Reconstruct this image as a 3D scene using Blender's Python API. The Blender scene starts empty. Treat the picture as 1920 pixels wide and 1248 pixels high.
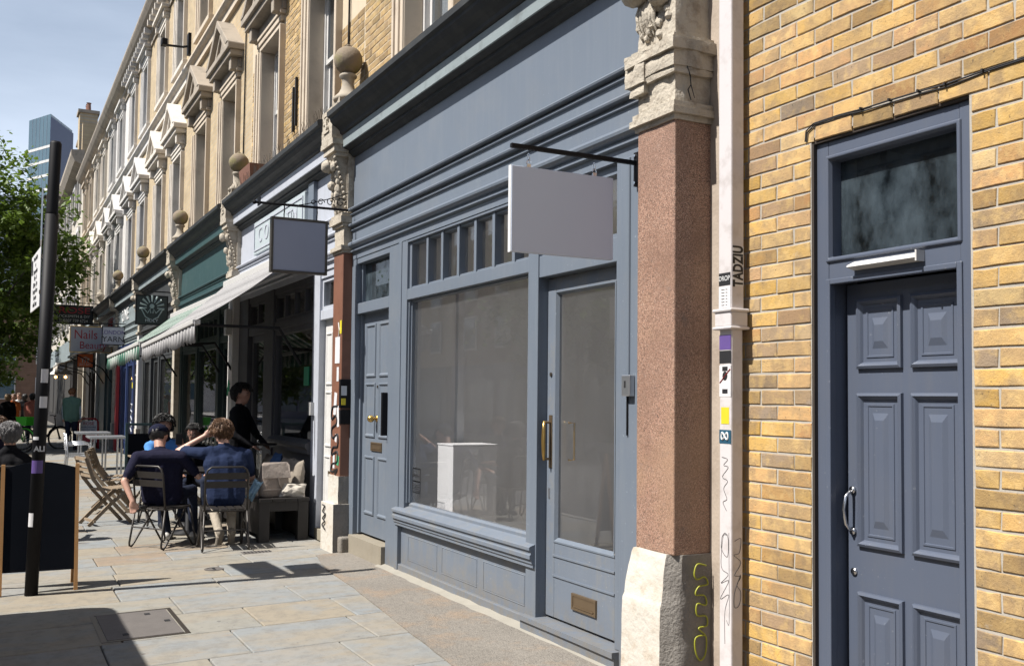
import bpy, bmesh, math, random
from mathutils import Vector, Matrix, noise as mnoise
random.seed(11)
R_ = math.radians
SC = bpy.context.scene
COL = SC.collection
# ------------------------------------------------------------------ camera
YAW, PITCH, ROLL = R_(27.6), R_(2.6), R_(0.6)
f0 = Vector((-math.cos(YAW), math.sin(YAW), 0)); r0 = Vector((math.sin(YAW), math.cos(YAW), 0)); u0 = Vector((0, 0, 1))
fw = f0*math.cos(PITCH)+u0*math.sin(PITCH); up_ = u0*math.cos(PITCH)-f0*math.sin(PITCH)
rt = r0*math.cos(ROLL)+up_*math.sin(ROLL); up = up_*math.cos(ROLL)-r0*math.sin(ROLL)
cd = bpy.data.cameras.new('camera'); cam = bpy.data.objects.new('camera', cd); COL.objects.link(cam)
cd.lens = 35; cd.sensor_width = 36; cd.shift_y = 41/1920; cd.clip_end = 3000; cd.clip_start = 0.05
cam.matrix_world = Matrix(((rt.x, up.x, -fw.x, 0), (rt.y, up.y, -fw.y, -3.35), (rt.z, up.z, -fw.z, 1.6), (0, 0, 0, 1)))
SC.camera = cam
# ------------------------------------------------------------------ sky, sun, exposure
SUN_EL, SUN_DX = R_(53), 0.035
w = bpy.data.worlds.new('World'); SC.world = w; w.use_nodes = True
nt = w.node_tree; N = nt.nodes; L = nt.links
bg = N['Background']
sky = N.new('ShaderNodeTexSky'); sky.sky_type = 'NISHITA'; sky.sun_disc = False
sky.sun_elevation = SUN_EL; sky.sun_rotation = R_(180); sky.air_density = 1.0; sky.dust_density = 1.2; sky.ozone_density = 1.4
tc = N.new('ShaderNodeTexCoord'); mp = N.new('ShaderNodeMapping'); mp.inputs['Scale'].default_value = (1.2, 1.2, 5.0)
nz = N.new('ShaderNodeTexNoise'); nz.inputs['Scale'].default_value = 2.2; nz.inputs['Detail'].default_value = 7; nz.inputs['Roughness'].default_value = 0.55
cr = N.new('ShaderNodeValToRGB'); cr.color_ramp.elements[0].position = 0.40; cr.color_ramp.elements[0].color = (0, 0, 0, 1)
cr.color_ramp.elements[1].position = 0.80; cr.color_ramp.elements[1].color = (1, 1, 1, 1)
mlt = N.new('ShaderNodeMath'); mlt.operation = 'MULTIPLY_ADD'; mlt.inputs[1].default_value = 0.22; mlt.inputs[2].default_value = 0.0
mx = N.new('ShaderNodeMixRGB'); mx.inputs['Color2'].default_value = (10.8, 12.2, 14.4, 1)
L.new(tc.outputs['Generated'], mp.inputs['Vector']); L.new(mp.outputs['Vector'], nz.inputs['Vector']); L.new(nz.outputs['Fac'], cr.inputs['Fac'])
sz = N.new('ShaderNodeSeparateXYZ'); L.new(tc.outputs['Generated'], sz.inputs[0]); hz = N.new('ShaderNodeMapRange'); hz.interpolation_type = 'SMOOTHSTEP'
hz.inputs['From Min'].default_value = 0.10; hz.inputs['From Max'].default_value = 0.52; hz.inputs['To Min'].default_value = 0.74; hz.inputs['To Max'].default_value = 0.0; L.new(sz.outputs['Z'], hz.inputs['Value'])
ad = N.new('ShaderNodeMath'); ad.operation = 'ADD'; ad.use_clamp = True; L.new(mlt.outputs[0], ad.inputs[0]); L.new(hz.outputs[0], ad.inputs[1])
L.new(cr.outputs['Color'], mlt.inputs[0]); L.new(ad.outputs[0], mx.inputs['Fac']); L.new(sky.outputs['Color'], mx.inputs['Color1']); L.new(mx.outputs['Color'], bg.inputs['Color'])
bg.inputs['Strength'].default_value = 0.05
sd = bpy.data.lights.new('sun', 'SUN'); sd.energy = 5.0; sd.angle = R_(0.53); sd.color = (1.0, 0.955, 0.89)
sun = bpy.data.objects.new('sun', sd); COL.objects.link(sun)
sdir = Vector((SUN_DX, math.cos(SUN_EL), -math.sin(SUN_EL))).normalized()
sun.rotation_euler = sdir.to_track_quat('-Z', 'Y').to_euler(); sun.location = (0, -30, 40)
vs = SC.view_settings; vs.view_transform = 'Standard'; vs.look = 'None'; vs.gamma = 1.0; vs.exposure = 0.84; vs.use_curve_mapping = False
SC.cycles.max_bounces = 6; SC.cycles.transparent_max_bounces = 12; SC.cycles.use_denoising = True
SC.cycles.caustics_reflective = False; SC.cycles.caustics_refractive = False

# ------------------------------------------------------------------ materials
def mk(name):
    m = bpy.data.materials.new(name); m.use_nodes = True
    return m, m.node_tree.nodes, m.node_tree.links, m.node_tree.nodes['Principled BSDF']
def noise_node(N, L, vec, scale, detail=4, rough=0.55):
    n = N.new('ShaderNodeTexNoise'); n.inputs['Scale'].default_value = scale; n.inputs['Detail'].default_value = detail
    n.inputs['Roughness'].default_value = rough; L.new(vec, n.inputs['Vector']); return n.outputs['Fac']
def ramp(N, L, fac, stops, interp='LINEAR'):
    r = N.new('ShaderNodeValToRGB'); r.color_ramp.interpolation = interp
    e = r.color_ramp.elements
    while len(e) < len(stops): e.new(0.5)
    for k, (p, c) in enumerate(stops):
        e[k].position = p; e[k].color = (c, c, c, 1) if not hasattr(c, '__len__') else (*c[:3], 1)
    L.new(fac, r.inputs['Fac']); return r.outputs['Color']
def mixc(N, L, fac, a, b, mode='MIX'):
    m = N.new('ShaderNodeMixRGB'); m.blend_type = mode
    for s, x in (('Fac', fac), ('Color1', a), ('Color2', b)):
        if isinstance(x, bpy.types.NodeSocket): L.new(x, m.inputs[s])
        elif s == 'Fac': m.inputs[s].default_value = x
        else: m.inputs[s].default_value = (*x[:3], 1)
    return m.outputs['Color']
def bump(N, L, b, h, strength, dist=0.01):
    n = N.new('ShaderNodeBump'); n.inputs['Strength'].default_value = strength; n.inputs['Distance'].default_value = dist
    L.new(h, n.inputs['Height']); L.new(n.outputs['Normal'], b.inputs['Normal'])
def pos(N): return N.new('ShaderNodeNewGeometry').outputs['Position']
def objc(N): return N.new('ShaderNodeTexCoord').outputs['Object']
def sc(c, k): return tuple(min(1, x*k) for x in c)
def mat(name, c, rough=0.6, var=0.15, ns=3.0, bs=60.0, bst=0.15, metal=0.0, dirt=None, dirt_amt=0.0, dirt_s=6.0, spec=0.5, local=False, coat=0.0, bd=0.004):
    m, N, L, b = mk(name)
    p = objc(N) if local else pos(N)
    n1 = noise_node(N, L, p, ns, 5)
    col = mixc(N, L, n1, sc(c, 1-var), sc(c, 1+var))
    if dirt:
        n2 = noise_node(N, L, p, dirt_s, 8, 0.65)
        f = ramp(N, L, n2, [(0.5, 0.0), (0.72, dirt_amt)])
        col = mixc(N, L, f, col, dirt)
    L.new(col, b.inputs['Base Color'])
    b.inputs['Metallic'].default_value = metal; b.inputs['Specular IOR Level'].default_value = spec
    r = noise_node(N, L, p, ns*2.3, 3); rr = N.new('ShaderNodeMapRange')
    rr.inputs['To Min'].default_value = max(0, rough-0.1); rr.inputs['To Max'].default_value = min(1, rough+0.1); L.new(r, rr.inputs['Value']); L.new(rr.outputs[0], b.inputs['Roughness'])
    if coat: b.inputs['Coat Weight'].default_value = coat
    if bst > 0: bump(N, L, b, noise_node(N, L, p, bs, 5), bst, bd)
    return m
M = {}
def streaks(name, c, amt=0.35, zsplash=None):
    m = M[name]; N = m.node_tree.nodes; L = m.node_tree.links; b = N['Principled BSDF']; src = b.inputs['Base Color'].links[0].from_socket; p = pos(N)
    mp = N.new('ShaderNodeMapping'); mp.inputs['Scale'].default_value = (9, 9, 0.55); L.new(p, mp.inputs[0])
    f = ramp(N, L, noise_node(N, L, mp.outputs[0], 2.2, 6, 0.65), [(0.48, 0.0), (0.72, amt)]); col = mixc(N, L, f, src, c)
    f2 = ramp(N, L, noise_node(N, L, p, 48, 3, 0.5), [(0.70, 0.0), (0.74, 0.7)]); col = mixc(N, L, f2, col, sc(c, 1.5))
    if zsplash:
        s_ = N.new('ShaderNodeSeparateXYZ'); L.new(p, s_.inputs[0]); r = N.new('ShaderNodeMapRange'); r.inputs['From Min'].default_value = zsplash; r.inputs['From Max'].default_value = 0.0; L.new(s_.outputs['Z'], r.inputs['Value'])
        mm = N.new('ShaderNodeMath'); mm.operation = 'MULTIPLY'; L.new(r.outputs[0], mm.inputs[0]); L.new(ramp(N, L, noise_node(N, L, p, 12, 7, 0.7), [(0.35, 0.0), (0.65, 0.9)]), mm.inputs[1]); col = mixc(N, L, mm.outputs[0], col, (0.22, 0.19, 0.145))
    L.new(col, b.inputs['Base Color'])
PB = (0.166, 0.198, 0.246)
M['paint'] = mat('grey_blue_paint', PB, 0.42, 0.07, 1.3, 55, 0.10, dirt=(0.215, 0.23, 0.25), dirt_amt=0.5, dirt_s=2.2, bd=0.003)
M['paint_wood'] = mat('grey_blue_paint_grain', PB, 0.45, 0.09, 2.0, 40, 0.18, dirt=(0.22, 0.23, 0.245), dirt_amt=0.5, dirt_s=5, bd=0.003)
M['paint_low'] = mat('scuffed_grey_blue_paint', (0.172, 0.204, 0.254), 0.5, 0.1, 3, 45, 0.2, dirt=(0.25, 0.235, 0.20), dirt_amt=0.55, dirt_s=7)
streaks('paint', (0.215, 0.245, 0.28), 0.4, 0.25); streaks('paint_wood', (0.215, 0.245, 0.28), 0.4); streaks('paint_low', (0.245, 0.245, 0.24), 0.4, 0.30)
M['fascia_strip'] = mat('pale_green_weathered_paint', (0.27, 0.32, 0.335), 0.6, 0.12, 2, 40, 0.2, dirt=(0.13, 0.14, 0.14), dirt_amt=0.7, dirt_s=5)
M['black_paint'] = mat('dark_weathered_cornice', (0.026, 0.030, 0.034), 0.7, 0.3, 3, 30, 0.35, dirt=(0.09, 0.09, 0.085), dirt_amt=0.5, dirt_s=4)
M['door_blue'] = mat('slate_blue_door_paint', (0.098, 0.118, 0.166), 0.42, 0.06, 2, 90, 0.10, dirt=(0.115, 0.125, 0.155), dirt_amt=0.4, dirt_s=3, bd=0.002)
streaks('door_blue', (0.13, 0.14, 0.165), 0.35, 0.4)
M['lilac'] = mat('pale_lilac_paint', (0.53, 0.56, 0.63), 0.5, 0.06, 2, 50, 0.12, dirt=(0.35, 0.36, 0.38), dirt_amt=0.4)
M['board_pale'] = mat('pale_mint_sign_board', (0.50, 0.57, 0.60), 0.5, 0.05, 2, 50, 0.05)
M['teal'] = mat('teal_paint', (0.040, 0.088, 0.095), 0.45, 0.1, 2, 50, 0.1, dirt=(0.08, 0.12, 0.12), dirt_amt=0.4)
M['teal_shaded'] = mat('shade_toned_teal_paint', (0.016, 0.034, 0.034), 0.5, 0.2, 2, 50, 0.1)  # darker copy of the teal, awning shade put into the frame colour
M['cafe_shaded'] = mat('shade_toned_cafe_paint', (0.070, 0.070, 0.078), 0.55, 0.15, 2, 50, 0.1)  # pale cafe frames darkened, the shade under the awning is in the colour
M['sign_black'] = mat('black_green_sign_face', (0.010, 0.018, 0.018), 0.45, 0.1, 2, 50, 0)
M['white_paint'] = mat('white_paint', (0.72, 0.71, 0.69), 0.5, 0.05, 4, 60, 0.1, dirt=(0.35, 0.32, 0.28), dirt_amt=0.35, dirt_s=6)
M['cream_wall'] = mat('cream_stucco', (0.60, 0.55, 0.47), 0.8, 0.08, 2, 40, 0.2, dirt=(0.30, 0.27, 0.22), dirt_amt=0.5, dirt_s=2)
M['white_stucco'] = mat('white_stucco', (0.70, 0.68, 0.66), 0.8, 0.06, 2, 40, 0.2, dirt=(0.36, 0.33, 0.30), dirt_amt=0.5, dirt_s=2)
M['stone'] = mat('buff_stone_surround', (0.64, 0.545, 0.43), 0.85, 0.12, 1.5, 35, 0.25, dirt=(0.27, 0.21, 0.16), dirt_amt=0.45, dirt_s=2.5)
M['stone_white'] = mat('painted_stone_surround', (0.76, 0.70, 0.62), 0.8, 0.08, 1.5, 35, 0.2, dirt=(0.33, 0.29, 0.25), dirt_amt=0.45, dirt_s=2.5)
M['stone_dirty'] = mat('weathered_cornice_stone', (0.40, 0.345, 0.28), 0.9, 0.2, 2, 25, 0.4, dirt=(0.13, 0.12, 0.10), dirt_amt=0.6, dirt_s=3)
M['finial'] = mat('lichen_stone', (0.25, 0.20, 0.145), 0.95, 0.25, 6, 45, 0.7, dirt=(0.22, 0.22, 0.045), dirt_amt=0.7, dirt_s=5, bd=0.01)
M['finial_base'] = mat('pale_finial_stone', (0.42, 0.37, 0.30), 0.9, 0.2, 6, 45, 0.5, dirt=(0.2, 0.18, 0.13), dirt_amt=0.6, dirt_s=5)
M['capital'] = mat('crumbling_painted_stone', (0.53, 0.475, 0.39), 0.9, 0.22, 5, 40, 0.75, dirt=(0.24, 0.19, 0.14), dirt_amt=0.85, dirt_s=11, bd=0.014)
M['plinth_white'] = mat('chipped_white_plinth', (0.66, 0.62, 0.55), 0.8, 0.16, 3, 26, 0.6, dirt=(0.40, 0.29, 0.18), dirt_amt=0.75, dirt_s=6, bd=0.012)
M['roughcast'] = mat('grey_roughcast', (0.27, 0.25, 0.225), 0.95, 0.2, 6, 60, 0.9, dirt=(0.17, 0.155, 0.14), dirt_amt=0.6, dirt_s=5, bd=0.012)
def granite(name, base, dark, light):
    m, N, L, b = mk(name); p = pos(N)
    v = N.new('ShaderNodeTexVoronoi'); v.inputs['Scale'].default_value = 230; L.new(p, v.inputs['Vector'])
    s = N.new('ShaderNodeSeparateColor'); L.new(v.outputs['Color'], s.inputs[0])
    c = ramp(N, L, s.outputs[0], [(0.0, dark), (0.25, sc(base, 0.62)), (0.5, base), (0.8, sc(base, 1.15)), (1.0, light)])
    n = noise_node(N, L, p, 3.5, 6); c = mixc(N, L, ramp(N, L, n, [(0.42, 0.0), (0.7, 0.5)]), c, sc(base, 0.6)); n9 = noise_node(N, L, p, 1.3, 7, 0.65); c = mixc(N, L, ramp(N, L, n9, [(0.5, 0.0), (0.66, 0.5)]), c, (0.42, 0.27, 0.17)); n8 = noise_node(N, L, p, 11, 6, 0.7); c = mixc(N, L, ramp(N, L, n8, [(0.58, 0.0), (0.72, 0.6)]), c, (0.20, 0.15, 0.13))
    L.new(c, b.inputs['Base Color']); b.inputs['Roughness'].default_value = 0.55
    bump(N, L, b, s.outputs[1], 0.12, 0.003); return m
M['granite'] = granite('pink_granite', (0.38, 0.225, 0.16), (0.10, 0.06, 0.05), (0.56, 0.40, 0.31))
M['granite_red'] = mat('red_brown_painted_stone', (0.235, 0.105, 0.065), 0.5, 0.15, 5, 40, 0.25, dirt=(0.13, 0.05, 0.03), dirt_amt=0.5, dirt_s=8)
M['concrete'] = mat('stained_concrete_apron', (0.27, 0.245, 0.212), 0.95, 0.2, 2.0, 90, 0.8, dirt=(0.37, 0.255, 0.16), dirt_amt=0.8, dirt_s=2.6, bd=0.012)
def speckle(name, c, stops):
    m = M[name]; N = m.node_tree.nodes; L = m.node_tree.links; b = N['Principled BSDF']; src = b.inputs['Base Color'].links[0].from_socket
    v = N.new('ShaderNodeTexVoronoi'); v.inputs['Scale'].default_value = c; L.new(pos(N), v.inputs['Vector']); s = N.new('ShaderNodeSeparateColor'); L.new(v.outputs['Color'], s.inputs[0])
    L.new(mixc(N, L, 0.5, src, mixc(N, L, 1.0, src, ramp(N, L, s.outputs[0], stops), 'MULTIPLY')), b.inputs['Base Color'])
streaks('concrete', (0.19, 0.17, 0.15), 0.6); speckle('concrete', 70, [(0.0, 0.55), (0.5, 0.92), (0.85, 1.0), (1.0, 1.0)])
M['concrete_lip'] = mat('pale_cement_fillet', (0.33, 0.31, 0.265), 0.95, 0.15, 4, 70, 0.6, dirt=(0.28, 0.26, 0.22), dirt_amt=0.6, dirt_s=6)
M['step_stone'] = mat('york_stone_step', (0.30, 0.265, 0.205), 0.9, 0.14, 5, 50, 0.5, dirt=(0.25, 0.21, 0.15), dirt_amt=0.5, dirt_s=7)
M['bed'] = mat('joint_mortar', (0.145, 0.135, 0.12), 0.95, 0.2, 4, 60, 0.4)
M['road'] = mat('asphalt', (0.055, 0.055, 0.057), 0.9, 0.2, 4, 120, 0.5)
M['kerb'] = mat('granite_kerb', (0.30, 0.29, 0.28), 0.85, 0.15, 5, 60, 0.3)
M['iron'] = mat('cast_iron_cover', (0.16, 0.145, 0.135), 0.7, 0.2, 9, 140, 0.8, metal=0.2)
def slabmat():
    m, N, L, b = mk('york_stone_slab'); p = pos(N)
    oi = N.new('ShaderNodeObjectInfo').outputs['Random']
    G1, G2, T1, T2 = (0.272, 0.287, 0.29), (0.298, 0.295, 0.28), (0.325, 0.285, 0.222), (0.305, 0.24, 0.178)
    base = ramp(N, L, oi, [(0.0, G1), (0.2, G2), (0.38, (0.265, 0.285, 0.295)), (0.52, T1), (0.62, (0.30, 0.29, 0.255)), (0.78, G1), (0.86, T2), (0.94, (0.29, 0.27, 0.225))], 'CONSTANT')
    mp = N.new('ShaderNodeMapping'); mp.inputs['Scale'].default_value = (1.6, 0.8, 1.0); L.new(p, mp.inputs['Vector'])
    ad = N.new('ShaderNodeVectorMath'); ad.operation = 'ADD'; cx = N.new('ShaderNodeCombineXYZ'); mu = N.new('ShaderNodeMath'); mu.operation = 'MULTIPLY'; mu.inputs[1].default_value = 37
    L.new(oi, mu.inputs[0]); L.new(mu.outputs[0], cx.inputs['Z']); L.new(mp.outputs[0], ad.inputs[0]); L.new(cx.outputs[0], ad.inputs[1]); q = ad.outputs[0]
    n = noise_node(N, L, q, 1.5, 7, 0.62)
    c = mixc(N, L, ramp(N, L, n, [(0.42, 0.0), (0.62, 0.8)]), base, T1)
    n4 = noise_node(N, L, q, 2.6, 5, 0.6); c = mixc(N, L, ramp(N, L, n4, [(0.52, 0.0), (0.68, 0.7)]), c, G1)
    n5 = noise_node(N, L, q, 4.5, 4, 0.6); c = mixc(N, L, ramp(N, L, n5, [(0.60, 0.0), (0.72, 0.5)]), c, T2)
    n2 = noise_node(N, L, p, 9, 9, 0.75); c = mixc(N, L, ramp(N, L, n2, [(0.46, 0.0), (0.78, 0.75)]), c, (0.165, 0.155, 0.14))
    n3 = noise_node(N, L, p, 38, 3, 0.6); c = mixc(N, L, ramp(N, L, n3, [(0.66, 0.0), (0.72, 0.6)]), c, (0.12, 0.115, 0.11))
    for vs_, th, cc in ((3.1, 0.055, (0.085, 0.08, 0.078)), (1.7, 0.04, (0.36, 0.35, 0.33)), (6.3, 0.05, (0.12, 0.11, 0.10))):
        v = N.new('ShaderNodeTexVoronoi'); v.inputs['Scale'].default_value = vs_; v.inputs['Randomness'].default_value = 1.0; L.new(p, v.inputs['Vector'])
        c = mixc(N, L, ramp(N, L, v.outputs['Distance'], [(th*0.7, 0.75), (th, 0.0)]), c, cc)
    L.new(c, b.inputs['Base Color']); b.inputs['Roughness'].default_value = 0.85; b.inputs['Specular IOR Level'].default_value = 0.25
    bump(N, L, b, noise_node(N, L, mp.outputs[0], 30, 8, 0.7), 0.5, 0.006); return m
M['slab'] = slabmat()
def brickmat(name, stops, grime=(0.20, 0.165, 0.125), amt=0.6):
    m, N, L, b = mk(name); p = pos(N)
    oi = N.new('ShaderNodeObjectInfo').outputs['Random']
    base = ramp(N, L, oi, stops)
    n0 = noise_node(N, L, p, 5.5, 3, 0.5); base = mixc(N, L, ramp(N, L, n0, [(0.47, 0.0), (0.57, 0.6)]), base, (0.42, 0.28, 0.14))
    nw = noise_node(N, L, p, 1.15, 6, 0.62); base = mixc(N, L, ramp(N, L, nw, [(0.44, 0.0), (0.62, 0.62)]), base, (0.38, 0.26, 0.135))
    n = noise_node(N, L, p, 11, 7, 0.7); c = mixc(N, L, ramp(N, L, n, [(0.46, 0.0), (0.68, amt)]), base, grime)
    n3 = noise_node(N, L, p, 17, 4, 0.6); c = mixc(N, L, ramp(N, L, n3, [(0.50, 0.0), (0.66, 0.6)]), c, (0.64, 0.44, 0.19))
    n2 = noise_node(N, L, p, 75, 4, 0.6); c = mixc(N, L, ramp(N, L, n2, [(0.63, 0.0), (0.70, 0.7)]), c, sc(grime, 0.45))
    n6 = noise_node(N, L, p, 7.3, 6, 0.7); c = mixc(N, L, ramp(N, L, n6, [(0.66, 0.0), (0.74, 0.6)]), c, (0.55, 0.51, 0.45))
    m7 = N.new('ShaderNodeMath'); m7.operation = 'MULTIPLY'; m7.inputs[1].default_value = 7.13; L.new(oi, m7.inputs[0]); f7 = N.new('ShaderNodeMath'); f7.operation = 'FRACT'; L.new(m7.outputs[0], f7.inputs[0])
    c = mixc(N, L, 1.0, c, ramp(N, L, f7.outputs[0], [(0.0, 0.72), (0.25, 1.0), (0.6, 1.1), (1.0, 1.32)]), 'MULTIPLY')
    L.new(c, b.inputs['Base Color']); b.inputs['Roughness'].default_value = 0.9; b.inputs['Specular IOR Level'].default_value = 0.25
    bump(N, L, b, noise_node(N, L, p, 85, 7, 0.75), 0.7, 0.007); return m
M['brick'] = brickmat('yellow_stock_brick', [(0.0, (0.33, 0.26, 0.20)), (0.06, (0.36, 0.27, 0.19)), (0.08, (0.565, 0.361, 0.121)), (0.18, (0.610, 0.377, 0.110)), (0.34, (0.497, 0.333, 0.168)), (0.5, (0.621, 0.400, 0.126)), (0.64, (0.508, 0.283, 0.126)), (0.76, (0.407, 0.294, 0.189)), (0.88, (0.644, 0.477, 0.231)), (1.0, (0.520, 0.272, 0.110))], amt=0.45)
M['brick_up'] = brickmat('pale_stock_brick', [(0.0, (0.44, 0.30, 0.14)), (0.4, (0.50, 0.36, 0.18)), (0.7, (0.40, 0.29, 0.16)), (1.0, (0.48, 0.33, 0.13))])
M['mortar'] = mat('lime_mortar', (0.46, 0.425, 0.37), 0.95, 0.12, 12, 90, 0.5)
streaks('mortar', (0.38, 0.32, 0.265), 0.5)
M['mortar_up'] = mat('pale_lime_mortar', (0.66, 0.55, 0.40), 0.95, 0.12, 12, 90, 0.4)
def brickwall(name, c1, c2, mo):
    m, N, L, b = mk(name); p = pos(N)
    sp = N.new('ShaderNodeSeparateXYZ'); L.new(p, sp.inputs[0]); cb = N.new('ShaderNodeCombineXYZ')
    L.new(sp.outputs['X'], cb.inputs['X']); L.new(sp.outputs['Z'], cb.inputs['Y'])
    t = N.new('ShaderNodeTexBrick'); L.new(cb.outputs[0], t.inputs['Vector']); t.inputs['Scale'].default_value = 1.0
    t.inputs['Brick Width'].default_value = 0.234; t.inputs['Row Height'].default_value = 0.0784; t.inputs['Mortar Size'].default_value = 0.007
    t.inputs['Color1'].default_value = (*c1, 1); t.inputs['Color2'].default_value = (*c2, 1); t.inputs['Mortar'].default_value = (*mo, 1)
    n = noise_node(N, L, p, 2.5, 6); c = mixc(N, L, ramp(N, L, n, [(0.45, 0), (0.75, 0.5)]), t.outputs['Color'], sc(c1, 0.55))
    L.new(c, b.inputs['Base Color']); b.inputs['Roughness'].default_value = 0.9
    inv = N.new('ShaderNodeMath'); inv.operation = 'SUBTRACT'; inv.inputs[0].default_value = 1; L.new(t.outputs['Fac'], inv.inputs[1]); bump(N, L, b, inv.outputs[0], 0.5, 0.006); return m
M['brickwall'] = brickwall('far_stock_brickwork', (0.60, 0.465, 0.28), (0.50, 0.385, 0.24), (0.50, 0.44, 0.34))
M['brickwall_red'] = brickwall('red_brown_brickwork', (0.27, 0.15, 0.09), (0.22, 0.12, 0.075), (0.30, 0.26, 0.22))
def glassmat(name, tint=(0.96, 0.96, 0.965), refl=1.0, ior=1.5, dust=0.0, dustc=(0.5, 0.5, 0.48), rough=0.0, lo=.65):
    m = bpy.data.materials.new(name); m.use_nodes = True; N = m.node_tree.nodes; L = m.node_tree.links
    for n in list(N):
        if n.type != 'OUTPUT_MATERIAL': N.remove(n)
    out = [n for n in N if n.type == 'OUTPUT_MATERIAL'][0]
    fr = N.new('ShaderNodeFresnel'); bf = N.new('ShaderNodeMapRange'); L.new(N.new('ShaderNodeNewGeometry').outputs['Backfacing'], bf.inputs['Value'])
    bf.inputs['To Min'].default_value = ior; bf.inputs['To Max'].default_value = 1/ior; L.new(bf.outputs[0], fr.inputs['IOR'])
    mm = N.new('ShaderNodeMath'); mm.operation = 'MULTIPLY'; mm.use_clamp = True; mm.inputs[1].default_value = refl; L.new(fr.outputs[0], mm.inputs[0])
    t = N.new('ShaderNodeBsdfTransparent'); t.inputs['Color'].default_value = (*tint, 1)
    g = N.new('ShaderNodeBsdfGlossy'); g.inputs['Roughness'].default_value = rough
    x = N.new('ShaderNodeMixShader'); L.new(mm.outputs[0], x.inputs[0]); L.new(t.outputs[0], x.inputs[1]); L.new(g.outputs[0], x.inputs[2])
    last = x
    if dust > 0:
        d = N.new('ShaderNodeBsdfDiffuse'); d.inputs['Color'].default_value = (*dustc, 1)
        y = N.new('ShaderNodeMixShader'); p = pos(N)
        mp = N.new('ShaderNodeMapping'); mp.inputs['Scale'].default_value = (2.5, 2.5, 1.3); L.new(p, mp.inputs[0])
        f = ramp(N, L, noise_node(N, L, mp.outputs[0], 3, 8, 0.7), [(0.35, dust*lo), (0.68, dust)])
        L.new(f, y.inputs[0]); L.new(x.outputs[0], y.inputs[1]); L.new(d.outputs[0], y.inputs[2]); last = y
    L.new(last.outputs[0], out.inputs['Surface']); return m
M['glass'] = glassmat('shop_glass', refl=0.8, dust=0.015)
M['glass_shop'] = glassmat('dusty_display_glass', refl=1.1, dust=0.04, dustc=(0.52, 0.54, 0.57))
M['glass_dark'] = glassmat('upper_window_glass', refl=1.3, tint=(0.85, 0.88, 0.9), dust=0.05)
M['glass_dirty'] = glassmat('grimy_fanlight_glass', refl=1.0, tint=(0.6, 0.65, 0.68), dust=0.55, dustc=(0.085, 0.11, 0.13), lo=.05)
M['render_cream'] = mat('stained_cream_render', (0.46, 0.385, 0.315), 0.9, 0.2, 6, 60, 0.6, dirt=(0.26, 0.20, 0.155), dirt_amt=0.6, dirt_s=5)
M['glass_tower'] = mat('blue_curtain_glass', (0.07, 0.135, 0.175), 0.12, 0.3, 0.12, 10, 0, spec=0.9)
def flat(name, c, rough=0.6, metal=0.0, spec=0.5, emit=None, es=1.0):
    m, N, L, b = mk(name)
    n = noise_node(N, L, pos(N), 14, 4); L.new(mixc(N, L, n, sc(c, 0.9), sc(c, 1.1)), b.inputs['Base Color'])
    b.inputs['Roughness'].default_value = rough; b.inputs['Metallic'].default_value = metal; b.inputs['Specular IOR Level'].default_value = spec
    if emit: b.inputs['Emission Color'].default_value = (*emit, 1); b.inputs['Emission Strength'].default_value = es
    return m
M['black_metal'] = flat('black_metal', (0.006, 0.006, 0.008), 0.6, spec=0.2)
M['black'] = flat('matt_black', (0.012, 0.012, 0.014), 0.7)
M['chair_metal'] = flat('dark_bent_steel', (0.035, 0.031, 0.028), 0.42, 0.4)
M['gunmetal'] = flat('dark_gunmetal', (0.10, 0.085, 0.07), 0.38, 0.7)
M['alu'] = flat('brushed_aluminium', (0.55, 0.56, 0.58), 0.35, 0.9)
M['steel'] = flat('stainless_steel', (0.62, 0.62, 0.63), 0.22, 1.0)
M['brass'] = flat('aged_brass', (0.52, 0.34, 0.11), 0.3, 0.9)
M['bronze'] = flat('dull_bronze', (0.20, 0.145, 0.09), 0.4, 0.7)
M['sign_pale'] = mat('pale_grey_sign_face', (0.62, 0.70, 0.84), 0.5, 0.03, 1, 20, 0)
M['sign_grey'] = mat('slate_grey_sign_face', (0.43, 0.44, 0.53), 0.5, 0.05, 3, 20, 0)
M['white'] = flat('clean_white', (0.78, 0.78, 0.78), 0.5)
M['off_white'] = flat('off_white_plastic', (0.62, 0.61, 0.59), 0.45)
M['pipe'] = mat('white_painted_iron', (0.70, 0.66, 0.66), 0.4, 0.05, 5, 60, 0.15, dirt=(0.36, 0.31, 0.28), dirt_amt=0.5, dirt_s=9)
M['red'] = flat('red_paint', (0.45, 0.02, 0.03), 0.45)
M['orange'] = flat('orange_sign', (0.80, 0.16, 0.03), 0.5)
M['green_lime'] = flat('lime_green_plastic', (0.06, 0.55, 0.03), 0.35)
M['yellow'] = flat('yellow_sticker', (0.75, 0.62, 0.03), 0.5)
M['yellow_green'] = flat('yellow_green_spray', (0.36, 0.37, 0.03), 0.6)
M['ink'] = flat('black_ink', (0.015, 0.015, 0.018), 0.6)
M['purple'] = flat('purple_sticker', (0.13, 0.08, 0.28), 0.5)
M['blue_sticker'] = flat('dark_teal_sticker', (0.02, 0.09, 0.15), 0.5)
M['green_sticker'] = flat('green_sticker', (0.05, 0.40, 0.20), 0.5)
M['paper'] = flat('white_paper', (0.74, 0.73, 0.74), 0.7)
M['blue_paint'] = mat('navy_blue_paint', (0.02, 0.04, 0.13), 0.45, 0.15, 3, 50, 0.1)
M['dark_wood'] = mat('dark_stained_wood', (0.013, 0.010, 0.009), 0.55, 0.25, 3, 35, 0.2)
M['teak'] = mat('weathered_teak', (0.30, 0.225, 0.15), 0.75, 0.2, 6, 60, 0.35, local=True)
M['pine'] = mat('varnished_pine', (0.50, 0.26, 0.09), 0.5, 0.2, 6, 40, 0.1, local=True)
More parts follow.
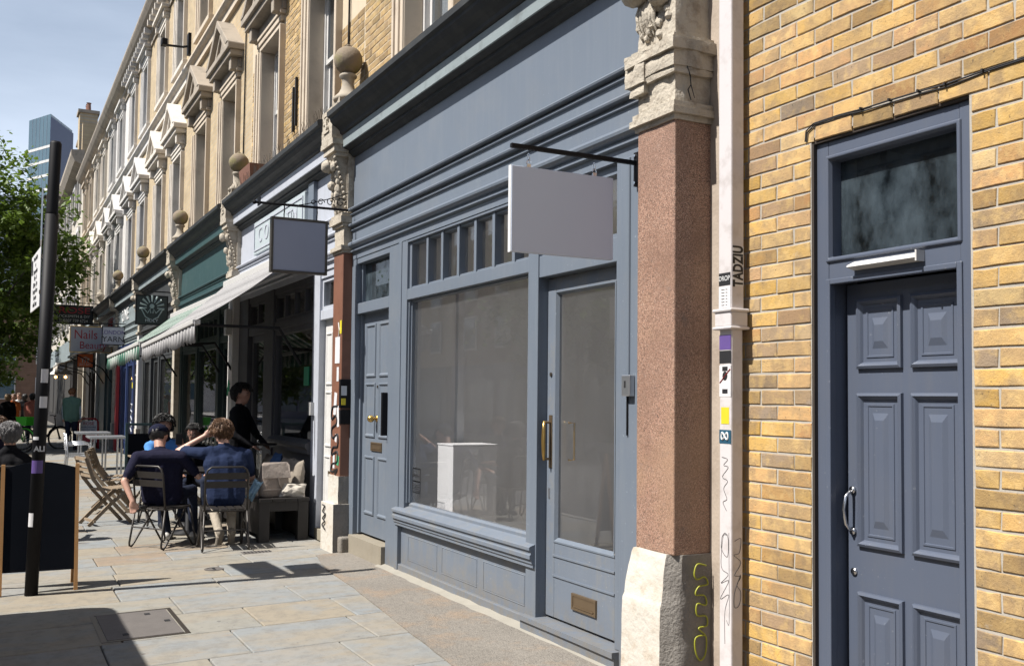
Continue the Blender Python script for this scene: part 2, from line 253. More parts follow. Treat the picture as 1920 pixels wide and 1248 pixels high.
M['chalk'] = mat('chalkboard', (0.005, 0.007, 0.012), 0.7, 0.3, 3, 40, 0.1, spec=0.08)
M['skin'] = mat('skin', (0.58, 0.335, 0.25), 0.5, 0.07, 12, 80, 0.08, local=True)
M['skin_tan'] = mat('tanned_skin', (0.46, 0.25, 0.18), 0.5, 0.07, 12, 80, 0.08, local=True)
def cloth(name, c, rough=0.9, var=0.2):
    return mat(name, c, rough, var, 5, 9, 0.6, spec=0.12, local=True, bd=0.03)
M['navy_tee'] = cloth('dark_navy_cotton', (0.016, 0.016, 0.036))
M['blue_tee'] = cloth('washed_navy_cotton', (0.019, 0.030, 0.072))
M['black_cloth'] = cloth('black_cloth', (0.010, 0.010, 0.012))
M['sky_shirt'] = cloth('sky_blue_shirt', (0.10, 0.28, 0.62))
M['dark_jean'] = cloth('dark_denim', (0.022, 0.028, 0.05))
M['olive'] = cloth('dark_olive_trousers', (0.055, 0.05, 0.03))
M['stone_chino'] = cloth('stone_chinos', (0.50, 0.44, 0.36))
M['green_vest'] = cloth('sage_green_quilted_vest', (0.14, 0.25, 0.20))
M['pale_shirt'] = cloth('pale_blue_shirt', (0.50, 0.58, 0.66))
M['pink_top'] = cloth('pink_top', (0.72, 0.26, 0.20))
M['orange_top'] = cloth('orange_top', (0.35, 0.10, 0.03))
M['canvas'] = cloth('beige_grey_canvas', (0.33, 0.275, 0.235))
M['canvas_pale'] = cloth('pale_beige_canvas', (0.42, 0.36, 0.315))
M['cushion'] = cloth('taupe_cushion', (0.30, 0.26, 0.215))
M['cushion_blue'] = cloth('blue_cushion', (0.05, 0.10, 0.22))
M['pale_cloth'] = cloth('cream_cloth', (0.60, 0.55, 0.48))
M['light_blue'] = cloth('light_blue_cloth', (0.32, 0.50, 0.66))
def hairmat(name, c):
    m, N, L, b = mk(name); p = objc(N)
    mp = N.new('ShaderNodeMapping'); mp.inputs['Scale'].default_value = (1, 1, 0.18); L.new(p, mp.inputs[0])
    n = noise_node(N, L, mp.outputs[0], 130, 3); L.new(mixc(N, L, n, sc(c, 0.3), sc(c, 1.25)), b.inputs['Base Color']); b.inputs['Roughness'].default_value = 0.5
    bump(N, L, b, n, 0.8, 0.006); return m
M['hair_brown'] = hairmat('light_brown_hair', (0.17, 0.082, 0.034))
M['hair_grey'] = hairmat('grey_hair', (0.26, 0.25, 0.25))
M['hair_black'] = hairmat('black_hair', (0.012, 0.010, 0.009))
M['hair_blond'] = hairmat('blond_hair', (0.42, 0.27, 0.13))
M['hair_ginger'] = hairmat('ginger_hair', (0.26, 0.11, 0.04))
M['cap'] = cloth('navy_cap', (0.012, 0.014, 0.034))
M['sole'] = flat('white_shoe', (0.6, 0.58, 0.55), 0.6)
M['suede'] = mat('grey_suede', (0.24, 0.21, 0.17), 0.9, 0.2, 9, 60, 0.4, local=True)
M['rubber'] = flat('rubber', (0.02, 0.02, 0.02), 0.8)
M['bark'] = mat('bark', (0.10, 0.085, 0.07), 0.95, 0.3, 8, 30, 0.8)
def leafmat(name, c, c2):
    m, N, L, b = mk(name)
    n = noise_node(N, L, pos(N), 1.4, 4); n2 = noise_node(N, L, pos(N), 30, 2)
    c_ = mixc(N, L, n, c, c2); c_ = mixc(N, L, ramp(N, L, n2, [(0.45, 0), (0.75, 0.6)]), c_, sc(c2, 1.3)); L.new(c_, b.inputs['Base Color'])
    b.inputs['Roughness'].default_value = 0.5; b.inputs['Subsurface Weight'].default_value = 0.0
    tr = N.new('ShaderNodeBsdfTranslucent'); L.new(c_, tr.inputs['Color']); x = N.new('ShaderNodeMixShader'); x.inputs[0].default_value = 0.42
    out = [q for q in N if q.type == 'OUTPUT_MATERIAL'][0]; L.new(b.outputs[0], x.inputs[1]); L.new(tr.outputs[0], x.inputs[2]); L.new(x.outputs[0], out.inputs['Surface']); return m
M['leaf'] = leafmat('lime_tree_leaf', (0.045, 0.095, 0.016), (0.18, 0.26, 0.036))
def stripes(name, c1, c2, per, axis='X', duty=0.5):
    m, N, L, b = mk(name); sp = N.new('ShaderNodeSeparateXYZ'); L.new(pos(N), sp.inputs[0])
    d = N.new('ShaderNodeMath'); d.operation = 'DIVIDE'; d.inputs[1].default_value = per; L.new(sp.outputs[axis], d.inputs[0])
    fr = N.new('ShaderNodeMath'); fr.operation = 'FLOORED_MODULO'; fr.inputs[1].default_value = 1; L.new(d.outputs[0], fr.inputs[0])
    g = N.new('ShaderNodeMath'); g.operation = 'GREATER_THAN'; g.inputs[1].default_value = duty; L.new(fr.outputs[0], g.inputs[0])
    c = mixc(N, L, g.outputs[0], c1, c2); n = noise_node(N, L, pos(N), 5, 5); c = mixc(N, L, ramp(N, L, n, [(0.4, 0), (0.8, 0.35)]), c, (0.2, 0.2, 0.19))
    L.new(c, b.inputs['Base Color']); b.inputs['Roughness'].default_value = 0.85; return m
M['awn_grey'] = stripes('grey_striped_awning_cloth', (0.46, 0.45, 0.45), (0.27, 0.265, 0.27), 0.11)
M['awn_green'] = stripes('green_striped_awning_cloth', (0.48, 0.52, 0.48), (0.02, 0.13, 0.08), 0.34)
M['shop_wall'] = mat('grey_plaster', (0.97, 0.98, 1.0), 0.8, 0.06, 1, 30, 0.05)
M['shop_floor'] = mat('pale_timber_floor', (0.66, 0.60, 0.52), 0.6, 0.2, 2, 20, 0.1)
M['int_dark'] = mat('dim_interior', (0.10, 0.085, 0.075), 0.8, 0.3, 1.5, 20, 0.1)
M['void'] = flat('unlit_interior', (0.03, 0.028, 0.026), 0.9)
M['curtain'] = flat('net_curtain', (0.55, 0.55, 0.58), 0.9)
M['mauve'] = flat('mauve_blind', (0.40, 0.22, 0.36), 0.8)
M['bulb'] = flat('warm_bulb', (0.9, 0.6, 0.2), 0.5, emit=(1.0, 0.5, 0.12), es=6)
M['neon_teal'] = flat('green_signal', (0.02, 0.5, 0.3), 0.5, emit=(0.02, 0.8, 0.5), es=2)
M['roof'] = mat('slate_roof', (0.10, 0.10, 0.11), 0.8, 0.2, 2, 30, 0.3)
M['ceramic'] = flat('glazed_ceramic', (0.55, 0.35, 0.25), 0.3)
M['sign_white'] = flat('weathered_white_sign', (0.52, 0.53, 0.58), 0.6)
M['emblem_grey'] = flat('pale_teal_print', (0.30, 0.37, 0.38), 0.6)
M['gap'] = flat('shaded_brick_end', (0.05, 0.038, 0.03), 0.9)  # dark strip colour, paints the shade in the gap round the door frame
M['plinth_paint'] = flat('gallery_white_paint', (0.98, 0.99, 1.0), 0.5)
# calibrate every reflectance to the exposure in one place
for m_ in bpy.data.materials:
    b_ = m_.node_tree.nodes.get('Principled BSDF')
    if b_ and b_.inputs['Base Color'].links and b_.inputs['Metallic'].default_value < 0.3:
        s_ = b_.inputs['Base Color'].links[0].from_socket; m_.node_tree.links.new(mixc(m_.node_tree.nodes, m_.node_tree.links, 1.0, s_, (0.76, 0.76, 0.76), 'MULTIPLY'), b_.inputs['Base Color'])

# ------------------------------------------------------------------ helpers
ORG = {}
def org(o): return ORG.get(o.name, Vector((0, 0, 0))) if o else Vector((0, 0, 0))
def tag(o, label=None, cat=None, group=None, kind=None):
    if label: o['label'] = label
    if cat: o['category'] = cat
    if group: o['group'] = group
    if kind: o['kind'] = kind
    return o
def thing(name, label, cat, loc=(0, 0, 0), group=None):
    o = bpy.data.objects.new(name, None); COL.objects.link(o); o.location = loc; o.empty_display_size = 0.2
    ORG[o.name] = Vector(loc); return tag(o, label, cat, group)
class MB:
    def __init__(s): s.v = []; s.f = []; s.m = []
    def add(s, vs, fs, mi=0):
        k = len(s.v); s.v += [tuple(p) for p in vs]; s.f += [tuple(i+k for i in q) for q in fs]; s.m += [mi]*len(fs); return s
    def box(s, x0, x1, y0, y1, z0, z1, mi=0):
        x0, x1 = sorted((x0, x1)); y0, y1 = sorted((y0, y1)); z0, z1 = sorted((z0, z1))
        return s.add([(x0, y0, z0), (x1, y0, z0), (x1, y1, z0), (x0, y1, z0), (x0, y0, z1), (x1, y0, z1), (x1, y1, z1), (x0, y1, z1)],
                     [(0, 3, 2, 1), (4, 5, 6, 7), (0, 1, 5, 4), (1, 2, 6, 5), (2, 3, 7, 6), (3, 0, 4, 7)], mi)
    def prism(s, poly, d, mi=0):           # 3-D polygon pushed along d
        n = len(poly); d = Vector(d); a = [Vector(p) for p in poly]; b = [p+d for p in a]
        nrm = Vector((0, 0, 0))
        for i in range(n): nrm += a[i].cross(a[(i+1) % n])
        if nrm.dot(d) > 0: a.reverse(); b.reverse()
        return s.add(a+b, [tuple(range(n)), tuple(range(2*n-1, n-1, -1))]+[(i, n+i, n+(i+1) % n, (i+1) % n) for i in range(n)], mi)
    def ext_x(s, prof, x0, x1, mi=0):      # (y, z) outline run along X
        return s.prism([(x0, y, z) for y, z in prof], (x1-x0, 0, 0), mi)
    def ext_y(s, prof, y0, y1, mi=0): return s.prism([(x, y0, z) for x, z in prof], (0, y1-y0, 0), mi)
    def ext_z(s, prof, z0, z1, mi=0): return s.prism([(x, y, z0) for x, y in prof], (0, 0, z1-z0), mi)
    def tube(s, pts, r, n=8, mi=0, closed=False, flat=1.0):
        P = [Vector(p) for p in pts]; m = len(P); rs = r if hasattr(r, '__len__') else [r]*m
        V = []; last = None
        for i in range(m):
            if closed: t = (P[(i+1) % m]-P[i-1])
            else: t = (P[min(i+1, m-1)]-P[max(i-1, 0)])
            t = t.normalized() if t.length > 1e-9 else Vector((0, 0, 1))
            if last is None:
                a = t.cross(Vector((0, 0, 1)));
                if a.length < 0.1: a = t.cross(Vector((1, 0, 0)))
            else: a = last-t*last.dot(t)
            a.normalize(); last = a; b = t.cross(a)
            for k in range(n):
                an = 2*math.pi*k/n; V.append(P[i]+(a*math.cos(an)+b*math.sin(an)*flat)*rs[i])
        F = []
        for i in range(m if closed else m-1):
            j = (i+1) % m
            for k in range(n): F.append((i*n+k, i*n+(k+1) % n, j*n+(k+1) % n, j*n+k))
        if not closed: F += [tuple(range(n-1, -1, -1)), tuple(range((m-1)*n, m*n))]
        return s.add(V, F, mi)
    def lathe(s, c, prof, n=16, mi=0):
        V = []; F = []; m = len(prof)
        for r, z in prof:
            for k in range(n):
                a = 2*math.pi*k/n; V.append((c[0]+r*math.cos(a), c[1]+r*math.sin(a), c[2]+z))
        for i in range(m-1):
            for k in range(n): F.append((i*n+k, i*n+(k+1) % n, (i+1)*n+(k+1) % n, (i+1)*n+k))
        F += [tuple(range(n-1, -1, -1)), tuple(range((m-1)*n, m*n))]
        return s.add(V, F, mi)
    def ball(s, c, r, n=14, m=9, mi=0, sq=(1, 1, 1), jit=0):
        V = []; F = []
        for i in range(m+1):
            t = math.pi*i/m
            for k in range(n):
                a = 2*math.pi*k/n; j = 1+random.uniform(-jit, jit)
                V.append((c[0]+r*sq[0]*math.sin(t)*math.cos(a)*j, c[1]+r*sq[1]*math.sin(t)*math.sin(a)*j, c[2]-r*sq[2]*math.cos(t)*j))
        for i in range(m):
            for k in range(n): F.append((i*n+k, i*n+(k+1) % n, (i+1)*n+(k+1) % n, (i+1)*n+k))
        return s.add(V, F, mi)
    def rings(s, rects, mi=0, cap=True):   # nested rectangles (x0,x1,z0,z1,y) facing -Y
        V = []; F = []
        for x0, x1, z0, z1, y in rects: V += [(x0, y, z0), (x1, y, z0), (x1, y, z1), (x0, y, z1)]
        for i in range(len(rects)-1):
            for k in range(4): F.append((i*4+k, i*4+(k+1) % 4, i*4+4+(k+1) % 4, i*4+4+k))
        if cap: n = len(V)-4; F.append((n, n+1, n+2, n+3))
        return s.add(V, F, mi)
    def data(s, name, mats, o=Vector((0, 0, 0)), smooth=False):
        me = bpy.data.meshes.new(name); ox, oy, oz = o
        me.from_pydata([(x-ox, y-oy, z-oz) for x, y, z in s.v], [], s.f)
        mats = mats if isinstance(mats, (list, tuple)) else [mats]
        for m in mats: me.materials.append(M[m] if isinstance(m, str) else m)
        if len(mats) > 1: me.polygons.foreach_set('material_index', s.m)
        if smooth: me.polygons.foreach_set('use_smooth', [True]*len(me.polygons))
        me.update(); return me
    def build(s, name, mats, parent=None, smooth=False, bevel=0, kind=None, at=None, seg=2):
        o_ = Vector(at) if at is not None else org(parent)
        me = s.data(name, mats, o_, smooth); ob = bpy.data.objects.new(name, me); COL.objects.link(ob)
        if parent: ob.parent = parent; ORG[ob.name] = org(parent)
        elif at is not None: ob.location = at; ORG[ob.name] = Vector(at)
        if bevel:
            b = ob.modifiers.new('bevel', 'BEVEL'); b.width = bevel; b.segments = seg; b.limit_method = 'ANGLE'; b.angle_limit = R_(35)
        if smooth and not bevel:
            pass
        if kind: ob['kind'] = kind
        return ob
def bx(name, m, parent, x0, x1, y0, y1, z0, z1, bevel=0): return MB().box(x0, x1, y0, y1, z0, z1).build(name, m, parent, bevel=bevel)
def link_mesh(name, me, parent=None, loc=(0, 0, 0), rot=(0, 0, 0), scl=(1, 1, 1)):
    o = bpy.data.objects.new(name, me); COL.objects.link(o); o.location = loc; o.rotation_euler = rot; o.scale = scl
    if parent: o.parent = parent
    return o
def kids(o): return [c for c in o.children]
def copy_tree(o, parent=None):
    c = o.copy(); COL.objects.link(c)
    if parent: c.parent = parent
    for ch in list(o.children): copy_tree(ch, c)
    return c
def frame_ring(mb, x0, x1, z0, z1, wd, y0, y1, mi=0, wb=None, wt=None):
    wb = wd if wb is None else wb; wt = wd if wt is None else wt
    mb.box(x0, x0+wd, y0, y1, z0, z1, mi); mb.box(x1-wd, x1, y0, y1, z0, z1, mi)
    mb.box(x0+wd, x1-wd, y0+.001, y1-.001, z1-wt, z1, mi); mb.box(x0+wd, x1-wd, y0+.001, y1-.001, z0, z0+wb, mi); return mb
TXT = {}
def text_part(s, size, origin, right, upv, m, parent, name='lettering', depth=0.003, align='CENTER', sx=1.0, bold=0.0, shear=0.0, spacing=1.0):
    cu = bpy.data.curves.new(name, 'FONT'); cu.body = s; cu.size = size; cu.extrude = depth; cu.align_x = align; cu.align_y = 'CENTER'; cu.offset = bold; cu.shear = shear; cu.space_character = spacing
    t = bpy.data.objects.new(name, cu); COL.objects.link(t)
    dg = bpy.context.evaluated_depsgraph_get(); me = bpy.data.meshes.new_from_object(t.evaluated_get(dg)); bpy.data.objects.remove(t); bpy.data.curves.remove(cu)
    r = Vector(right).normalized(); u = Vector(upv).normalized(); n = r.cross(u); O = Vector(origin)-org(parent)
    for v in me.vertices: v.co = O+r*(v.co.x*sx)+u*v.co.y+n*v.co.z
    me.materials.clear(); me.materials.append(M[m]); ob = bpy.data.objects.new(name, me); COL.objects.link(ob)
    if parent: ob.parent = parent; ORG[ob.name] = org(parent)
    return ob
GS = 0.022
def gz(y): return GS*y
# ------------------------------------------------------------------ the ground
def sheet(name, x0, x1, y0, y1, zf, m, kind='structure', nx=1, ny=1):
    mb = MB(); V = []; F = []
    for i in range(nx+1):
        for j in range(ny+1):
            x = x0+(x1-x0)*i/nx; y = y0+(y1-y0)*j/ny; V.append((x, y, zf(y)))
    for i in range(nx):
        for j in range(ny): F.append((i*(ny+1)+j, (i+1)*(ny+1)+j, (i+1)*(ny+1)+j+1, i*(ny+1)+j+1))
    o = mb.add(V, F).build(name, m); o['kind'] = kind; return o
KERB = -4.0
pave = sheet('pavement', -120, 20, KERB, 0.6, lambda y: gz(y)-0.022, 'bed')
sheet('road', -1500, 600, -600, KERB-0.15, lambda y: -0.22, 'road')
sheet('ground', -1500, 600, 0.6, 600, lambda y: -0.05, 'concrete')
kb = MB()
for i in range(60): kb.box(-60+i*1.0, -60+i*1.0+0.992, KERB-0.15, KERB-0.004, -0.3, gz(KERB)+0.004)
kb.build('kerb', 'kerb', None, bevel=0.012)['kind'] = 'structure'
sheet('far_pavement', -120, 60, -19, -14.5, lambda y: -0.10, 'kerb')
# slabs: courses run across the footway
def slab(x0, x1, y0, y1):
    g = 0.005; cx, cy = (x0+x1)/2, (y0+y1)/2; hx, hy = (x1-x0)/2-g, (y1-y0)/2-g; t = 0.018; b = 0.006
    V = []
    for (ax, ay, z) in ((hx, hy, -t), (hx, hy, -b), (hx-b, hy-b, 0.0)):
        V += [(-ax, -ay, z+GS*-ay), (ax, -ay, z+GS*-ay), (ax, ay, z+GS*ay), (-ax, ay, z+GS*ay)]
    F = [(8, 9, 10, 11)]
    for r in (0, 4):
        for k in range(4): F.append((r+k, r+(k+1) % 4, r+4+(k+1) % 4, r+4+k))
    me = bpy.data.meshes.new('paving_slab'); me.from_pydata(V, [], F); me.materials.append(M['slab'])
    dz = random.uniform(-0.0015, 0.0015)
    link_mesh('paving_slab', me, pave, (cx, cy, gz(cy)+dz))
rs = random.Random(5); x = -3.2; nsl = 0; yedge = lambda x: -0.06
MH = (-8.2, -7.24, -2.63, -2.07)
far_mb = MB()
while x > -58:
    wd = rs.choice([0.55, 0.62, 0.70, 0.78, 0.66]); x1 = x; x0 = x-wd; y = KERB+0.02+rs.uniform(0, .0)
    first = rs.uniform(0.35, 1.0); yend = -0.03
    while y < yend-0.02:
        ln = first if first else rs.choice([0.7, 0.85, 0.95, 1.1, 1.25]); first = 0
        y1 = min(y+ln, yend)
        if yend-y1 < 0.25: y1 = yend
        if x > -42: slab(x0, x1, y, y1); nsl += 1
        else:
            far_mb.add([(x0+.004, y+.004, gz(y)), (x1-.004, y+.004, gz(y)), (x1-.004, y1-.004, gz(y1)), (x0+.004, y1-.004, gz(y1))], [(0, 1, 2, 3)])
        y = y1
    x = x0
far_mb.build('paving_slab_run', 'slab', pave)['kind'] = 'stuff'
# shallow concrete apron in front of the grey shop
ap = MB(); xs = [-10.0, -9.2, -8.4, -7.5, -6.6, -5.6, -4.6, -3.6, -1.0, 3.0]; ye = [-0.36, -0.50, -0.55, -0.63, -0.72, -0.81, -0.86, -0.9, -0.95, -1.0]
for i in range(len(xs)-1):
    n = 6
    for k in range(n):
        xa = xs[i]+(xs[i+1]-xs[i])*k/n; xb = xs[i]+(xs[i+1]-xs[i])*(k+1)/n
        ya = ye[i]+(ye[i+1]-ye[i])*k/n+0.012*mnoise.noise((xa*3, 0, 0)); yb = ye[i]+(ye[i+1]-ye[i])*(k+1)/n+0.012*mnoise.noise((xb*3, 0, 0))
        for j in range(6):
            t0, t1 = j/6, (j+1)/6
            def P(xx, yy, t):
                y = yy*(1-t)+0.02*t; z = gz(y)+0.008+0.012*t+0.004*mnoise.noise((xx*2.3, y*4, 3)); return (xx, y, z)
            ap.add([P(xa, ya, t0), P(xb, yb, t0), P(xb, yb, t1), P(xa, ya, t1)], [(0, 1, 2, 3)])
        ap.add([(xa, ya, gz(ya)-.01), (xb, yb, gz(yb)-.01), P(xb, yb, 0), P(xa, ya, 0)], [(0, 1, 2, 3)])
ap.build('concrete_apron', 'concrete', None)['kind'] = 'structure'
fl = MB()
xx = -9.05
while xx < -4.9:
    x2 = xx+0.18; n1 = 0.05+0.03*mnoise.noise((xx*4, 1, 0)); n2 = 0.05+0.03*mnoise.noise((x2*4, 1, 0)); h1 = 0.045+0.015*mnoise.noise((xx*5, 5, 0)); h2 = 0.045+0.015*mnoise.noise((x2*5, 5, 0))
    fl.add([(xx, -n1-.02, 0.016), (x2, -n2-.02, 0.016), (x2, 0.01, h2), (xx, 0.01, h1)], [(0, 1, 2, 3)]); xx = x2
fl.build('cement_fillet', 'concrete_lip', None)['kind'] = 'structure'
# inspection cover and small plates let into the slabs
mh = thing('inspection_cover', 'square brown metal inspection cover in the paving at lower left', 'manhole cover', (-7.72, -2.35, gz(-2.35)))
mh.rotation_euler = (math.atan(GS), 0, 0)
def loc_box(root, name, m, *a, bevel=0):
    o = MB().box(*a).build(name, m, None, bevel=bevel); o.parent = root; return o
loc_box(mh, 'cover_plate', 'iron', -.42, .42, -.25, .25, -.01, .006, bevel=.003)
for a in ((-.46, -.43, -.29, .29), (.43, .46, -.29, .29), (-.43, .43, -.29, -.26), (-.43, .43, .26, .29)): loc_box(mh, 'frame_bar', 'gunmetal', *a, -.01, .004)
for px, py in ((-.3, .1), (.3, -.12), (0, .2)): loc_box(mh, 'lifting_socket', 'black', px-.03, px+.03, py-.02, py+.02, 0, .008)
sv = thing('stopcock_cover', 'small oval metal stopcock cover in the paving beside the pole shadow', 'cover', (-9.75, -1.42, gz(-1.42)))
o = MB().lathe((0, 0, 0), [(.09, -.01), (.09, .006), (.07, .007), (.07, .003)], 18).build('cover_rim', 'iron'); o.parent = sv
o = MB().box(-.05, .05, -.012, .012, 0, .006).build('slot', 'black'); o.parent = sv
dg_ = thing('drain_grate', 'small dark slotted drain grate in the paving before the bench', 'grate', (-10.55, -.82, gz(-.82)))
loc_box(dg_, 'grate_frame', 'iron', -.075, .075, -.16, .16, -.01, .004)
for k in range(8): loc_box(dg_, 'slot', 'black', -.055, .055, -.14+k*.037, -.125+k*.037, 0, .006)

# ------------------------------------------------------------------ the yellow brick house end with the slate-blue door
BW = 0.10
def brick_meshes(L_, H_, D_, n, m):
    out = []
    for q in range(n):
        r = random.Random(q*7+int(L_*1000)); c = 0.0035; J = lambda a: r.uniform(-a, a)
        mb = MB(); V = []
        outer = [(-L_/2, -H_/2), (0, -H_/2), (L_/2, -H_/2), (L_/2, H_/2), (0, H_/2), (-L_/2, H_/2)]
        o2 = [(x+J(.0035), z+J(.0028)) for x, z in outer]
        V += [(x, D_, z) for x, z in o2]; V += [(x, -.0015+J(.001), z) for x, z in o2]
        V += [(x-math.copysign(c+J(.0012), x) if abs(x) > .05 or L_ < .13 and abs(x) > .02 else x+J(.01), -.0045+J(.0012), z-math.copysign(c+J(.0015), z)) for x, z in o2]
        F = [(12, 13, 16, 17), (13, 14, 15, 16)]
        for b in (0, 6):
            for k in range(6): F.append((b+k, b+(k+1) % 6, b+6+(k+1) % 6, b+6+k))
        out.append(mb.add(V, F).data('brick', m))
    return out
BP, CP = 0.234, 0.0784
BF = brick_meshes(BP-.0095, CP-.0105, .06, 12, 'brick'); BH = brick_meshes(BP/2-.0095, CP-.0105, .06, 6, 'brick')
wallB = thing('brick_house', 'yellow stock brick house wall at the right edge of the photo', 'building', (-2.6, BW, 0))
DX0, DX1, DZ1 = -3.525, -2.655, 2.865
wb = MB()
wb.box(-4.075, DX0, BW+.0005, BW+.3, 0, 7); wb.box(DX1, 3.2, BW+.0005, BW+.3, 0, 7); wb.box(DX0, DX1, BW+.0006, BW+.3, DZ1, 7)
wb.build('wall', 'mortar', wallB)
rr = random.Random(3); nb = 0; rest = MB()
def put_brick(cx, cz, lst, L_, parent, plane, o):
    me = rr.choice(lst); ob = bpy.data.objects.new('brick', me); COL.objects.link(ob); ob.parent = parent
    ob.location = Vector((cx, plane+rr.uniform(-.0012, .0012), cz))-o; ob.rotation_euler = (rr.uniform(-.006, .006), rr.uniform(-.006, .006), rr.uniform(-.005, .005))
    if L_ != 1: ob.scale = (L_, 1, 1)
row = 0; o_ = Vector(wallB.location)
for row in range(0, 52):
    z = 0.02+row*CP+CP/2; off = (row % 2)*BP/2
    segs = []
    x = -4.33-off*0
    # left of / above / right of the door
    def course(xa, xb, from_right=False, half=False):
        global nb
        xs_ = []
        if from_right:
            x = xb
            if half: xs_.append((x-BP/4, 'h')); x -= BP/2
            while x-BP > xa-.001: xs_.append((x-BP/2, 'f')); x -= BP
            if x-BP/2 > xa-.001: xs_.append((x-BP/4, 'h'))
        else:
            x = xa
            if half: xs_.append((x+BP/4, 'h')); x += BP/2
            while x+BP < xb+.001: xs_.append((x+BP/2, 'f')); x += BP
            if x+BP/2 < xb+.001: xs_.append((x+BP/4, 'h'))
        for cx, k in xs_:
            if cx < -3.93:
                hl = (BP if k == 'f' else BP/2)/2; xs1 = max(cx-hl, -4.07); xe1 = cx+hl
                if xe1-xs1 > .03: put_brick((xs1+xe1)/2, z, BF, (xe1-xs1-.01)/(BP-.0095), wallB, BW, o_); nb += 1
                continue
            if cx > -2.12 or z > 3.8 or cx < -4.02:
                l = (BP-.012)/2 if k == 'f' else (BP/2-.012)/2
                rest.box(cx-l, cx+l, BW-.004, BW+.05, z-.033, z+.033)
            else:
                put_brick(cx, z, BF if k == 'f' else BH, 1, wallB, BW, o_); nb += 1
    hb = row % 2 == 0
    if z < DZ1:
        course(-4.34, DX0, True, hb); course(DX1+.006, 3.1, False, hb)
    else: course(-4.34+.02, 3.1, False, hb)
rest.build('brick_courses', 'brick', wallB, kind='stuff')
print('bricks', nb)
# door set
dr = thing('panelled_front_door', 'slate blue six panelled front door with fanlight in the yellow brick wall', 'door', (-3.09, BW, 0))
YF = BW+.024
fr = MB()
fr.box(DX0+.012, -3.44, YF, YF+.12, 0.02, 2.835); fr.box(-2.722, DX1-.004, YF, YF+.12, 0.02, 2.835)
fr.box(-3.44, -2.722, YF+.001, YF+.119, 2.755, 2.834); fr.box(-3.44, -2.722, YF+.002, YF+.118, 2.17, 2.272)
frame_o = fr.build('door_frame', 'door_blue', dr, bevel=.004)
bd = MB()   # bead round the fanlight and the leaf opening
for (a, b_, c, d_) in ((-3.44, -2.722, 2.272, 2.755),):
    bd.rings([(a-.012, b_+.012, c-.012, d_+.012, YF-.001), (a-.008, b_+.008, c-.008, d_+.008, YF-.010), (a+.006, b_-.006, c+.006, d_-.006, YF-.010), (a+.014, b_-.014, c+.014, d_-.014, YF+.012), (a+.014, b_-.014, c+.014, d_-.014, YF+.07)], cap=False)
a, b_, d_ = -3.44, -2.722, 2.17
for xs0, xs1 in ((a-.012, a+.014), (b_-.014, b_+.012)): bd.box(xs0, xs1, YF-.009, YF+.03, .03, d_+.012)
bd.box(a+.014, b_-.014, YF-.0085, YF+.03, d_-.014, d_+.011)
bd.build('bead', 'door_blue', frame_o, bevel=.004)
bx('fanlight_pane', 'glass_dirty', dr, -3.43, -2.73, YF+.066, YF+.072, 2.28, 2.75)
lf = YF+.10
leaf = bx('door_leaf', 'door_blue', dr, -3.425, -2.737, lf, lf+.045, 0.10, 2.158, bevel=.003)
def panel(parent, m, x0, x1, z0, z1, y, k=1.0, name='door_panel'):
    mb = MB(); R = []
    for (ins, dy) in ((0, 0.0), (0.002, -.016), (.014, -.022), (.024, -.012), (.034, .004), (.048, .006), (.052, -.004), (.060, -.004), (.066, .006), (.072, .006)):
        R.append((x0+ins*k, x1-ins*k, z0+ins*k, z1-ins*k, y+dy*k))
    iw = (x1-x0)/2
    R.append((x0+.105*k, x1-.105*k, z0+.125*k, z1-.125*k, y-.010*k)) if iw > .115*k else None
    return mb.rings(R).build(name, m, parent)
for (z0, z1) in ((1.76, 2.085), (.945, 1.65), (.20, .74)):
    panel(leaf, 'door_blue', -3.357, -3.098, z0, z1, lf, 1.0); panel(leaf, 'door_blue', -3.05, -2.785, z0, z1, lf, 1.0)
bx('threshold', 'step_stone', dr, DX0+.01, DX1-.01, BW+.0, BW+.28, 0, .09, bevel=.006)
hd = MB(); hd.tube([(-3.389, lf, 1.19), (-3.389, lf-.03, 1.19), (-3.39, lf-.05, 1.17), (-3.392, lf-.062, 1.11), (-3.39, lf-.05, 1.045), (-3.389, lf-.03, 1.02), (-3.389, lf, 1.02)], [.009, .009, .008, .007, .008, .009, .009], 10)
hd.tube([(-3.389, lf-.001, 1.20), (-3.389, lf-.012, 1.20)], .017, 14); hd.tube([(-3.389, lf-.001, 1.01), (-3.389, lf-.012, 1.01)], .017, 14); hd.build('pull_handle', 'steel', leaf, smooth=True)
mb = MB(); mb.tube([(-3.385, lf, .825), (-3.385, lf-.008, .825)], .017, 16); mb.build('lock_cylinder', 'steel', leaf, smooth=True)
bx('keyhole', 'black', leaf, -3.388, -3.382, lf-.0095, lf-.008, .815, .835)
mb = MB(); mb.ext_x([(YF, 2.246), (YF-.045, 2.226), (YF-.048, 2.218), (YF-.002, 2.205)], -3.285, -2.905); mb.build('rain_deflector', 'white_paint', dr)
bx('deflector_end', 'off_white', dr, -2.905, -2.897, YF-.05, YF, 2.203, 2.25)
hs = MB(); hs.box(-3.6, -2.58, BW+1.6, BW+1.62, 0, 2.9); hs.box(-3.62, -3.6, BW+.31, BW+1.6, 0, 2.9); hs.box(-2.6, -2.58, BW+.31, BW+1.6, 0, 2.9); hs.box(-3.6, -2.6, BW+.31, BW+1.6, 2.9, 2.92); hs.build('hall_shell', 'int_dark', dr)
bx('reveal_gap', 'gap', dr, DX0-.002, DX0+.0115, BW+.004, YF+.08, .02, DZ1); bx('head_gap', 'gap', dr, DX0+.012, DX1-.004, BW+.006, YF+.06, 2.836, DZ1+.002)
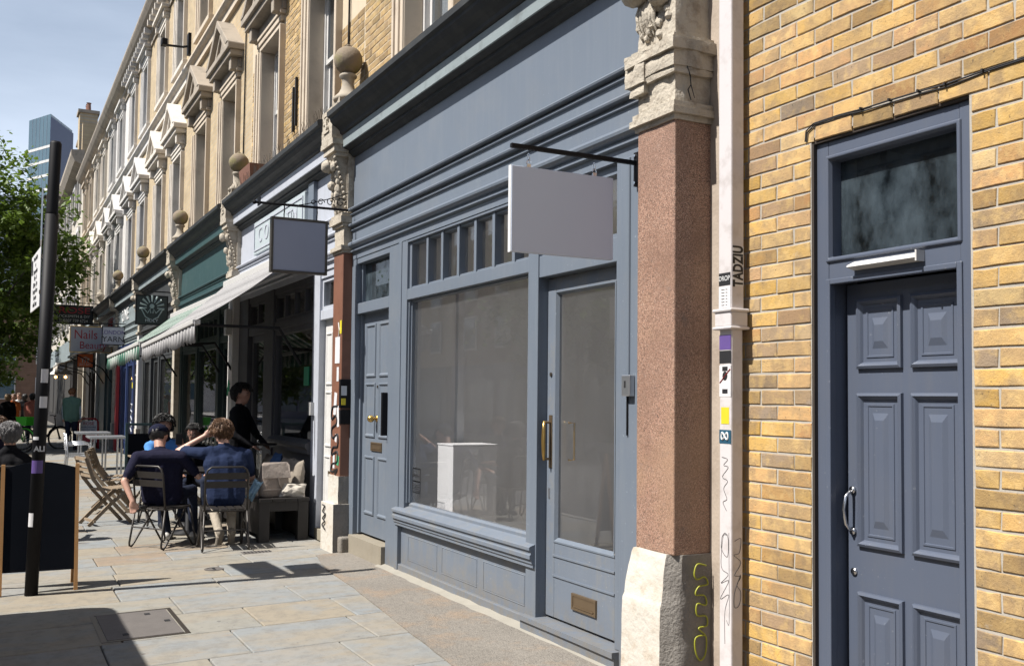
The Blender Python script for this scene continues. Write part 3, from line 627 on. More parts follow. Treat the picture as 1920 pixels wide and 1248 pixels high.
# cable along the brickwork
cb = thing('black_cable', 'thin black cable clipped along the bricks above the slate blue door', 'cable', (-3.5, BW, 2.85))
pts = [(-3.556, 0.09, 2.857), (-3.55, 0.09, 2.907), (-3.502, 0.09, 2.932), (-3.332, 0.09, 2.933), (-3.203, 0.09, 2.926), (-3.043, 0.09, 2.924), (-2.89, 0.09, 2.921), (-2.756, 0.09, 2.914), (-2.581, 0.09, 2.919), (-2.411, 0.09, 2.919), (-1.9, 0.09, 2.939)]
pts = [(x, BW-.009, z) for x, y, z in pts]
MB().tube(pts, .0035, 6).build('cable_run', 'black', cb)
MB().tube([(p[0]+.01, p[1], p[2]-.012*(1 if 3 < i < 8 else .5)) for i, p in enumerate(pts)], .003, 6).build('cable_run', 'black', cb)
for p in (pts[4], pts[5], pts[6], pts[7], pts[8]): bx('clip', 'black', cb, p[0]-.004, p[0]+.004, BW-.024, BW-.003, p[2]-.006, p[2]+.006)
# white square downpipe
dp = thing('drainpipe', 'white square rainwater pipe with stickers between granite pillar and brick wall', 'drainpipe', (-4.0, .03, 0))
PX0, PX1, PY0, PY1 = -4.066, -3.965, -.02, .065
def sqpipe(x0, x1, y0, y1, z0, z1, name, m='pipe'): return MB().box(x0, x1, y0, y1, z0, z1).build(name, m, dp, bevel=.008)
pipe_up = sqpipe(PX0, PX1, PY0, PY1, 2.02, 7, 'pipe_length'); pipe_lo = sqpipe(PX0+.004, PX1-.004, PY0+.004, PY1-.004, .02, 2.02, 'pipe_length')
sqpipe(PX0-.014, PX1+.014, PY0-.014, PY1+.014, 1.985, 2.065, 'pipe_collar'); sqpipe(PX0-.024, PX1+.024, PY0-.024, PY1+.02, 2.062, 2.08, 'pipe_collar'); sqpipe(PX0-.024, PX1+.024, PY0-.024, PY1+.02, 1.972, 1.988, 'pipe_collar')
F_ = PY0-.0005; S_ = PX1+.0005
def stick(z0, z1, m, x0=PX0+.006, x1=PX1-.006, y=None, name='sticker'):
    y = (PY0+.004 if z1 < 2 else PY0)-.0015 if y is None else y
    return bx(name, m, dp, x0, x1, y, y+.0012, z0, z1)
def ftext(s, z, size, m, sx=1.0, x=None, bold=0, rot=False, dz=0):
    y = (PY0+.004 if z < 2 else PY0)-.003
    return text_part(s, size, ((PX0+PX1)/2 if x is None else x, y, z), (0, 0, 1) if rot else (1, 0, 0), (-1, 0, 0) if rot else (0, 0, 1), m, dp, sx=sx, bold=bold, depth=.0006)
stick(2.20, 2.265, 'ink'); ftext('DROP', 2.235, .036, 'white', 0.9)
stick(2.085, 2.195, 'paper')
for k in range(6): ftext('~~  ~', 2.18-.016*k, .02, 'ink', 1.0)
bx('lettering_plate', 'white', dp, PX1, PX1+.0008, PY0+.012, PY1-.004, 2.195, 2.40)
text_part('TADZIU', .088, (PX1+.0016, (PY0+PY1)/2+.004, 2.297), (0, 0, 1), (0, -1, 0), 'ink', dp, sx=.64, bold=.0035, depth=.0004, spacing=1.05)
stick(1.87, 1.945, 'purple'); stick(1.80, 1.865, 'ink')
stick(1.63, 1.79, 'paper')
for (z, mm) in ((1.775, 'ink'), (1.66, 'ink')): stick(z-.014, z+.008, mm, PX0+.03, PX1-.03, PY0+.004-.003)
mb = MB(); mb.ball((-4.016, PY0+.003, 1.735), .022, 10, 6, sq=(1, .1, 1.15)); mb.build('printed_mark', 'ink', dp)
mb = MB(); mb.tube([(-4.055, PY0+.0015, 1.70), (-3.975, PY0+.0015, 1.77)], .004, 4); mb.build('printed_stripe', 'red', dp)
stick(1.49, 1.575, 'yellow', PX0+.02, PX1-.02); stick(1.39, 1.46, 'blue_sticker')
mb = MB(); mb.tube([(-4.016+.026*math.sin(t), PY0+.0005, 1.428+.022*math.sin(t)*math.cos(t)*1.6) for t in [k*math.pi/12 for k in range(24)]], .005, 5, closed=True); mb.build('infinity_mark', 'white', dp)
def scrawl(parent, P0, ux, uz, pts, r, m, name='graffiti'):
    P0 = Vector(P0); ux = Vector(ux); uz = Vector(uz)
    # smooth through the points
    Q = []
    for i in range(len(pts)-1):
        p0 = pts[max(i-1, 0)]; p1 = pts[i]; p2 = pts[i+1]; p3 = pts[min(i+2, len(pts)-1)]
        for k in range(6):
            t = k/6; f = lambda a, b, c, d: 0.5*((2*b)+(-a+c)*t+(2*a-5*b+4*c-d)*t*t+(-a+3*b-3*c+d)*t**3)
            Q.append(P0+ux*f(p0[0], p1[0], p2[0], p3[0])+uz*f(p0[1], p1[1], p2[1], p3[1]))
    Q.append(P0+ux*pts[-1][0]+uz*pts[-1][1])
    return MB().tube(Q, r, 5).build(name, m, parent)
yF = PY0+.0035
scrawl(dp, (-4.016, yF, .80), (1, 0, 0), (0, 0, 1), [(.02, .13), (-.02, .12), (-.025, .05), (.02, .02), (.025, .11), (-.01, .13), (-.03, .0), (-.02, -.05), (.025, -.07), (-.03, -.12), (.03, -.1), (-.035, -.2), (.03, -.17), (.0, -.26), (.0, -.42)], .0013, 'ink')
scrawl(dp, (-4.016, yF, .80), (1, 0, 0), (0, 0, 1), [(.03, .14), (.033, -.1), (.034, -.25), (.03, -.32), (.012, -.30)], .0013, 'ink')
scrawl(dp, (-4.016, yF, 1.22), (1, 0, 0), (0, 0, 1), [(-.025, .1), (.02, .09), (-.01, .06), (.025, .05), (-.02, .0), (.02, -.02), (-.01, -.06), (.015, -.11), (-.015, -.13), (.012, -.17)], .0016, 'ink')
scrawl(dp, (PX1-.0025, .026, .78), (0, 1, 0), (0, 0, 1), [(-.02, .12), (.02, .13), (.01, .06), (-.025, .05), (.02, .01), (-.02, -.05), (.02, -.06), (-.005, -.1), (.02, -.14), (.01, -.2), (-.02, -.21), (-.02, -.14), (.02, -.05)], .0012, 'ink')
# rendered strip between pillar and pipe
rs_ = thing('render_strip', 'narrow grey rendered wall strip between the granite pillar and the white pipe', 'wall strip', (-4.2, .08, 0))
MB().box(-4.36, -4.075, .145, .22, 0, 7).build('render_face', 'render_cream', rs_, bevel=.006)

# ------------------------------------------------------------------ pilasters of the shopping parade
def rough_mesh(mb, name, m, parent, amp=.008, cuts=3, scale=14, smooth=True, fine=.35):
    bm = bmesh.new(); vs_ = [bm.verts.new(p) for p in mb.v]
    for f, k in zip(mb.f, mb.m):
        try:
            q = bm.faces.new([vs_[i] for i in f]); q.material_index = k
        except ValueError: pass
    if cuts: bmesh.ops.subdivide_edges(bm, edges=bm.edges[:], cuts=cuts, use_grid_fill=True)
    bm.normal_update()
    D = []
    for v in bm.verts:
        n = mnoise.noise(v.co*scale)+fine*mnoise.noise(v.co*scale*3.1); D.append(v.normal*n*amp)
    for v, d in zip(bm.verts, D): v.co += d
    o = org(parent)
    for v in bm.verts: v.co -= o
    me = bpy.data.meshes.new(name); bm.to_mesh(me); bm.free()
    for k in (m if isinstance(m, (list, tuple)) else [m]): me.materials.append(M[k])
    if smooth: me.polygons.foreach_set('use_smooth', [True]*len(me.polygons)); me.set_sharp_from_angle(angle=R_(38))
    ob = bpy.data.objects.new(name, me); COL.objects.link(ob); ob.parent = parent; ORG[ob.name] = o; return ob
def stepped(mb, xc, hw, yf, yb, levels, mi=0):      # levels: (z0, z1, extra) blocks that step out in front and to both sides
    for z0, z1, e in levels: mb.box(xc-hw-e, xc+hw+e, yf-e, yb, z0, z1, mi)
    return mb
PILX = [-4.51, -10.24, -15.6, -21.0, -26.6, -32.2, -37.7, -43.2]
def finial(parent, X, y, z, r=.155, cuts=True):
    b = MB(); b.lathe((X, y, z), [(.15, 0), (.16, .03), (.13, .06), (.10, .09), (.075, .14), (.062, .20), (.07, .25), (.095, .27), (.095, .29), (.07, .31)], 16)
    bo = b.build('finial_stem', 'finial_base', parent, smooth=True); s = MB(); s.ball((X, y, z+.31+r*.92), r, 20, 13); s.ball((X, y, z+.31+r*1.9), .03, 8, 5)
    rough_mesh(s, 'finial_ball', 'finial', bo, .006, 0, 18)
def console(parent, X, hw, z0, z1, yf, m='capital', k=1.0):
    # carved scroll bracket: side cheeks with an S outline, a leaf in front and two bosses
    h = z1-z0; out = []
    for t in [i/14 for i in range(15)]:
        y = yf-.02-.13*k*(t**1.6)-.03*k*math.sin(t*math.pi*2.2); out.append((y, z0+h*t))
    prof = [(yf+.10, z0)]+out+[(yf+.10, z1)]
    b = MB(); b.ext_x(prof, X-hw*.62, X+hw*.62); co = rough_mesh(b, 'console_scroll', m, parent, .007, 1, 20)
    lf_ = MB()
    for t in [i/7 for i in range(7)]:
        y = yf-.04-.13*k*(t**1.6)-.03*k*math.sin(t*math.pi*2.2)
        for sx in (-1, 1): lf_.ball((X+sx*hw*.36, y-.005, z0+h*(t*.9+.06)), .045*k, 8, 6, sq=(.9, .8, 1.3))
        lf_.ball((X, y-.012, z0+h*(t*.9+.1)), .04*k, 8, 6, sq=(.7, .9, 1.4))
    lf_.ball((X, yf-.19*k, z1-.10*k), .060*k, 12, 8, sq=(1.1, .9, 1.1)); lf_.ball((X, yf-.13*k, z1-.30*k), .048*k, 12, 8, sq=(1.2, .9, 1.1))
    rough_mesh(lf_, 'carved_leaf', m, co, .012*k, 0, 25)
    bd_ = MB()
    for sx in (-1, 1):
        for t in [i/11 for i in range(12)]:
            y = yf-.01-.13*k*(t**1.6); bd_.ball((X+sx*hw*.78, y, z0+h*(t*.94+.03)), .017*k, 6, 5)
    bd_.build('bead_row', m, co, smooth=True, kind='stuff')
    return co
def pilaster(i, X, w, label, shaft_m, cap_m='capital', z_sh=(.78, 3.14), side=.10, fin=True, detail=True):
    yf = -.10; hw = w/2; yb = side
    t = thing('pilaster', label, 'pilaster', (X, yf, 0), 'stone pilasters between the shops')
    MB().box(X-hw, X+hw, yf, yb, z_sh[0], z_sh[1]).build('shaft', shaft_m, t, bevel=.008)
    return t, hw, yf, yb
# nearest pilaster: pink granite, chipped white plinth
t, hw, yf, yb = pilaster(0, -4.51, .35, 'pink granite pilaster with chipped white plinth and crumbling capital beside the drainpipe', 'granite', side=.16)
NP = t; X = -4.51
pl = MB()
prof = [(X-hw-.02, yf-.015), (X+hw-.02, yf-.02), (X+hw+.006, yf+.03), (X+hw+.006, .16), (X-hw-.02, .16)]
def sect(z, gx, gy): return [(X-hw-.012-gx, yf-.012-gy, z), (X+hw-.045-gx*.1, yf-.012-gy, z), (X+hw+.012, yf+.05-gy*.3, z), (X+hw+.014, .16, z), (X-hw-.012-gx, .16, z)]
S = [sect(0, .055, .045), sect(.26, .05, .042), sect(.50, .046, .038), sect(.53, .036, .03), sect(.68, .022, .018), sect(.76, .008, .006), sect(.782, .0, .0)]
V = [p for s_ in S for p in s_]; F = []; MI = []
for a in range(len(S)-1):
    for k in range(5):
        F.append((a*5+k, a*5+(k+1) % 5, (a+1)*5+(k+1) % 5, (a+1)*5+k)); MI.append(0 if k in (0, 4) else 1)
F.append(tuple(range((len(S)-1)*5, len(S)*5))); MI.append(0)
pl.v = V; pl.f = F; pl.m = MI
plo = rough_mesh(pl, 'plinth', ['plinth_white', 'roughcast'], t, .008, 4, 9)
scrawl(plo, (X+hw+.0235, .06, .42), (0, 1, 0), (0, 0, 1), [(.04, .30), (-.02, .31), (-.04, .26), (-.02, .23), (.03, .24), (.05, .2), (-.01, .19), (-.03, .15), (.03, .14), (.04, .09), (-.02, .1), (-.02, .04), (.04, .03), (.045, -.02), (-.01, -.03), (.04, -.08), (.035, -.17), (.0, -.2), (-.03, -.15), (-.03, -.08), (.03, -.07)], .0045, 'yellow_green')
cp = MB(); stepped(cp, X, hw, yf, .17, [(3.135, 3.165, .012), (3.165, 3.20, .035), (3.20, 3.235, .022)]); rough_mesh(cp, 'necking_moulding', 'capital', t, .004, 3, 22)
cp = MB(); stepped(cp, X, hw, yf, .17, [(3.235, 3.40, -.005), (3.395, 3.43, .018), (3.43, 3.52, .028)])
cpo = rough_mesh(cp, 'capital_block', 'capital', t, .016, 5, 11, fine=.6)
cp = MB(); stepped(cp, X, hw, yf, .17, [(3.515, 3.575, .05), (3.57, 3.60, .028)]); rough_mesh(cp, 'abacus', 'capital', t, .014, 5, 9, fine=.5)
cp = MB(); cp.box(X-hw-.075, X-hw+.12, yf-.045, yf+.06, 3.40, 3.535); cp.box(X-hw-.04, X-hw+.10, yf-.03, yf+.05, 3.345, 3.41); rough_mesh(cp, 'broken_moulding', 'capital', t, .016, 4, 13)
cp = MB(); cp.box(X-hw+.0, X+hw-.01, yf+.01, .17, 3.59, 4.3); rough_mesh(cp, 'upper_block', 'capital', t, .022, 7, 8, fine=.7)
lf_ = MB()
for k in range(6): lf_.tube([(X-.13+.028*k, yf+.0, 3.66), (X-.125+.028*k, yf-.03, 3.74), (X-.13+.03*k, yf-.035, 3.80), (X-.12+.028*k, yf-.005, 3.9)], [.007, .014, .016, .012], 8)
lf_.ball((X-.11, yf-.05, 3.93), .10, 12, 8, sq=(1.3, .9, .8)); lf_.ball((X+.06, yf-.03, 3.86), .07, 10, 7)
for k in range(26): lf_.ball((X-hw+.02+.3*rr.random(), yf-.0, 3.61+.3*rr.random()), .014+.02*rr.random(), 7, 5)
rough_mesh(lf_, 'carved_leaf', 'capital', t, .010, 0, 26)
ck = MB()
for pts in ([(0, .10, 3.58), (0, .12, 3.50), (0, .10, 3.44), (0, .125, 3.38), (0, .13, 3.33), (0, .155, 3.26)], [(0, .13, 3.33), (0, .11, 3.30), (0, .13, 3.245)]):
    ck.tube([(X+hw+.024, p[1]-.14, p[2]) for p in pts], [.003, .004, .003, .004, .003, .002][:len(pts)], 5)
ck.build('crack', 'ink', cpo)
# the other pilasters
labels = ['dark red painted pilaster covered in stickers and graffiti between grey shop and pale lilac shop',
          'cream pilaster with ball finial between the lilac shop and the teal shop',
          'weathered cream pilaster with ball finial beside the black hand emblem sign',
          'grey-white pilaster with ball finial above the dark shop with pale green fascia',
          'distant pilaster with pale ball finial right of the nail shop sign',
          'distant pilaster with urn finial near the white terrace fronts',
          'farthest pilaster of the parade near the dark locksmith sign']
shaft = ['granite_red', 'white_stucco', 'capital', 'white_stucco', 'capital', 'white_stucco', 'capital']
for i in range(1, 8):
    X = PILX[i]; wd = .32
    t, hw, yf, yb = pilaster(i, X, wd, labels[i-1], shaft[i-1], side=.03 if i > 0 else .1)
    pm = ['plinth_white', 'roughcast']; b = MB(); b.box(X-hw-.012, X+hw+.01, yf-.012, .03, .5, .785); b.box(X-hw-.07, X+hw+.035, yf-.07, .03, -.02, .5)
    b.m = [0]*12; b.m[3] = 1; b.m[9] = 1
    po = rough_mesh(b, 'plinth', pm, t, .010, 3 if i < 4 else 1, 9)
    c = MB(); stepped(c, X, hw, yf, .03, [(3.135, 3.165, .01), (3.165, 3.21, .035), (3.21, 3.42, -.005), (3.415, 3.45, .02), (3.45, 3.52, .045), (3.52, 3.555, .03)])
    rough_mesh(c, 'capital_block', 'capital', t, .006, 3 if i < 3 else 1, 16)
    bx('console_back', 'capital', t, X-hw, X+hw, -.06, .03, 3.555, 4.16)
    if i < 5: console(t, X, hw, 3.555, 4.16, -.06)
    c = MB(); stepped(c, X, hw, -.20, .05, [(4.16, 4.20, .0), (4.20, 4.27, .03), (4.27, 4.33, .055)]); rough_mesh(c, 'bracket_cornice', 'capital', t, .006, 2 if i < 4 else 0, 14)
    blk = rough_mesh(MB().box(X-hw-.02, X+hw+.02, -.255, .05, 4.33, 4.66), 'cornice_block', 'capital', t, .006, 2 if i < 4 else 0, 14)
    if i < 5:
        b = MB(); b.box(X-.09, X+.09, -.268, -.25, 4.42, 4.44); b.box(X-.09, X+.09, -.268, -.25, 4.60, 4.62); b.box(X-.02, X+.02, -.27, -.25, 4.46, 4.58)
        for q in range(3): b.ball((X+.05*(-1)**q, -.262, 4.47+.045*q), .022, 7, 5)
        b.build('carved_panel', 'capital', blk)
    c = MB(); c.box(X-.17, X+.17, -.2, .13, 4.66, 4.72); c.box(X-.13, X+.13, -.16, .1, 4.72, 4.80); rough_mesh(c, 'finial_pedestal', 'finial_base', t, .008, 1, 12)
    if i < 6: finial(t, X, -.03, 4.79)
    else:
        u = MB(); u.lathe((X, -.03, 4.79), [(.12, 0), (.1, .05), (.05, .1), (.05, .15), (.13, .25), (.15, .33), (.1, .42), (.04, .47), (.03, .55)], 12); u.build('urn', 'finial_base', t, smooth=True)
    if i == 1:     # stickers, intercom boxes and tags
        e = X+hw; fy = yf-.0015
        for (x0, x1, z0, z1, m, rz) in ((X-.05, X+.11, 1.97, 2.25, 'paper', 0), (X+.02, X+.09, 1.78, 1.93, 'paper', 0), (X-.06, X+.03, 1.42, 1.66, 'paper', .15), (X+.05, X+.12, 1.30, 1.52, 'paper', -.1), (X+.0, X+.06, 1.14, 1.22, 'paper', .2), (X+.06, X+.14, .78+.12, 1.0, 'green_sticker', .2), (X-.06, X+.0, .86, 1.0, 'paper', 0), (X+.10, X+.159, 2.28, 2.42, 'yellow', 0)):
            q = MB().box(-(x1-x0)/2, (x1-x0)/2, -.0012, .0012, -(z1-z0)/2, (z1-z0)/2).build('sticker', m); q.parent = t; q.location = ((x0+x1)/2-X, fy-yf-.001, (z0+z1)/2); q.rotation_euler = (0, rz, 0)
        scrawl(t, (X, yf-.003, 1.1), (1, 0, 0), (0, 0, 1), [(.08, .42), (-.1, .40), (-.12, .28), (.02, .32), (.06, .24), (-.1, .18), (-.08, .08), (.09, .12), (.1, .0), (-.05, -.02), (-.1, -.1), (.08, -.06), (.1, -.16), (-.08, -.2), (-.1, -.28), (.1, -.24), (.02, -.3)], .011, 'ink')
        scrawl(t, (X-.02, yf-.084, .3), (1, 0, 0), (0, 0, 1), [(-.12, .17), (-.05, .16), (-.1, .1), (-.02, .08), (-.1, .03), (-.04, .0), (-.12, -.04), (-.03, -.08)], .008, 'ink', 'graffiti')
        bx('intercom_box', 'black_metal', t, e-.02, e+.028, -.115, .01, 1.50, 1.80, bevel=.004); bx('intercom_face', 'alu', t, e+.0281, e+.032, -.105, -.045, 1.63, 1.73)
        bx('warning_label', 'yellow', t, e+.0281, e+.0325, -.10, -.055, 1.53, 1.60); bx('meter_box', 'black_metal', t, e-.02, e+.03, -.11, .0, 1.33, 1.48, bevel=.004)
        MB().tube([(X+.06, yf-.004, 2.25), (X+.10, yf-.008, 2.32), (X+.06, yf-.006, 2.40)], .006, 6).build('wire', 'white', t)
    if i == 2:
        scrawl(t, (X-.02, yf-.004, 1.72), (1, 0, 0), (0, 0, 1), [(-.08, -.1), (.0, .14), (.04, -.02), (-.06, .02), (.08, .08)], .012, 'green_sticker')
        bx('junction_box', 'off_white', t, X-.06, X+.09, yf-.09, yf, 2.55, 2.95, bevel=.01)

# ------------------------------------------------------------------ entablatures
def entablature(parent, x0, x1, m_frieze, m_strip='fascia_strip', m_dark='black_paint', m_mould=None):
    mm = m_mould or m_frieze
    bx('frieze_board', m_frieze, parent, x0, x1, .0, .14, 3.585, 4.17)
    p = [(.12, 3.06), (-.004, 3.06), (-.004, 3.13), (-.034, 3.138), (-.034, 3.15), (-.012, 3.154), (-.012, 3.178), (-.04, 3.184), (-.056, 3.20), (-.06, 3.218), (-.052, 3.236), (-.03, 3.246), (-.014, 3.248), (-.014, 3.358), (-.034, 3.362), (-.034, 3.374), (-.018, 3.378), (-.018, 3.398), (-.062, 3.406), (-.066, 3.418), (-.06, 3.43), (-.026, 3.434), (-.026, 3.524), (-.046, 3.53), (-.046, 3.542), (-.026, 3.546), (-.026, 3.562), (-.072, 3.57), (-.076, 3.582), (-.07, 3.593), (.12, 3.60)]
    MB().ext_x(p, x0, x1).build('architrave_moulding', mm, parent)
    s = [(.12, 4.15), (.0, 4.15), (-.03, 4.16), (-.05, 4.185), (-.07, 4.19), (-.07, 4.215), (-.13, 4.235), (.12, 4.30)]
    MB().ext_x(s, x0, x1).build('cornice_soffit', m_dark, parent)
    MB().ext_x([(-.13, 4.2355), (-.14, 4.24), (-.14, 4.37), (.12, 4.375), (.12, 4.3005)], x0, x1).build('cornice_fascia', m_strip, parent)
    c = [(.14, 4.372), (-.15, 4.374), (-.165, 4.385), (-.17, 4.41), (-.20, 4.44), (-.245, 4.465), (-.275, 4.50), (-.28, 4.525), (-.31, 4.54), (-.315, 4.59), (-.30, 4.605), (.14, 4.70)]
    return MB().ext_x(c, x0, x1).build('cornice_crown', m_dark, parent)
# ------------------------------------------------------------------ the grey shop
sh = thing('shopfront', 'grey-blue painted empty shopfront with blank fascia and large display window', 'shopfront', (-7.3, 0, 0))
entablature(sh, -10.06, -4.68, 'paint')
for (a, b_, y_, z_) in ((-10.075, -9.93, 0, 0), (-8.97, -8.70, .002, 0), (-8.70, -8.63, -.008, 0), (-5.05, -4.985, 0, .12), (-4.985, -4.66, -.012, 0)): bx('post', 'paint', sh, a, b_, y_, .14, z_, 3.06, bevel=.005)

# side door
sdz = .215
sdf = MB(); sdf.box(-9.93, -8.97, .003, .13, 2.475, 2.585); sdf.box(-9.93, -8.97, .003, .13, 3.0, 3.059); sdf.box(-9.93, -9.895, .05, .13, sdz, 2.475); sdf.box(-9.005, -8.97, .05, .13, sdz, 2.475)
sdf.box(-9.93, -9.88, .05, .13, 2.585, 3.0); sdf.box(-9.02, -8.97, .05, .13, 2.585, 3.0); sdf.build('side_door_frame', 'paint', sh, bevel=.004)
bx('fanlight_pane', 'glass_dirty', sh, -9.88, -9.02, .085, .091, 2.585, 3.0)
sl = bx('side_door_leaf', 'paint_wood', sh, -9.894, -9.006, .08, .125, sdz+.012, 2.42, bevel=.003)
bx('side_door_head', 'paint', sh, -9.895, -9.005, .085, .13, 2.42, 2.475)
def panel2(parent, m, x0, x1, z0, z1, y, k=1.0):
    R = [(x0, x1, z0, z1, y), (x0+.004, x1-.004, z0+.004, z1-.004, y-.012), (x0+.018, x1-.018, z0+.018, z1-.018, y-.014), (x0+.045, x1-.045, z0+.05, z1-.045, y+.012), (x0+.05, x1-.05, z0+.055, z1-.05, y+.012), (x0+.055, x1-.055, z0+.06, z1-.055, y+.004)]
    return MB().rings(R).build('door_panel', m, parent)
for (z0, z1) in ((1.82, 2.36), (1.18+.03, 1.76), (.43, 1.02)):
    panel2(sl, 'paint_wood', -9.80, -9.51, z0, z1, .08); panel2(sl, 'paint_wood', -9.41, -9.10, z0, z1, .08)
def letter_plate(parent, x0, x1, z0, z1, y, name='letter_plate'):
    p = MB().rings([(x0, x1, z0, z1, y), (x0+.003, x1-.003, z0+.003, z1-.003, y-.012), (x0+.02, x1-.02, z0+.018, z1-.018, y-.012), (x0+.022, x1-.022, z0+.02, z1-.02, y-.006)], cap=False).build(name, 'bronze', parent)
    bx('flap', 'bronze', p, x0+.02, x1-.02, y-.008, y, z0+.018, z1-.018); bx('flap_grip', 'bronze', p, x0+.03, x1-.03, y-.014, y-.008, z0+.022, z0+.03)
letter_plate(sl, -9.61, -9.30, 1.075, 1.165, .08)
kn = MB(); kn.tube([(-9.46, .08, 1.40), (-9.46, .04, 1.40)], .013, 10); kn.ball((-9.46, .015, 1.40), .036, 14, 9); kn.tube([(-9.46, .08, 1.40), (-9.46, .072, 1.40)], .034, 16); kn.build('door_knob', 'brass', sl, smooth=True)
MB().tube([(-9.44, .08, 1.72), (-9.44, .068, 1.72)], .014, 10).build('door_viewer', 'gunmetal', sl)
kp = bx('keypad_lock', 'alu', sl, -9.19, -9.09, .045, .08, 1.33, 1.66, bevel=.004)
for q in range(6): bx('key_button', 'steel', kp, -9.175, -9.105, .038, .045, 1.61-q*.045, 1.635-q*.045)
bx('entry_panel', 'black_metal', sh, -8.99, -8.955, -.055, .002, 1.25, 1.66, bevel=.004)
stp = MB(); stp.box(-9.95, -8.975, -.035, .20, .0, .20); rough_mesh(stp, 'door_step', 'step_stone', sh, .006, 5, 8)
bx('step_cheek', 'concrete', sh, -10.08, -9.94, -.12, .02, 0, .17, bevel=.02)
# window
wf = MB(); XW0, XW1 = -8.63, -6.02
wf.box(XW0, -8.50, .0, .11, .60, 3.06); wf.box(-8.50, -6.165, .002, .11, 2.505, 2.605); wf.box(-8.50, -6.165, .002, .11, 3.035, 3.06); wf.box(-6.165, -6.02, -.004, .13, .0, 3.06)
wfo = wf.build('window_frame', 'paint', sh, bevel=.004)
b = MB()
for q in range(2): b.box(-8.50+q*.016, -8.484+q*.016, .02+.022*q, .1, .66, 2.505)
b.box(-8.468, -6.165, .045, .1, 2.487, 2.506); b.build('bead', 'paint', wfo, bevel=.002)
tl = MB(); tl.box(-8.50, -8.452, .025, .1, 2.605, 3.035); tx = [-8.41, -8.075, -7.75, -7.42, -7.095, -6.77, -6.44]
for k, xx in enumerate(tx[1:]): tl.box(xx-.022, xx+.022, .018, .1, 2.605, 3.035); 
tl.box(-8.452, -6.165, .03, .1, 2.605, 2.625); tl.box(-8.452, -6.165, .03, .1, 3.012, 3.035); tlo = tl.build('transom_bars', 'paint', wfo, bevel=.003)
gp = bx('display_pane', 'glass_shop', sh, -8.47, -6.165, .072, .078, .655, 2.49)
ed = [-8.452]+[x_ for x_ in tx[1:]]+[-6.165]
for k in range(len(ed)-1): bx('transom_pane', 'glass', sh, ed[k]+.02, ed[k+1]-.02, .07, .076, 2.625, 3.012)
sp = [(.10, .665), (.06, .665), (.045, .65), (.045, .628), (-.043, .598), (-.05, .592), (-.05, .572), (-.036, .566), (-.036, .545), (-.046, .538), (-.046, .512), (-.03, .504), (-.03, .48), (-.02, .472), (-.02, .45), (.10, .45)]
sill = MB().ext_x(sp, -8.70+.02, -6.03).build('window_sill', 'paint_low', sh)
st = MB(); st.box(-8.63, -6.165, .03, .12, .0, .47); st.box(-8.63, -6.165, .0, .04, .0, .095); sto = st.build('stall_riser', 'paint_low', sh, bevel=.006)
for (a, b_) in ((-8.45, -7.79), (-7.69, -7.01), (-6.90, -6.23)):
    MB().rings([(a, b_, .15, .37, .0299), (a+.002, b_-.002, .152, .368, .0265), (a+.006, b_-.006, .156, .364, .0265), (a+.009, b_-.009, .159, .361, .034), (a+.013, b_-.013, .163, .357, .0285)]).build('riser_panel', 'paint_low', sto)
# window vinyl
vy = .069
vp = bx('letting_notice', 'glass', sh, -8.455, -8.27, vy-.001, vy, .70, .98)
vb = MB(); frame_ring(vb, -8.455, -8.27, .86, .98, .006, vy-.004, vy-.002); frame_ring(vb, -8.455, -8.27, .76, .862, .004, vy-.004, vy-.002)
for q in range(4): vb.box(-8.44, -8.30+.02*(q % 2), vy-.004, vy-.002, .83-q*.018, .834-q*.018)
vb.build('notice_lines', 'ink', vp); text_part('space[ ber ]', .032, (-8.365, vy-.003, .918), (1, 0, 0), (0, 0, 1), 'ink', vp, bold=.001, depth=.0005, sx=.9)
# shop door
bx('door_head', 'paint', sh, -6.02, -5.05, .004, .13, 2.45, 2.60, bevel=.004)
fl_ = MB(); fl_.box(-6.02, -5.98, .03, .12, 2.60, 3.06); fl_.box(-5.09, -5.05, .03, .12, 2.60, 3.06); fl_.box(-5.98, -5.09, .03, .12, 2.60, 2.63); fl_.box(-5.98, -5.09, .03, .12, 3.0, 3.06); fl_.build('door_fanlight_frame', 'paint', sh)
bx('fanlight_pane', 'glass', sh, -5.98, -5.09, .07, .076, 2.63, 3.0)
dl = MB(); LY = .075
dl.box(-6.015, -5.905, LY, LY+.05, .135, 2.44); dl.box(-5.165, -5.055, LY, LY+.05, .135, 2.44); dl.box(-5.905, -5.165, LY+.001, LY+.049, 2.345, 2.44); dl.box(-5.905, -5.165, LY+.001, LY+.049, .135, .645)
dlo = dl.build('shop_door_leaf', 'paint_low', sh, bevel=.004)
MB().rings([(-5.91, -5.16, .64, 2.35, LY-.004), (-5.90, -5.17, .65, 2.34, LY-.004), (-5.885, -5.185, .67, 2.325, LY+.02), (-5.885, -5.185, .67, 2.325, LY+.03)], cap=False).build('glazing_bead', 'paint', dlo)
bx('door_pane', 'glass_shop', dlo, -5.885, -5.185, LY+.022, LY+.028, .67, 2.325)
for z in (.545, .41): bx('door_moulding', 'paint_low', dlo, -5.92, -5.16, LY-.007, LY+.004, z, z+.012)
letter_plate(dlo, -5.66, -5.36, .235, .345, LY)
def pull(xp, y, name='pull_handle'):
    p = MB(); p.box(xp-.02, xp+.02, y-.006, y, 1.14, 1.50); p.tube([(xp, y, 1.45), (xp, y-.05, 1.45)], .009, 8); p.tube([(xp, y, 1.20), (xp, y-.05, 1.20)], .009, 8)
    o = p.build(name, 'bronze', dlo, smooth=False); g = MB(); g.tube([(xp, y-.055, 1.19), (xp, y-.058, 1.25), (xp, y-.06, 1.325), (xp, y-.058, 1.40), (xp, y-.055, 1.46)], [.008, .013, .015, .013, .008], 10); g.build('grip', 'brass', o, smooth=True)
pull(-5.96, LY)
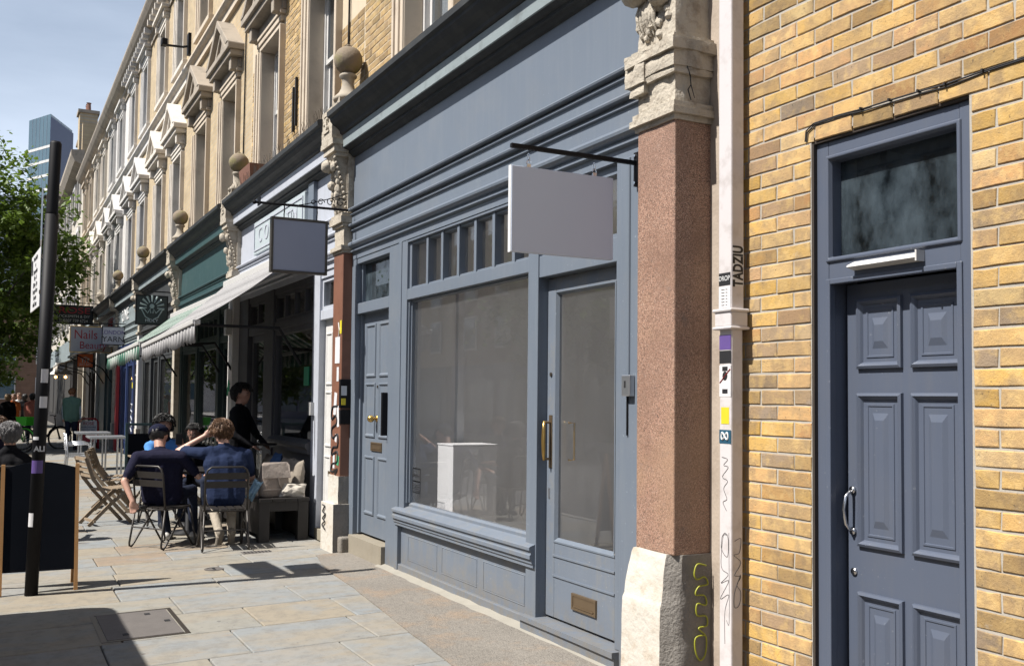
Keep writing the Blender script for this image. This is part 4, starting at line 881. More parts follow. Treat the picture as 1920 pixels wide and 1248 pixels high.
MB().tube([(-5.96, LY, 1.78), (-5.96, LY-.008, 1.78)], .014, 12).build('lock_cylinder', 'gunmetal', dlo)
p = MB(); p.tube([(-5.80, LY+.045, 1.45), (-5.80, LY+.09, 1.45), (-5.80, LY+.09, 1.2), (-5.80, LY+.045, 1.2)], .008, 8); p.build('inner_handle', 'brass', dlo)
bx('latch_plate', 'alu', dlo, -5.985, -5.965, LY-.004, LY, .93, 1.0)
th = MB(); th.box(-6.16, -4.985, -.045, .14, .0, .085); th.box(-6.16, -4.985, -.06, .14, .085, .118); rough_mesh(th, 'threshold', 'paint_low', sh, .003, 2, 8)
ks = bx('shutter_keyswitch', 'alu', sh, -4.915, -4.83, -.05, -.012, 1.63, 1.755, bevel=.005); bx('key_slot', 'black', ks, -4.885, -4.87, -.052, -.049, 1.68, 1.72)
MB().tube([(-4.90, -.016, 1.63), (-4.90, -.016, 1.40)], .007, 8).build('cable_conduit', 'black_metal', sh); MB().tube([(-4.89, -.014, 3.05), (-4.89, -.014, 1.755)], .010, 8).build('cable_conduit', 'paint', sh)
# interior of the grey shop
it = thing('shop_interior', 'dim grey plastered empty room seen through the grey shop window', 'room', (-7.0, 2, .1))
i_ = MB(); i_.box(-9.0, -8.95, .16, 5.2, .1, 3.3); i_.build('side_wall', 'shop_wall', it); bx('side_wall', 'shop_wall', it, -4.75, -4.7, .16, 5.2, .1, 3.3); bx('back_wall', 'shop_wall', it, -9, -4.7, 3.2, 3.25, .1, 3.3)
bx('floor', 'shop_floor', it, -9, -4.7, .13, 5.2, .05, .1); bx('ceiling', 'shop_wall', it, -9, -4.7, .15, 5.2, 3.3, 3.35)
bx('skirting_board', 'white', it, -8.94, -4.76, 3.17, 3.2, .1, .25); bx('flat_lobby_wall', 'shop_wall', it, -10.2, -9.05, 1.2, 1.25, .2, 3.3)
bx('pillar_trim', 'white', it, -8.62, -8.56, .55, .62, .1, 3.3)
dpl = thing('display_plinth', 'white box plinth standing inside the grey shop window', 'plinth', (-8.2, .5, .1))
bx('plinth_body', 'plinth_paint', dpl, -8.43, -8.09, .30, .735, .1, 1.185, bevel=.004); bx('plinth_top', 'plinth_paint', dpl, -8.435, -8.085, .295, .74, 1.187, 1.20, bevel=.003)
# hanging signs of the two nearest shops
s1 = thing('hanging_sign', 'blank pale grey square projecting sign on black bracket over the grey shop door', 'sign', (-4.8, -.1, 2.4), 'blank projecting signs')
SX = -4.80
b = MB(); b.box(SX-.012, SX+.012, -.86, -.03, 2.985, 3.008); b.build('bracket_arm', 'black_metal', s1); bx('bracket_plate', 'black_metal', s1, SX-.02, SX+.02, -.035, -.012, 2.86, 3.06)
for zz in (2.88, 3.04): MB().tube([(SX, -.012, zz), (SX, -.045, zz)], .008, 6).build('bolt', 'steel', s1)
b = bx('sign_panel', 'sign_pale', s1, SX-.016, SX+.016, -.862, -.20, 2.41, 2.885, bevel=.003)
bx('edge_trim', 'white', b, SX-.017, SX+.012, -.865, -.862, 2.408, 2.887)
for yy in (-.75, -.32):
    for k in range(2): MB().tube([(SX+.012*math.cos(a)*(1-k), yy+.012*math.cos(a)*k, 2.945-k*.035+.02*math.sin(a)) for a in [q*math.pi/4 for q in range(8)]], .003, 5, closed=True).build('ring', 'steel', s1)
    bx('lug', 'alu', s1, SX-.006, SX+.006, yy-.012, yy+.012, 2.885, 2.905)
s2 = thing('hanging_sign', 'blank slate grey framed projecting sign on ornate black bracket over the lilac shop', 'sign', (-9.95, -.2, 2.85), 'blank projecting signs')
SX = -9.95
MB().tube([(SX, -.10, 3.56), (SX, -1.06, 3.55)], .013, 8).build('bracket_arm', 'black_metal', s2)
MB().ball((SX, -1.07, 3.55), .022, 8, 6).build('bracket_tip', 'black_metal', s2); MB().box(SX-.05, SX+.05, -1.03, -1.02, 3.52, 3.60).build('bracket_cross', 'black_metal', s2)
for k, (yy, rr_) in enumerate(((-.18, .055), (-.29, .05), (-.39, .04), (-.47, .03))):
    MB().tube([(SX, yy+rr_*(1-a*.11)*math.cos(a), 3.575+rr_+rr_*(1-a*.11)*math.sin(a)) for a in [q*.5 for q in range(15)]], .005, 5).build('scroll', 'black_metal', s2)
MB().tube([(SX, -.10, 3.74), (SX, -.3, 3.66), (SX, -.55, 3.58), (SX, -.62, 3.565)], .005, 5).build('scroll_bar', 'black_metal', s2)
pb = bx('sign_panel', 'sign_grey', s2, SX-.025, SX+.025, -.88, -.345, 2.885, 3.395); fb = MB()
fb.box(SX-.035, SX+.035, -.905, -.88, 2.86, 3.42); fb.box(SX-.035, SX+.035, -.345, -.32, 2.86, 3.42); fb.box(SX-.035, SX+.035, -.88, -.345, 3.395, 3.42); fb.box(SX-.035, SX+.035, -.88, -.345, 2.86, 2.885); fb.build('sign_frame', 'gunmetal', pb, bevel=.004)
for yy in (-.77, -.43): MB().tube([(SX, yy, 3.55), (SX+.012, yy, 3.50), (SX, yy, 3.46), (SX, yy, 3.42)], .006, 6).build('hook', 'black_metal', s2)

# ------------------------------------------------------------------ the upper floors of the terrace
UY = .15
def ped(mb, xc, hw, z0, z1, yf, yb):     # open triangular pediment with raking mouldings
    mb.box(xc-hw, xc+hw, yf, yb, z0, z0+.10); mb.box(xc-hw+.05, xc+hw-.05, yf+.05, yb, z0-.09, z0)
    for s in (-1, 1):
        a = (xc+s*hw, z0+.10); b = (xc, z1); n = .105
        mb.prism([(a[0], yf-.01, a[1]), (b[0], yf-.01, b[1]), (b[0], yf-.01, b[1]-n*1.25), (a[0]-s*.18, yf-.01, a[1]+.0)], (0, yb-yf+.01, 0))
    mb.prism([(xc-hw+.16, yf+.09, z0+.1), (xc+hw-.16, yf+.09, z0+.1), (xc, yf+.09, z1-.12)], (0, yb-yf-.09, 0))
    for s in (-1, 1): mb.prism([(xc+s*hw*.52, yf+.05, z0+.13), (xc, yf+.05, z1-.22), (xc, yf+.05, z1-.29), (xc+s*hw*.36, yf+.05, z0+.13)], (0, .05, 0))
    mb.box(xc-hw*.36, xc+hw*.36, yf+.051, yf+.1, z0+.125, z0+.165)
def window(h, xc, w_, z0, z1, ms, style, sash='white_paint', inner='void', meet=.55, detail=2):
    x0, x1 = xc-w_/2, xc+w_/2; s = MB(); y = UY
    aw = .20
    for sx in (-1, 1):
        xa = x0 if sx < 0 else x1
        s.box(xa, xa+sx*.07, y-.045, y+.02, z0, z1); s.box(xa+sx*.07, xa+sx*.15, y-.065, y+.02, z0, z1+.08*(style == 2)); s.box(xa+sx*.15, xa+sx*aw, y-.085, y+.02, z0, z1)
    s.box(x0-.07, x1+.07, y-.0455, y+.02, z1, z1+.07); s.box(x0-.15, x1+.15, y-.066, y+.02, z1+.07, z1+.15); s.box(x0-aw, x1+aw, y-.086, y+.02, z1+.15, z1+.21)
    s.box(x0-.3, x1+.3, y-.10, y+.10, z0-.10, z0)
    # reveals
    s.box(x0-.06, x0+.005, y-.03, y+.24, z0, z1-.004); s.box(x1-.005, x1+.06, y-.03, y+.24, z0, z1-.004); s.box(x0-.05, x1+.05, y-.031, y+.239, z1-.0045, z1+.06)
    wo = s.build('window', ms, h, bevel=.008 if detail > 1 else 0)
    if style == 1:
        p = MB(); p.box(x0-aw-.02, x1+aw+.02, y-.06, y+.02, z1+.21, z1+.36)
        ped(p, xc, w_/2+.38, z1+.45, z1+1.19, y-.27, y+.02)
        for sx in (-1, 1): p.box(xc+sx*(w_/2+.12)-.07, xc+sx*(w_/2+.12)+.07, y-.18, y+.02, z1+.16, z1+.36)
        p.build('pediment', 'stone_dirty' if ms == 'stone' else ms, wo, bevel=.012 if detail > 1 else 0)
    else:
        p = MB(); p.box(x0-aw-.04, x1+aw+.04, y-.13, y+.02, z1+.24, z1+.30); p.box(x0-aw-.10, x1+aw+.10, y-.20, y+.02, z1+.30, z1+.38)
        for sx in (-1, 1): p.box(xc+sx*(w_/2+.12)-.06, xc+sx*(w_/2+.12)+.06, y-.14, y+.02, z1+.10, z1+.24)
        p.build('hood', ms, wo, bevel=.008 if detail > 1 else 0)
    f = MB(); ys = y+.17; zm = z0+(z1-z0)*meet; bw = .055
    frame_ring(f, x0, x1, z0, z1, .05, ys, ys+.10); frame_ring(f, x0+.05, x1-.05, zm-.02, z1-.05, bw, ys+.02, ys+.05); frame_ring(f, x0+.05, x1-.05, z0+.05, zm+.02, bw, ys+.055, ys+.085)
    f.build('sash_frame', sash, wo)
    g = MB(); g.box(x0+.10, x1-.10, ys+.034, ys+.038, zm+.03, z1-.10); g.build('pane', 'glass_dark', wo); g = MB(); g.box(x0+.10, x1-.10, ys+.068, ys+.072, z0+.10, zm-.03); g.build('pane', 'glass_dark', wo)
    bx('blind_or_dark_backing', inner, wo, x0+.05, x1-.05, ys+.16, ys+.17, z0+.02, z1)  # void-coloured sheets paint the darkness of the room behind the panes
    return wo
BU = brick_meshes(BP-.012, CP-.0125, .03, 8, 'brick_up')
def house(i, xr, xl, wins, label, ms, mwall, bricks=(), sash='white_paint', second=True, ztop=11.41, detail=2, inner=('curtain', 'void'), mband=None):
    h = thing('terrace_house', label, 'building', ((xr+xl)/2, UY, 4.6), 'houses of the pale terrace over the shops')
    z1a, z1b, z2a, z2b = 4.75, 6.81, 8.78, 10.5; ww = 1.1
    w_ = MB(); edges = sorted([xl, xr]+[x for c in wins for x in (c-ww/2, c+ww/2)])
    for k in range(0, len(edges), 2): w_.box(edges[k], edges[k+1], UY, UY+.35, 4.55, ztop-.05)
    for c in wins:
        for za, zb in ((4.55, z1a-.1), (z1b, z2a-.1), (z2b, ztop-.05)): w_.box(c-ww/2, c+ww/2, UY+.002, UY+.35, za, zb)
    wm = w_.build('wall', 'mortar_up' if bricks else mwall, h)
    bx('party_wall', 'brickwall', h, xl+.02, xl+.2, UY+.35, 7.5, 0, ztop-.3); bx('rear_wall', 'brickwall', h, xl, xr, 7.5, 7.8, 0, ztop-.3); bx('flat_roof', 'roof', h, xl, xr, UY+.1, 7.8, ztop-.3, ztop-.2); bx('first_floor', 'void', h, xl+.2, xr, UY+.32, 7.5, 4.45, 4.6)
    for k, c in enumerate(wins):
        window(h, c, ww, z1a, z1b, ms, 1, sash, inner[k % 2], detail=detail); window(h, c, .98, z2a, z2b, ms, 2, sash, inner[(k+1) % 2], detail=detail)
    b = MB(); b.ext_x([(UY+.02, 8.18), (UY-.06, 8.18), (UY-.06, 8.30), (UY-.11, 8.33), (UY-.15, 8.38), (UY-.15, 8.43), (UY+.02, 8.50)], xl, xr); b.build('sill_band', mband or ms, h)
    b = MB(); b.ext_x([(UY+.02, ztop-.62), (UY-.04, ztop-.62), (UY-.04, ztop-.5), (UY-.10, ztop-.46), (UY-.10, ztop-.34), (UY-.22, ztop-.28), (UY-.30, ztop-.2), (UY-.36, ztop-.10), (UY-.38, ztop-.06), (UY-.38, ztop), (UY+.02, ztop+.05)], xl, xr); b.build('parapet_cornice', 'stone_dirty', h)
    if detail > 1:
        n = int((xr-xl)/.42)
        for q in range(n): 
            xx = xl+.2+q*(xr-xl-.2)/n; bx('modillion', mband or ms, h, xx, xx+.12, UY-.26, UY-.03, ztop-.43, ztop-.285)
    o = Vector(h.location); cnt = 0
    for (xa, xb, za, zb) in bricks:
        r0_ = int(za/CP); r1_ = int(zb/CP)
        for r in range(r0_, r1_):
            z = r*CP+CP/2; x = xb+BP/2*(r % 2)
            while x > xa:
                xs_, xe_ = max(x-BP, xa), min(x, xb)
                if xe_-xs_ > .05 and cnt < 300:
                    put_brick((xs_+xe_)/2, z, BU, (xe_-xs_-.012)/(BP-.012), h, UY, o); cnt += 1
                x -= BP
    return h
PR = [(-4.6, -10.24)]+[(PILX[i], PILX[i+1]) for i in range(1, 7)]+[(-43.2, -48.6)]
W = {0: (-5.95, -8.45)}
for i in range(1, 8): W[i] = (PR[i][0]-1.55, PR[i][0]-4.12)
hl = ['buff stone trimmed brick upper floors directly above the grey shop', 'yellow brick upper floors with tall sash windows above the lilac shop', 'brick upper floors with buff pediments above the teal shop',
      'upper floors with sunlit stone surrounds above the shop with the hand emblem sign', 'white painted upper floors above the pale green fascia shop', 'white stucco upper floors above the nail shop sign',
      'cream upper floors farther along beyond the nail shop', 'farthest terrace upper floors, buff stone, next to the tree']
hm = [('stone', 'brickwall'), ('stone', 'brickwall'), ('stone', 'brickwall'), ('stone_white', 'brickwall'), ('white_stucco', 'brickwall'), ('white_stucco', 'white_stucco'), ('stone_white', 'cream_wall'), ('stone', 'cream_wall')]
for i in range(8):
    br = ()
    if i == 0: br = [(-10.235, -9.16, 4.6, 6.9)]
    if i == 1: br = [(-11.05, -10.245, 4.6, 5.9), (-13.6, -12.55, 4.6, 7.3), (-15.55, -15.12, 5.0, 7.6)]
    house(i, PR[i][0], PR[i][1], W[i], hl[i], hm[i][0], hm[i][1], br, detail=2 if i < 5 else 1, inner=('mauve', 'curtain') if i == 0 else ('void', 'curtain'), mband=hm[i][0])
# satellite arm lamp on the far wall, downpipes, wire
fx = thing('bracket_lamp', 'small black floodlight on arm fixed to the upper terrace wall', 'lamp', (-21.4, UY, 9.0))
MB().tube([(-21.4, UY, 8.95), (-21.4, -.0, 8.9), (-21.4, -.34, 8.88)], .025, 6).build('arm', 'black_metal', fx); bx('lamp_head', 'black_metal', fx, -21.5, -21.3, -.44, -.32, 8.86, 9.0, bevel=.02); bx('wall_plate', 'black_metal', fx, -21.48, -21.32, UY-.06, UY, 8.75, 9.2)
for (xx, z0, z1, lb) in ((-16.05, 4.8, 11.0, 'thin dark cable running up the brick pier of the second terrace house'), (-10.75, 4.7, 8.1, 'thin dark cable running up the brick pier beside the nearest ball finial')):
    q = thing('wall_cable', lb, 'cable', (xx, UY, z0)); MB().tube([(xx, UY-.02, z0), (xx+.02, UY-.02, (z0+z1)/2), (xx, UY-.02, z1)], .012, 6).build('cable_run', 'black_metal', q)
for (x0, z0, z1) in ((-13.02, 5.15, 5.85), (-12.90, 5.2, 5.95)):
    pass
vt = thing('wall_vent', 'pair of narrow rusty wall ties on the brick pier above the lilac shop', 'wall fitting', (-13.0, UY, 5.2))
bx('tie_bar', 'dark_wood', vt, -13.06, -13.02, UY-.04, UY, 5.15, 5.75); bx('tie_bar', 'dark_wood', vt, -12.93, -12.89, UY-.04, UY, 5.2, 5.85)
fb_ = thing('window_box', 'terracotta window box on the cornice above the lilac shop', 'planter', (-14.2, -.05, 4.72)); MB().add([(-14.75, -.18, 4.70), (-14.15, -.18, 4.70), (-14.15, .02, 4.70), (-14.75, .02, 4.70), (-14.8, -.2, 4.92), (-14.1, -.2, 4.92), (-14.1, .04, 4.92), (-14.8, .04, 4.92)], [(0, 3, 2, 1), (4, 5, 6, 7), (0, 1, 5, 4), (1, 2, 6, 5), (2, 3, 7, 6), (3, 0, 4, 7)]).build('trough', 'granite_red', fb_)
sk = thing('bird_spikes', 'row of thin bird spikes along the lilac shop cornice', 'spikes', (-12.9, -.2, 4.64)); b = MB()
for k in range(120):
    xx = -15.3+k*.041; b.tube([(xx, -.2, 4.64), (xx+rr.uniform(-.05, .05), -.2+rr.uniform(-.06, .06), 4.78)], .0025, 3)
b.build('spike_strip', 'gunmetal', sk, kind='stuff')
# ------------------------------------------------------------------ the other shopfronts
def shop(i, m_fr, label, bays, frieze=None, strip=None, dark='black_paint', interior='int_dark', stall=.55, transom=2.5, depth=4.0, m_low=None, split=0):
    xr, xl = PILX[i]-.17, PILX[i+1]+.17
    t = thing('shopfront', label, 'shopfront', ((xr+xl)/2, 0, 0))
    entablature(t, PILX[i+1]+.16, PILX[i]-.16, frieze or m_fr, strip or 'fascia_strip', dark)
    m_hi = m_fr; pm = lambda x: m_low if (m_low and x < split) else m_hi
    for (xa, xb, kind) in bays:
        if kind == 'post': bx('post', pm((xa+xb)/2), t, xa, xb, -.005, .12, 0, 3.06, bevel=.005)
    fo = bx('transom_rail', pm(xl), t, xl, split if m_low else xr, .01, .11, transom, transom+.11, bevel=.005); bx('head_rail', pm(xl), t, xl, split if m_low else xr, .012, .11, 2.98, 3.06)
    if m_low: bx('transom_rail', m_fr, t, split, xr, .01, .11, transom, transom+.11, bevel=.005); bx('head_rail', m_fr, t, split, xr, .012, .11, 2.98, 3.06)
    for (xa, xb, kind) in bays:
        if kind == 'post': continue
        x0, x1 = min(xa, xb), max(xa, xb); m_fr = pm((x0+x1)/2)
        f = MB(); frame_ring(f, x0, x1, transom+.11, 2.98, .045, .03, .10); f.build('transom_frame', m_fr, fo); bx('transom_pane', 'glass', fo, x0+.045, x1-.045, .06, .066, transom+.15, 2.94)
        n = max(1, int((x1-x0)/.42))
        for k in range(1, n):
            xx = x0+(x1-x0)*k/n; bx('transom_bar', m_fr, fo, xx-.018, xx+.018, .028, .09, transom+.11, 2.98)
        if kind == 'win':
            f = MB(); frame_ring(f, x0, x1, stall, transom, .07, .02, .11); f.build('window_frame', m_fr, t, bevel=.004); bx('window_pane', 'glass', t, x0+.07, x1-.07, .06, .066, stall+.07, transom-.07)
            MB().ext_x([(.1, stall+.08), (.02, stall+.08), (-.07, stall+.04), (-.07, stall), (-.04, stall-.03), (-.04, stall-.08), (.1, stall-.1)], x0, x1).build('window_sill', m_fr, t)
            bx('stall_riser', m_fr, t, x0, x1, .02, .1, 0, stall-.08)
        elif kind == 'door':
            f = MB(); frame_ring(f, x0+.03, x1-.03, .1, transom, .10, .06, .11, wb=.35); dd = f.build('door_leaf', m_fr, t, bevel=.004); bx('door_pane', 'glass', dd, x0+.12, x1-.12, .08, .086, .45, transom-.1)
            bx('door_step', 'step_stone', t, x0, x1, -.02, .12, 0, .1)
        elif kind == 'panel':
            dd = bx('door_leaf', 'white_paint' if m_fr == 'lilac' else m_fr, t, x0+.02, x1-.02, .07, .11, .12, transom, bevel=.004); xm = (x0+x1)/2
            for (z0, z1) in ((1.75, 2.35), (1.05, 1.68), (.3, .95)):
                panel2(dd, 'white_paint' if m_fr == 'lilac' else m_fr, x0+.07, xm-.03, z0, z1, .07); panel2(dd, 'white_paint' if m_fr == 'lilac' else m_fr, xm+.03, x1-.07, z0, z1, .07)
            q = MB(); q.ball((x1-.1, .04, 1.15), .035, 10, 7); q.build('door_knob', 'brass', dd, smooth=True); bx('door_step', 'step_stone', t, x0, x1, -.02, .12, 0, .12)
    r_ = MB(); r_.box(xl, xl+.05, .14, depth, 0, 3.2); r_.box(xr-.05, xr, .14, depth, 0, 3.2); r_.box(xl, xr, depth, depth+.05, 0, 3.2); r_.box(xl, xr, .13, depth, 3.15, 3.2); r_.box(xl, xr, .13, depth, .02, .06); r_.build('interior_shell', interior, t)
    return t
L_ = PILX
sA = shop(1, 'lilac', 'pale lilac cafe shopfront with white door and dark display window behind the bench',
     [(-10.41, -10.55, 'post'), (-10.55, -11.22, 'panel'), (-11.22, -11.48, 'post'), (-11.48, -13.35, 'win'), (-13.35, -13.85, 'post'), (-13.85, -14.85, 'door'), (-14.85, -15.43, 'post')], strip='lilac', stall=1.02, interior='void', m_low='cafe_shaded', split=-11.36)
sb = bx('sign_board', 'board_pale', sA, -14.35, -11.75, -.06, -.0, 3.63, 4.10, bevel=.01); fbm = MB(); frame_ring(fbm, -14.30, -11.80, 3.68, 4.05, .02, -.072, -.055); fbm.build('board_bead', 'lilac', sb)
text_part('C', .30, (-13.95, -.066, 3.87), (1, 0, 0), (0, 0, 1), 'lilac', sb); text_part('O', .30, (-13.6, -.066, 3.87), (1, 0, 0), (0, 0, 1), 'lilac', sb); text_part('TTN', .26, (-12.3, -.066, 3.87), (1, 0, 0), (0, 0, 1), 'lilac', sb)
bx('flat_pilaster', 'paint', sA, -11.62, -11.40, -.05, .0, 3.6, 4.15)
MB().tube([(-11.30, .02, .2), (-11.30, -.02, 1.4)], .003, 4).build('cable', 'black', sA); bx('alarm_box', 'off_white', sA, -11.45, -11.36, -.05, 0, 1.40, 1.55)
bx('notice_card', 'green_sticker', sA, -12.0, -11.8, .045, .055, 1.75, 1.98); bx('door_letter_slot', 'bronze', sA, -10.98, -10.8, .055, .07, .72, .78)
sB = shop(2, 'teal_shaded', 'teal shopfront with shade painted into its frames and plain teal fascia behind the green striped awning',
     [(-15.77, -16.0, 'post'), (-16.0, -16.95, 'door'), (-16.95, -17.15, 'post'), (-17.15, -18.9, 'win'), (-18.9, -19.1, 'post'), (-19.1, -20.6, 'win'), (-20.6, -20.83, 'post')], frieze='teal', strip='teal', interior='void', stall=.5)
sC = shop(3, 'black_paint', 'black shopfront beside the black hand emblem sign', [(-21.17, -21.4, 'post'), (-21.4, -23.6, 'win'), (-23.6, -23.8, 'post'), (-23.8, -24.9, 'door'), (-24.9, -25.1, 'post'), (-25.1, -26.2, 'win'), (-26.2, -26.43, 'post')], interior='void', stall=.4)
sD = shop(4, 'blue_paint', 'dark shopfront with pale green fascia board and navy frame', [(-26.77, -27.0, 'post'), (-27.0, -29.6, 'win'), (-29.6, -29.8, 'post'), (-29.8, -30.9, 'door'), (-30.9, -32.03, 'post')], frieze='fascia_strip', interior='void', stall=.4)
text_part('UNE', .50, (-30.2, -.012, 3.90), (1, 0, 0), (0, 0, 1), 'white', sD, sx=1.6, depth=.008)
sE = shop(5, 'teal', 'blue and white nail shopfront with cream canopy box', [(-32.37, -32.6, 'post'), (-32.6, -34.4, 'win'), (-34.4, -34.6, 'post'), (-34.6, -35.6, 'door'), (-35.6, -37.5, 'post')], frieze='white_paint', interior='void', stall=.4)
text_part('NAIL', .5, (-34.2, -.012, 3.88), (1, 0, 0), (0, 0, 1), 'red', sE, sx=1.4, depth=.008)
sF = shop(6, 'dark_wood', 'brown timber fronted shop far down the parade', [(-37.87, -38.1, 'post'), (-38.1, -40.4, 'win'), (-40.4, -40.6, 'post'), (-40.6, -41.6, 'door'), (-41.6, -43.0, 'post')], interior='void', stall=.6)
# ------------------------------------------------------------------ awnings
def awning(label, x0, x1, z0, yf, zf, dzl, m, val, lobes):
    t = thing('awning', label, 'awning', ((x0+x1)/2, -.12, z0))
    bx('cassette', 'off_white', t, x0, x1, -.20, -.075, z0-.06, z0+.06, bevel=.015)
    c = MB(); n = 24
    for k in range(n):
        a, b_ = k/n, (k+1)/n; xa, xb = x0+(x1-x0)*a, x0+(x1-x0)*b_
        za, zb = zf+dzl*a, zf+dzl*b_; m_ = 4
        for j in range(m_):
            t0, t1 = j/m_, (j+1)/m_; f = lambda x, zz, tt: (x, -.16+(yf+.16)*tt, z0+(zz-z0)*tt-.05*math.sin(tt*math.pi))
            c.add([f(xa, za, t0), f(xa, za, t1), f(xb, zb, t1), f(xb, zb, t0)], [(0, 1, 2, 3)])
    co = c.build('canopy', m, t, smooth=True); s = co.modifiers.new('thick', 'SOLIDIFY'); s.thickness = .004
    v = MB(); n = lobes*8
    for k in range(n):
        a, b_ = k/n, (k+1)/n; xa, xb = x0+(x1-x0)*a, x0+(x1-x0)*b_
        da = val*(.8+.2*abs(math.sin(math.pi*a*lobes))); db = val*(.8+.2*abs(math.sin(math.pi*b_*lobes))); w1 = .02*math.sin(a*lobes*5.3); w2 = .02*math.sin(b_*lobes*5.3)
        v.add([(xa, yf, zf+dzl*a), (xb, yf, zf+dzl*b_), (xb, yf+w2, zf+dzl*b_-db), (xa, yf+w1, zf+dzl*a-da)], [(0, 1, 2, 3)])
    vo = v.build('valance', m, t, smooth=True); s = vo.modifiers.new('thick', 'SOLIDIFY'); s.thickness = .004
    MB().prism([(x0-.03, yf-.02, zf+dzl*0+.03), (x0-.03, yf+.07, zf+.03), (x0-.03, yf+.07, zf-.03), (x0-.03, yf-.02, zf-.03)], (x1-x0+.06, 0, dzl)).build('front_bar', 'off_white', t, bevel=.01)
    for xx, zz in ((x0+.25*(1 if x1 > x0 else -1), zf), (x1-.25*(1 if x1 > x0 else -1), zf+dzl)): MB().tube([(xx, -.08, 2.0), (xx, -.35, 2.42), (xx, yf+.04, zz-.02)], .02, 6).build('folding_arm', 'black_metal', t)
    return t
awning('pale grey striped awning with scalloped valance over the cafe tables', -11.45, -15.75, 3.33, -1.36, 2.44, -.09, 'awn_grey', .24, 22)
awning('white and green striped awning beyond the grey striped one', -16.25, -20.9, 3.2, -1.34, 2.42, -.06, 'awn_green', .26, 14)
awning('half open plain cream awning box over the nail shop', -32.4, -35.4, 3.15, -1.15, 2.86, -.02, 'off_white', .06, 1)
awning('small pale frilled awning behind the dark locksmith sign', -38.2, -41.0, 3.2, -1.3, 2.7, -.04, 'pale_cloth', .28, 8)
# ------------------------------------------------------------------ projecting signs down the street
def psign(label, X, y0, y1, z0, z1, m, rows, arm=True, extra=None, fm='black_metal'):
    t = thing('projecting_sign', label, 'sign', (X, y1, z0)); p = bx('sign_panel', m, t, X-.02, X+.02, y0, y1, z0, z1)
    f = MB(); f.box(X-.028, X+.028, y0-.02, y0, z0-.02, z1+.02); f.box(X-.028, X+.028, y1, y1+.02, z0-.02, z1+.02); f.box(X-.028, X+.028, y0, y1, z1, z1+.02); f.box(X-.028, X+.028, y0, y1, z0-.02, z0); f.build('sign_frame', fm, t)
    if arm: MB().tube([(X, .0, z1+.10), (X, y0-.05, z1+.10)], .014, 6).build('bracket_arm', 'black_metal', t); MB().tube([(X, -.06, z1+.45), (X, y0+.1, z1+.10)], .009, 5).build('stay_bar', 'black_metal', t)
    for (s, size, fy, fz, mm, sx) in rows: text_part(s, size, (X+.0215, y0+(y1-y0)*fy, z0+(z1-z0)*fz), (0, 1, 0), (0, 0, 1), mm, t, sx=sx, depth=.004)
    if extra: extra(t, X+.025)
    return t
def emblem(t, xs):
    b = MB(); cy, cz = -.51, 3.40
    for k in range(9):
        a = R_(-8+k*24.5); b.tube([(xs, cy+.10*math.cos(a), cz+.10*math.sin(a)), (xs, cy+.24*math.cos(a), cz+.24*math.sin(a))], [.012, .024], 4)
    b.build('sun_rays', 'emblem_grey', t)
    for s in (-1, 1):
        MB().tube([(xs, cy+s*.03, cz-.25), (xs, cy+s*.12, cz-.20), (xs, cy+s*.2, cz-.05), (xs, cy+s*.22, cz-.02), (xs, cy+s*.14, cz-.05), (xs, cy+s*.08, cz-.12), (xs, cy+s*.03, cz-.03), (xs, cy+s*.02, cz-.12)], .013, 5).build('cupped_hand', 'emblem_grey', t)
    MB().ball((xs, cy, cz+.02), .05, 10, 6, sq=(.2, 1, 1)).build('sun_disc', 'emblem_grey', t)
psign('black square sign with a pale sun and two cupped hands emblem', -21.2, -.80, -.22, 3.06, 3.62, 'sign_black', [('HOLY', .08, .5, .12, 'lilac', 1.2)], extra=emblem)
psign('long black locksmith sign with red and white lettering beside the tree', -37.5, -1.50, -.28, 4.08, 4.70, 'sign_black', [('ROSE', .30, .52, .72, 'red', 1.45), ('LOCKSMITH & DIY', .13, .5, .40, 'white', .98), ('T: 0207 739 6724', .14, .5, .16, 'white', .92)])
psign('white nail salon sign with red script lettering', -33.5, -1.22, -.04, 2.96, 3.73, 'sign_white', [('Nails &', .40, .5, .68, 'red', .85), ('Beauty', .32, .55, .25, 'red', .9)], fm='brass')
psign('small white sign with pink and black lettering beside the green awning', -30.0, -.62, -.06, 3.05, 3.53, 'sign_white', [('LONDON', .16, .5, .68, 'purple', .9), ('YARN', .22, .5, .28, 'ink', 1)])
def tub(t, xs):
    b = MB()
    for k in range(3): b.tube([(xs, -.83+k*.08, 2.64), (xs, -.83+k*.08, 2.72), (xs, -.81+k*.07, 2.76)], .018, 5)
    b.tube([(xs, -.88, 2.74), (xs, -.75, 2.81), (xs, -.62, 2.74)], .014, 5); b.build('cutlery_mark', 'white', t)
psign('square orange takeaway sign below the cream awning box', -33.9, -.97, -.53, 2.50, 2.90, 'orange', [('JUST EAT', .10, .5, .20, 'white', .8)], arm=False, extra=tub)
# pendant street lamps far along the arcade
for (xx, yy, lb) in ((-40, -1.26, 'left of two conical pendant lamps with warm bulb'), (-39.7, -.95, 'right of two conical pendant lamps with warm bulb')):
    t = thing('pendant_lamp', lb, 'lamp', (xx, yy, 2.5), 'pendant lamps'); MB().lathe((xx, yy, 2.35), [(.26, 0), (.24, .03), (.08, .16), (.04, .24), (.02, .45)], 14).build('lamp_shade', 'off_white', t, smooth=True); MB().ball((xx, yy, 2.27), .05, 8, 6).build('bulb', 'bulb', t)
    MB().tube([(xx, 0, 2.82), (xx, yy, 2.80)], .012, 5).build('arm', 'black_metal', t)

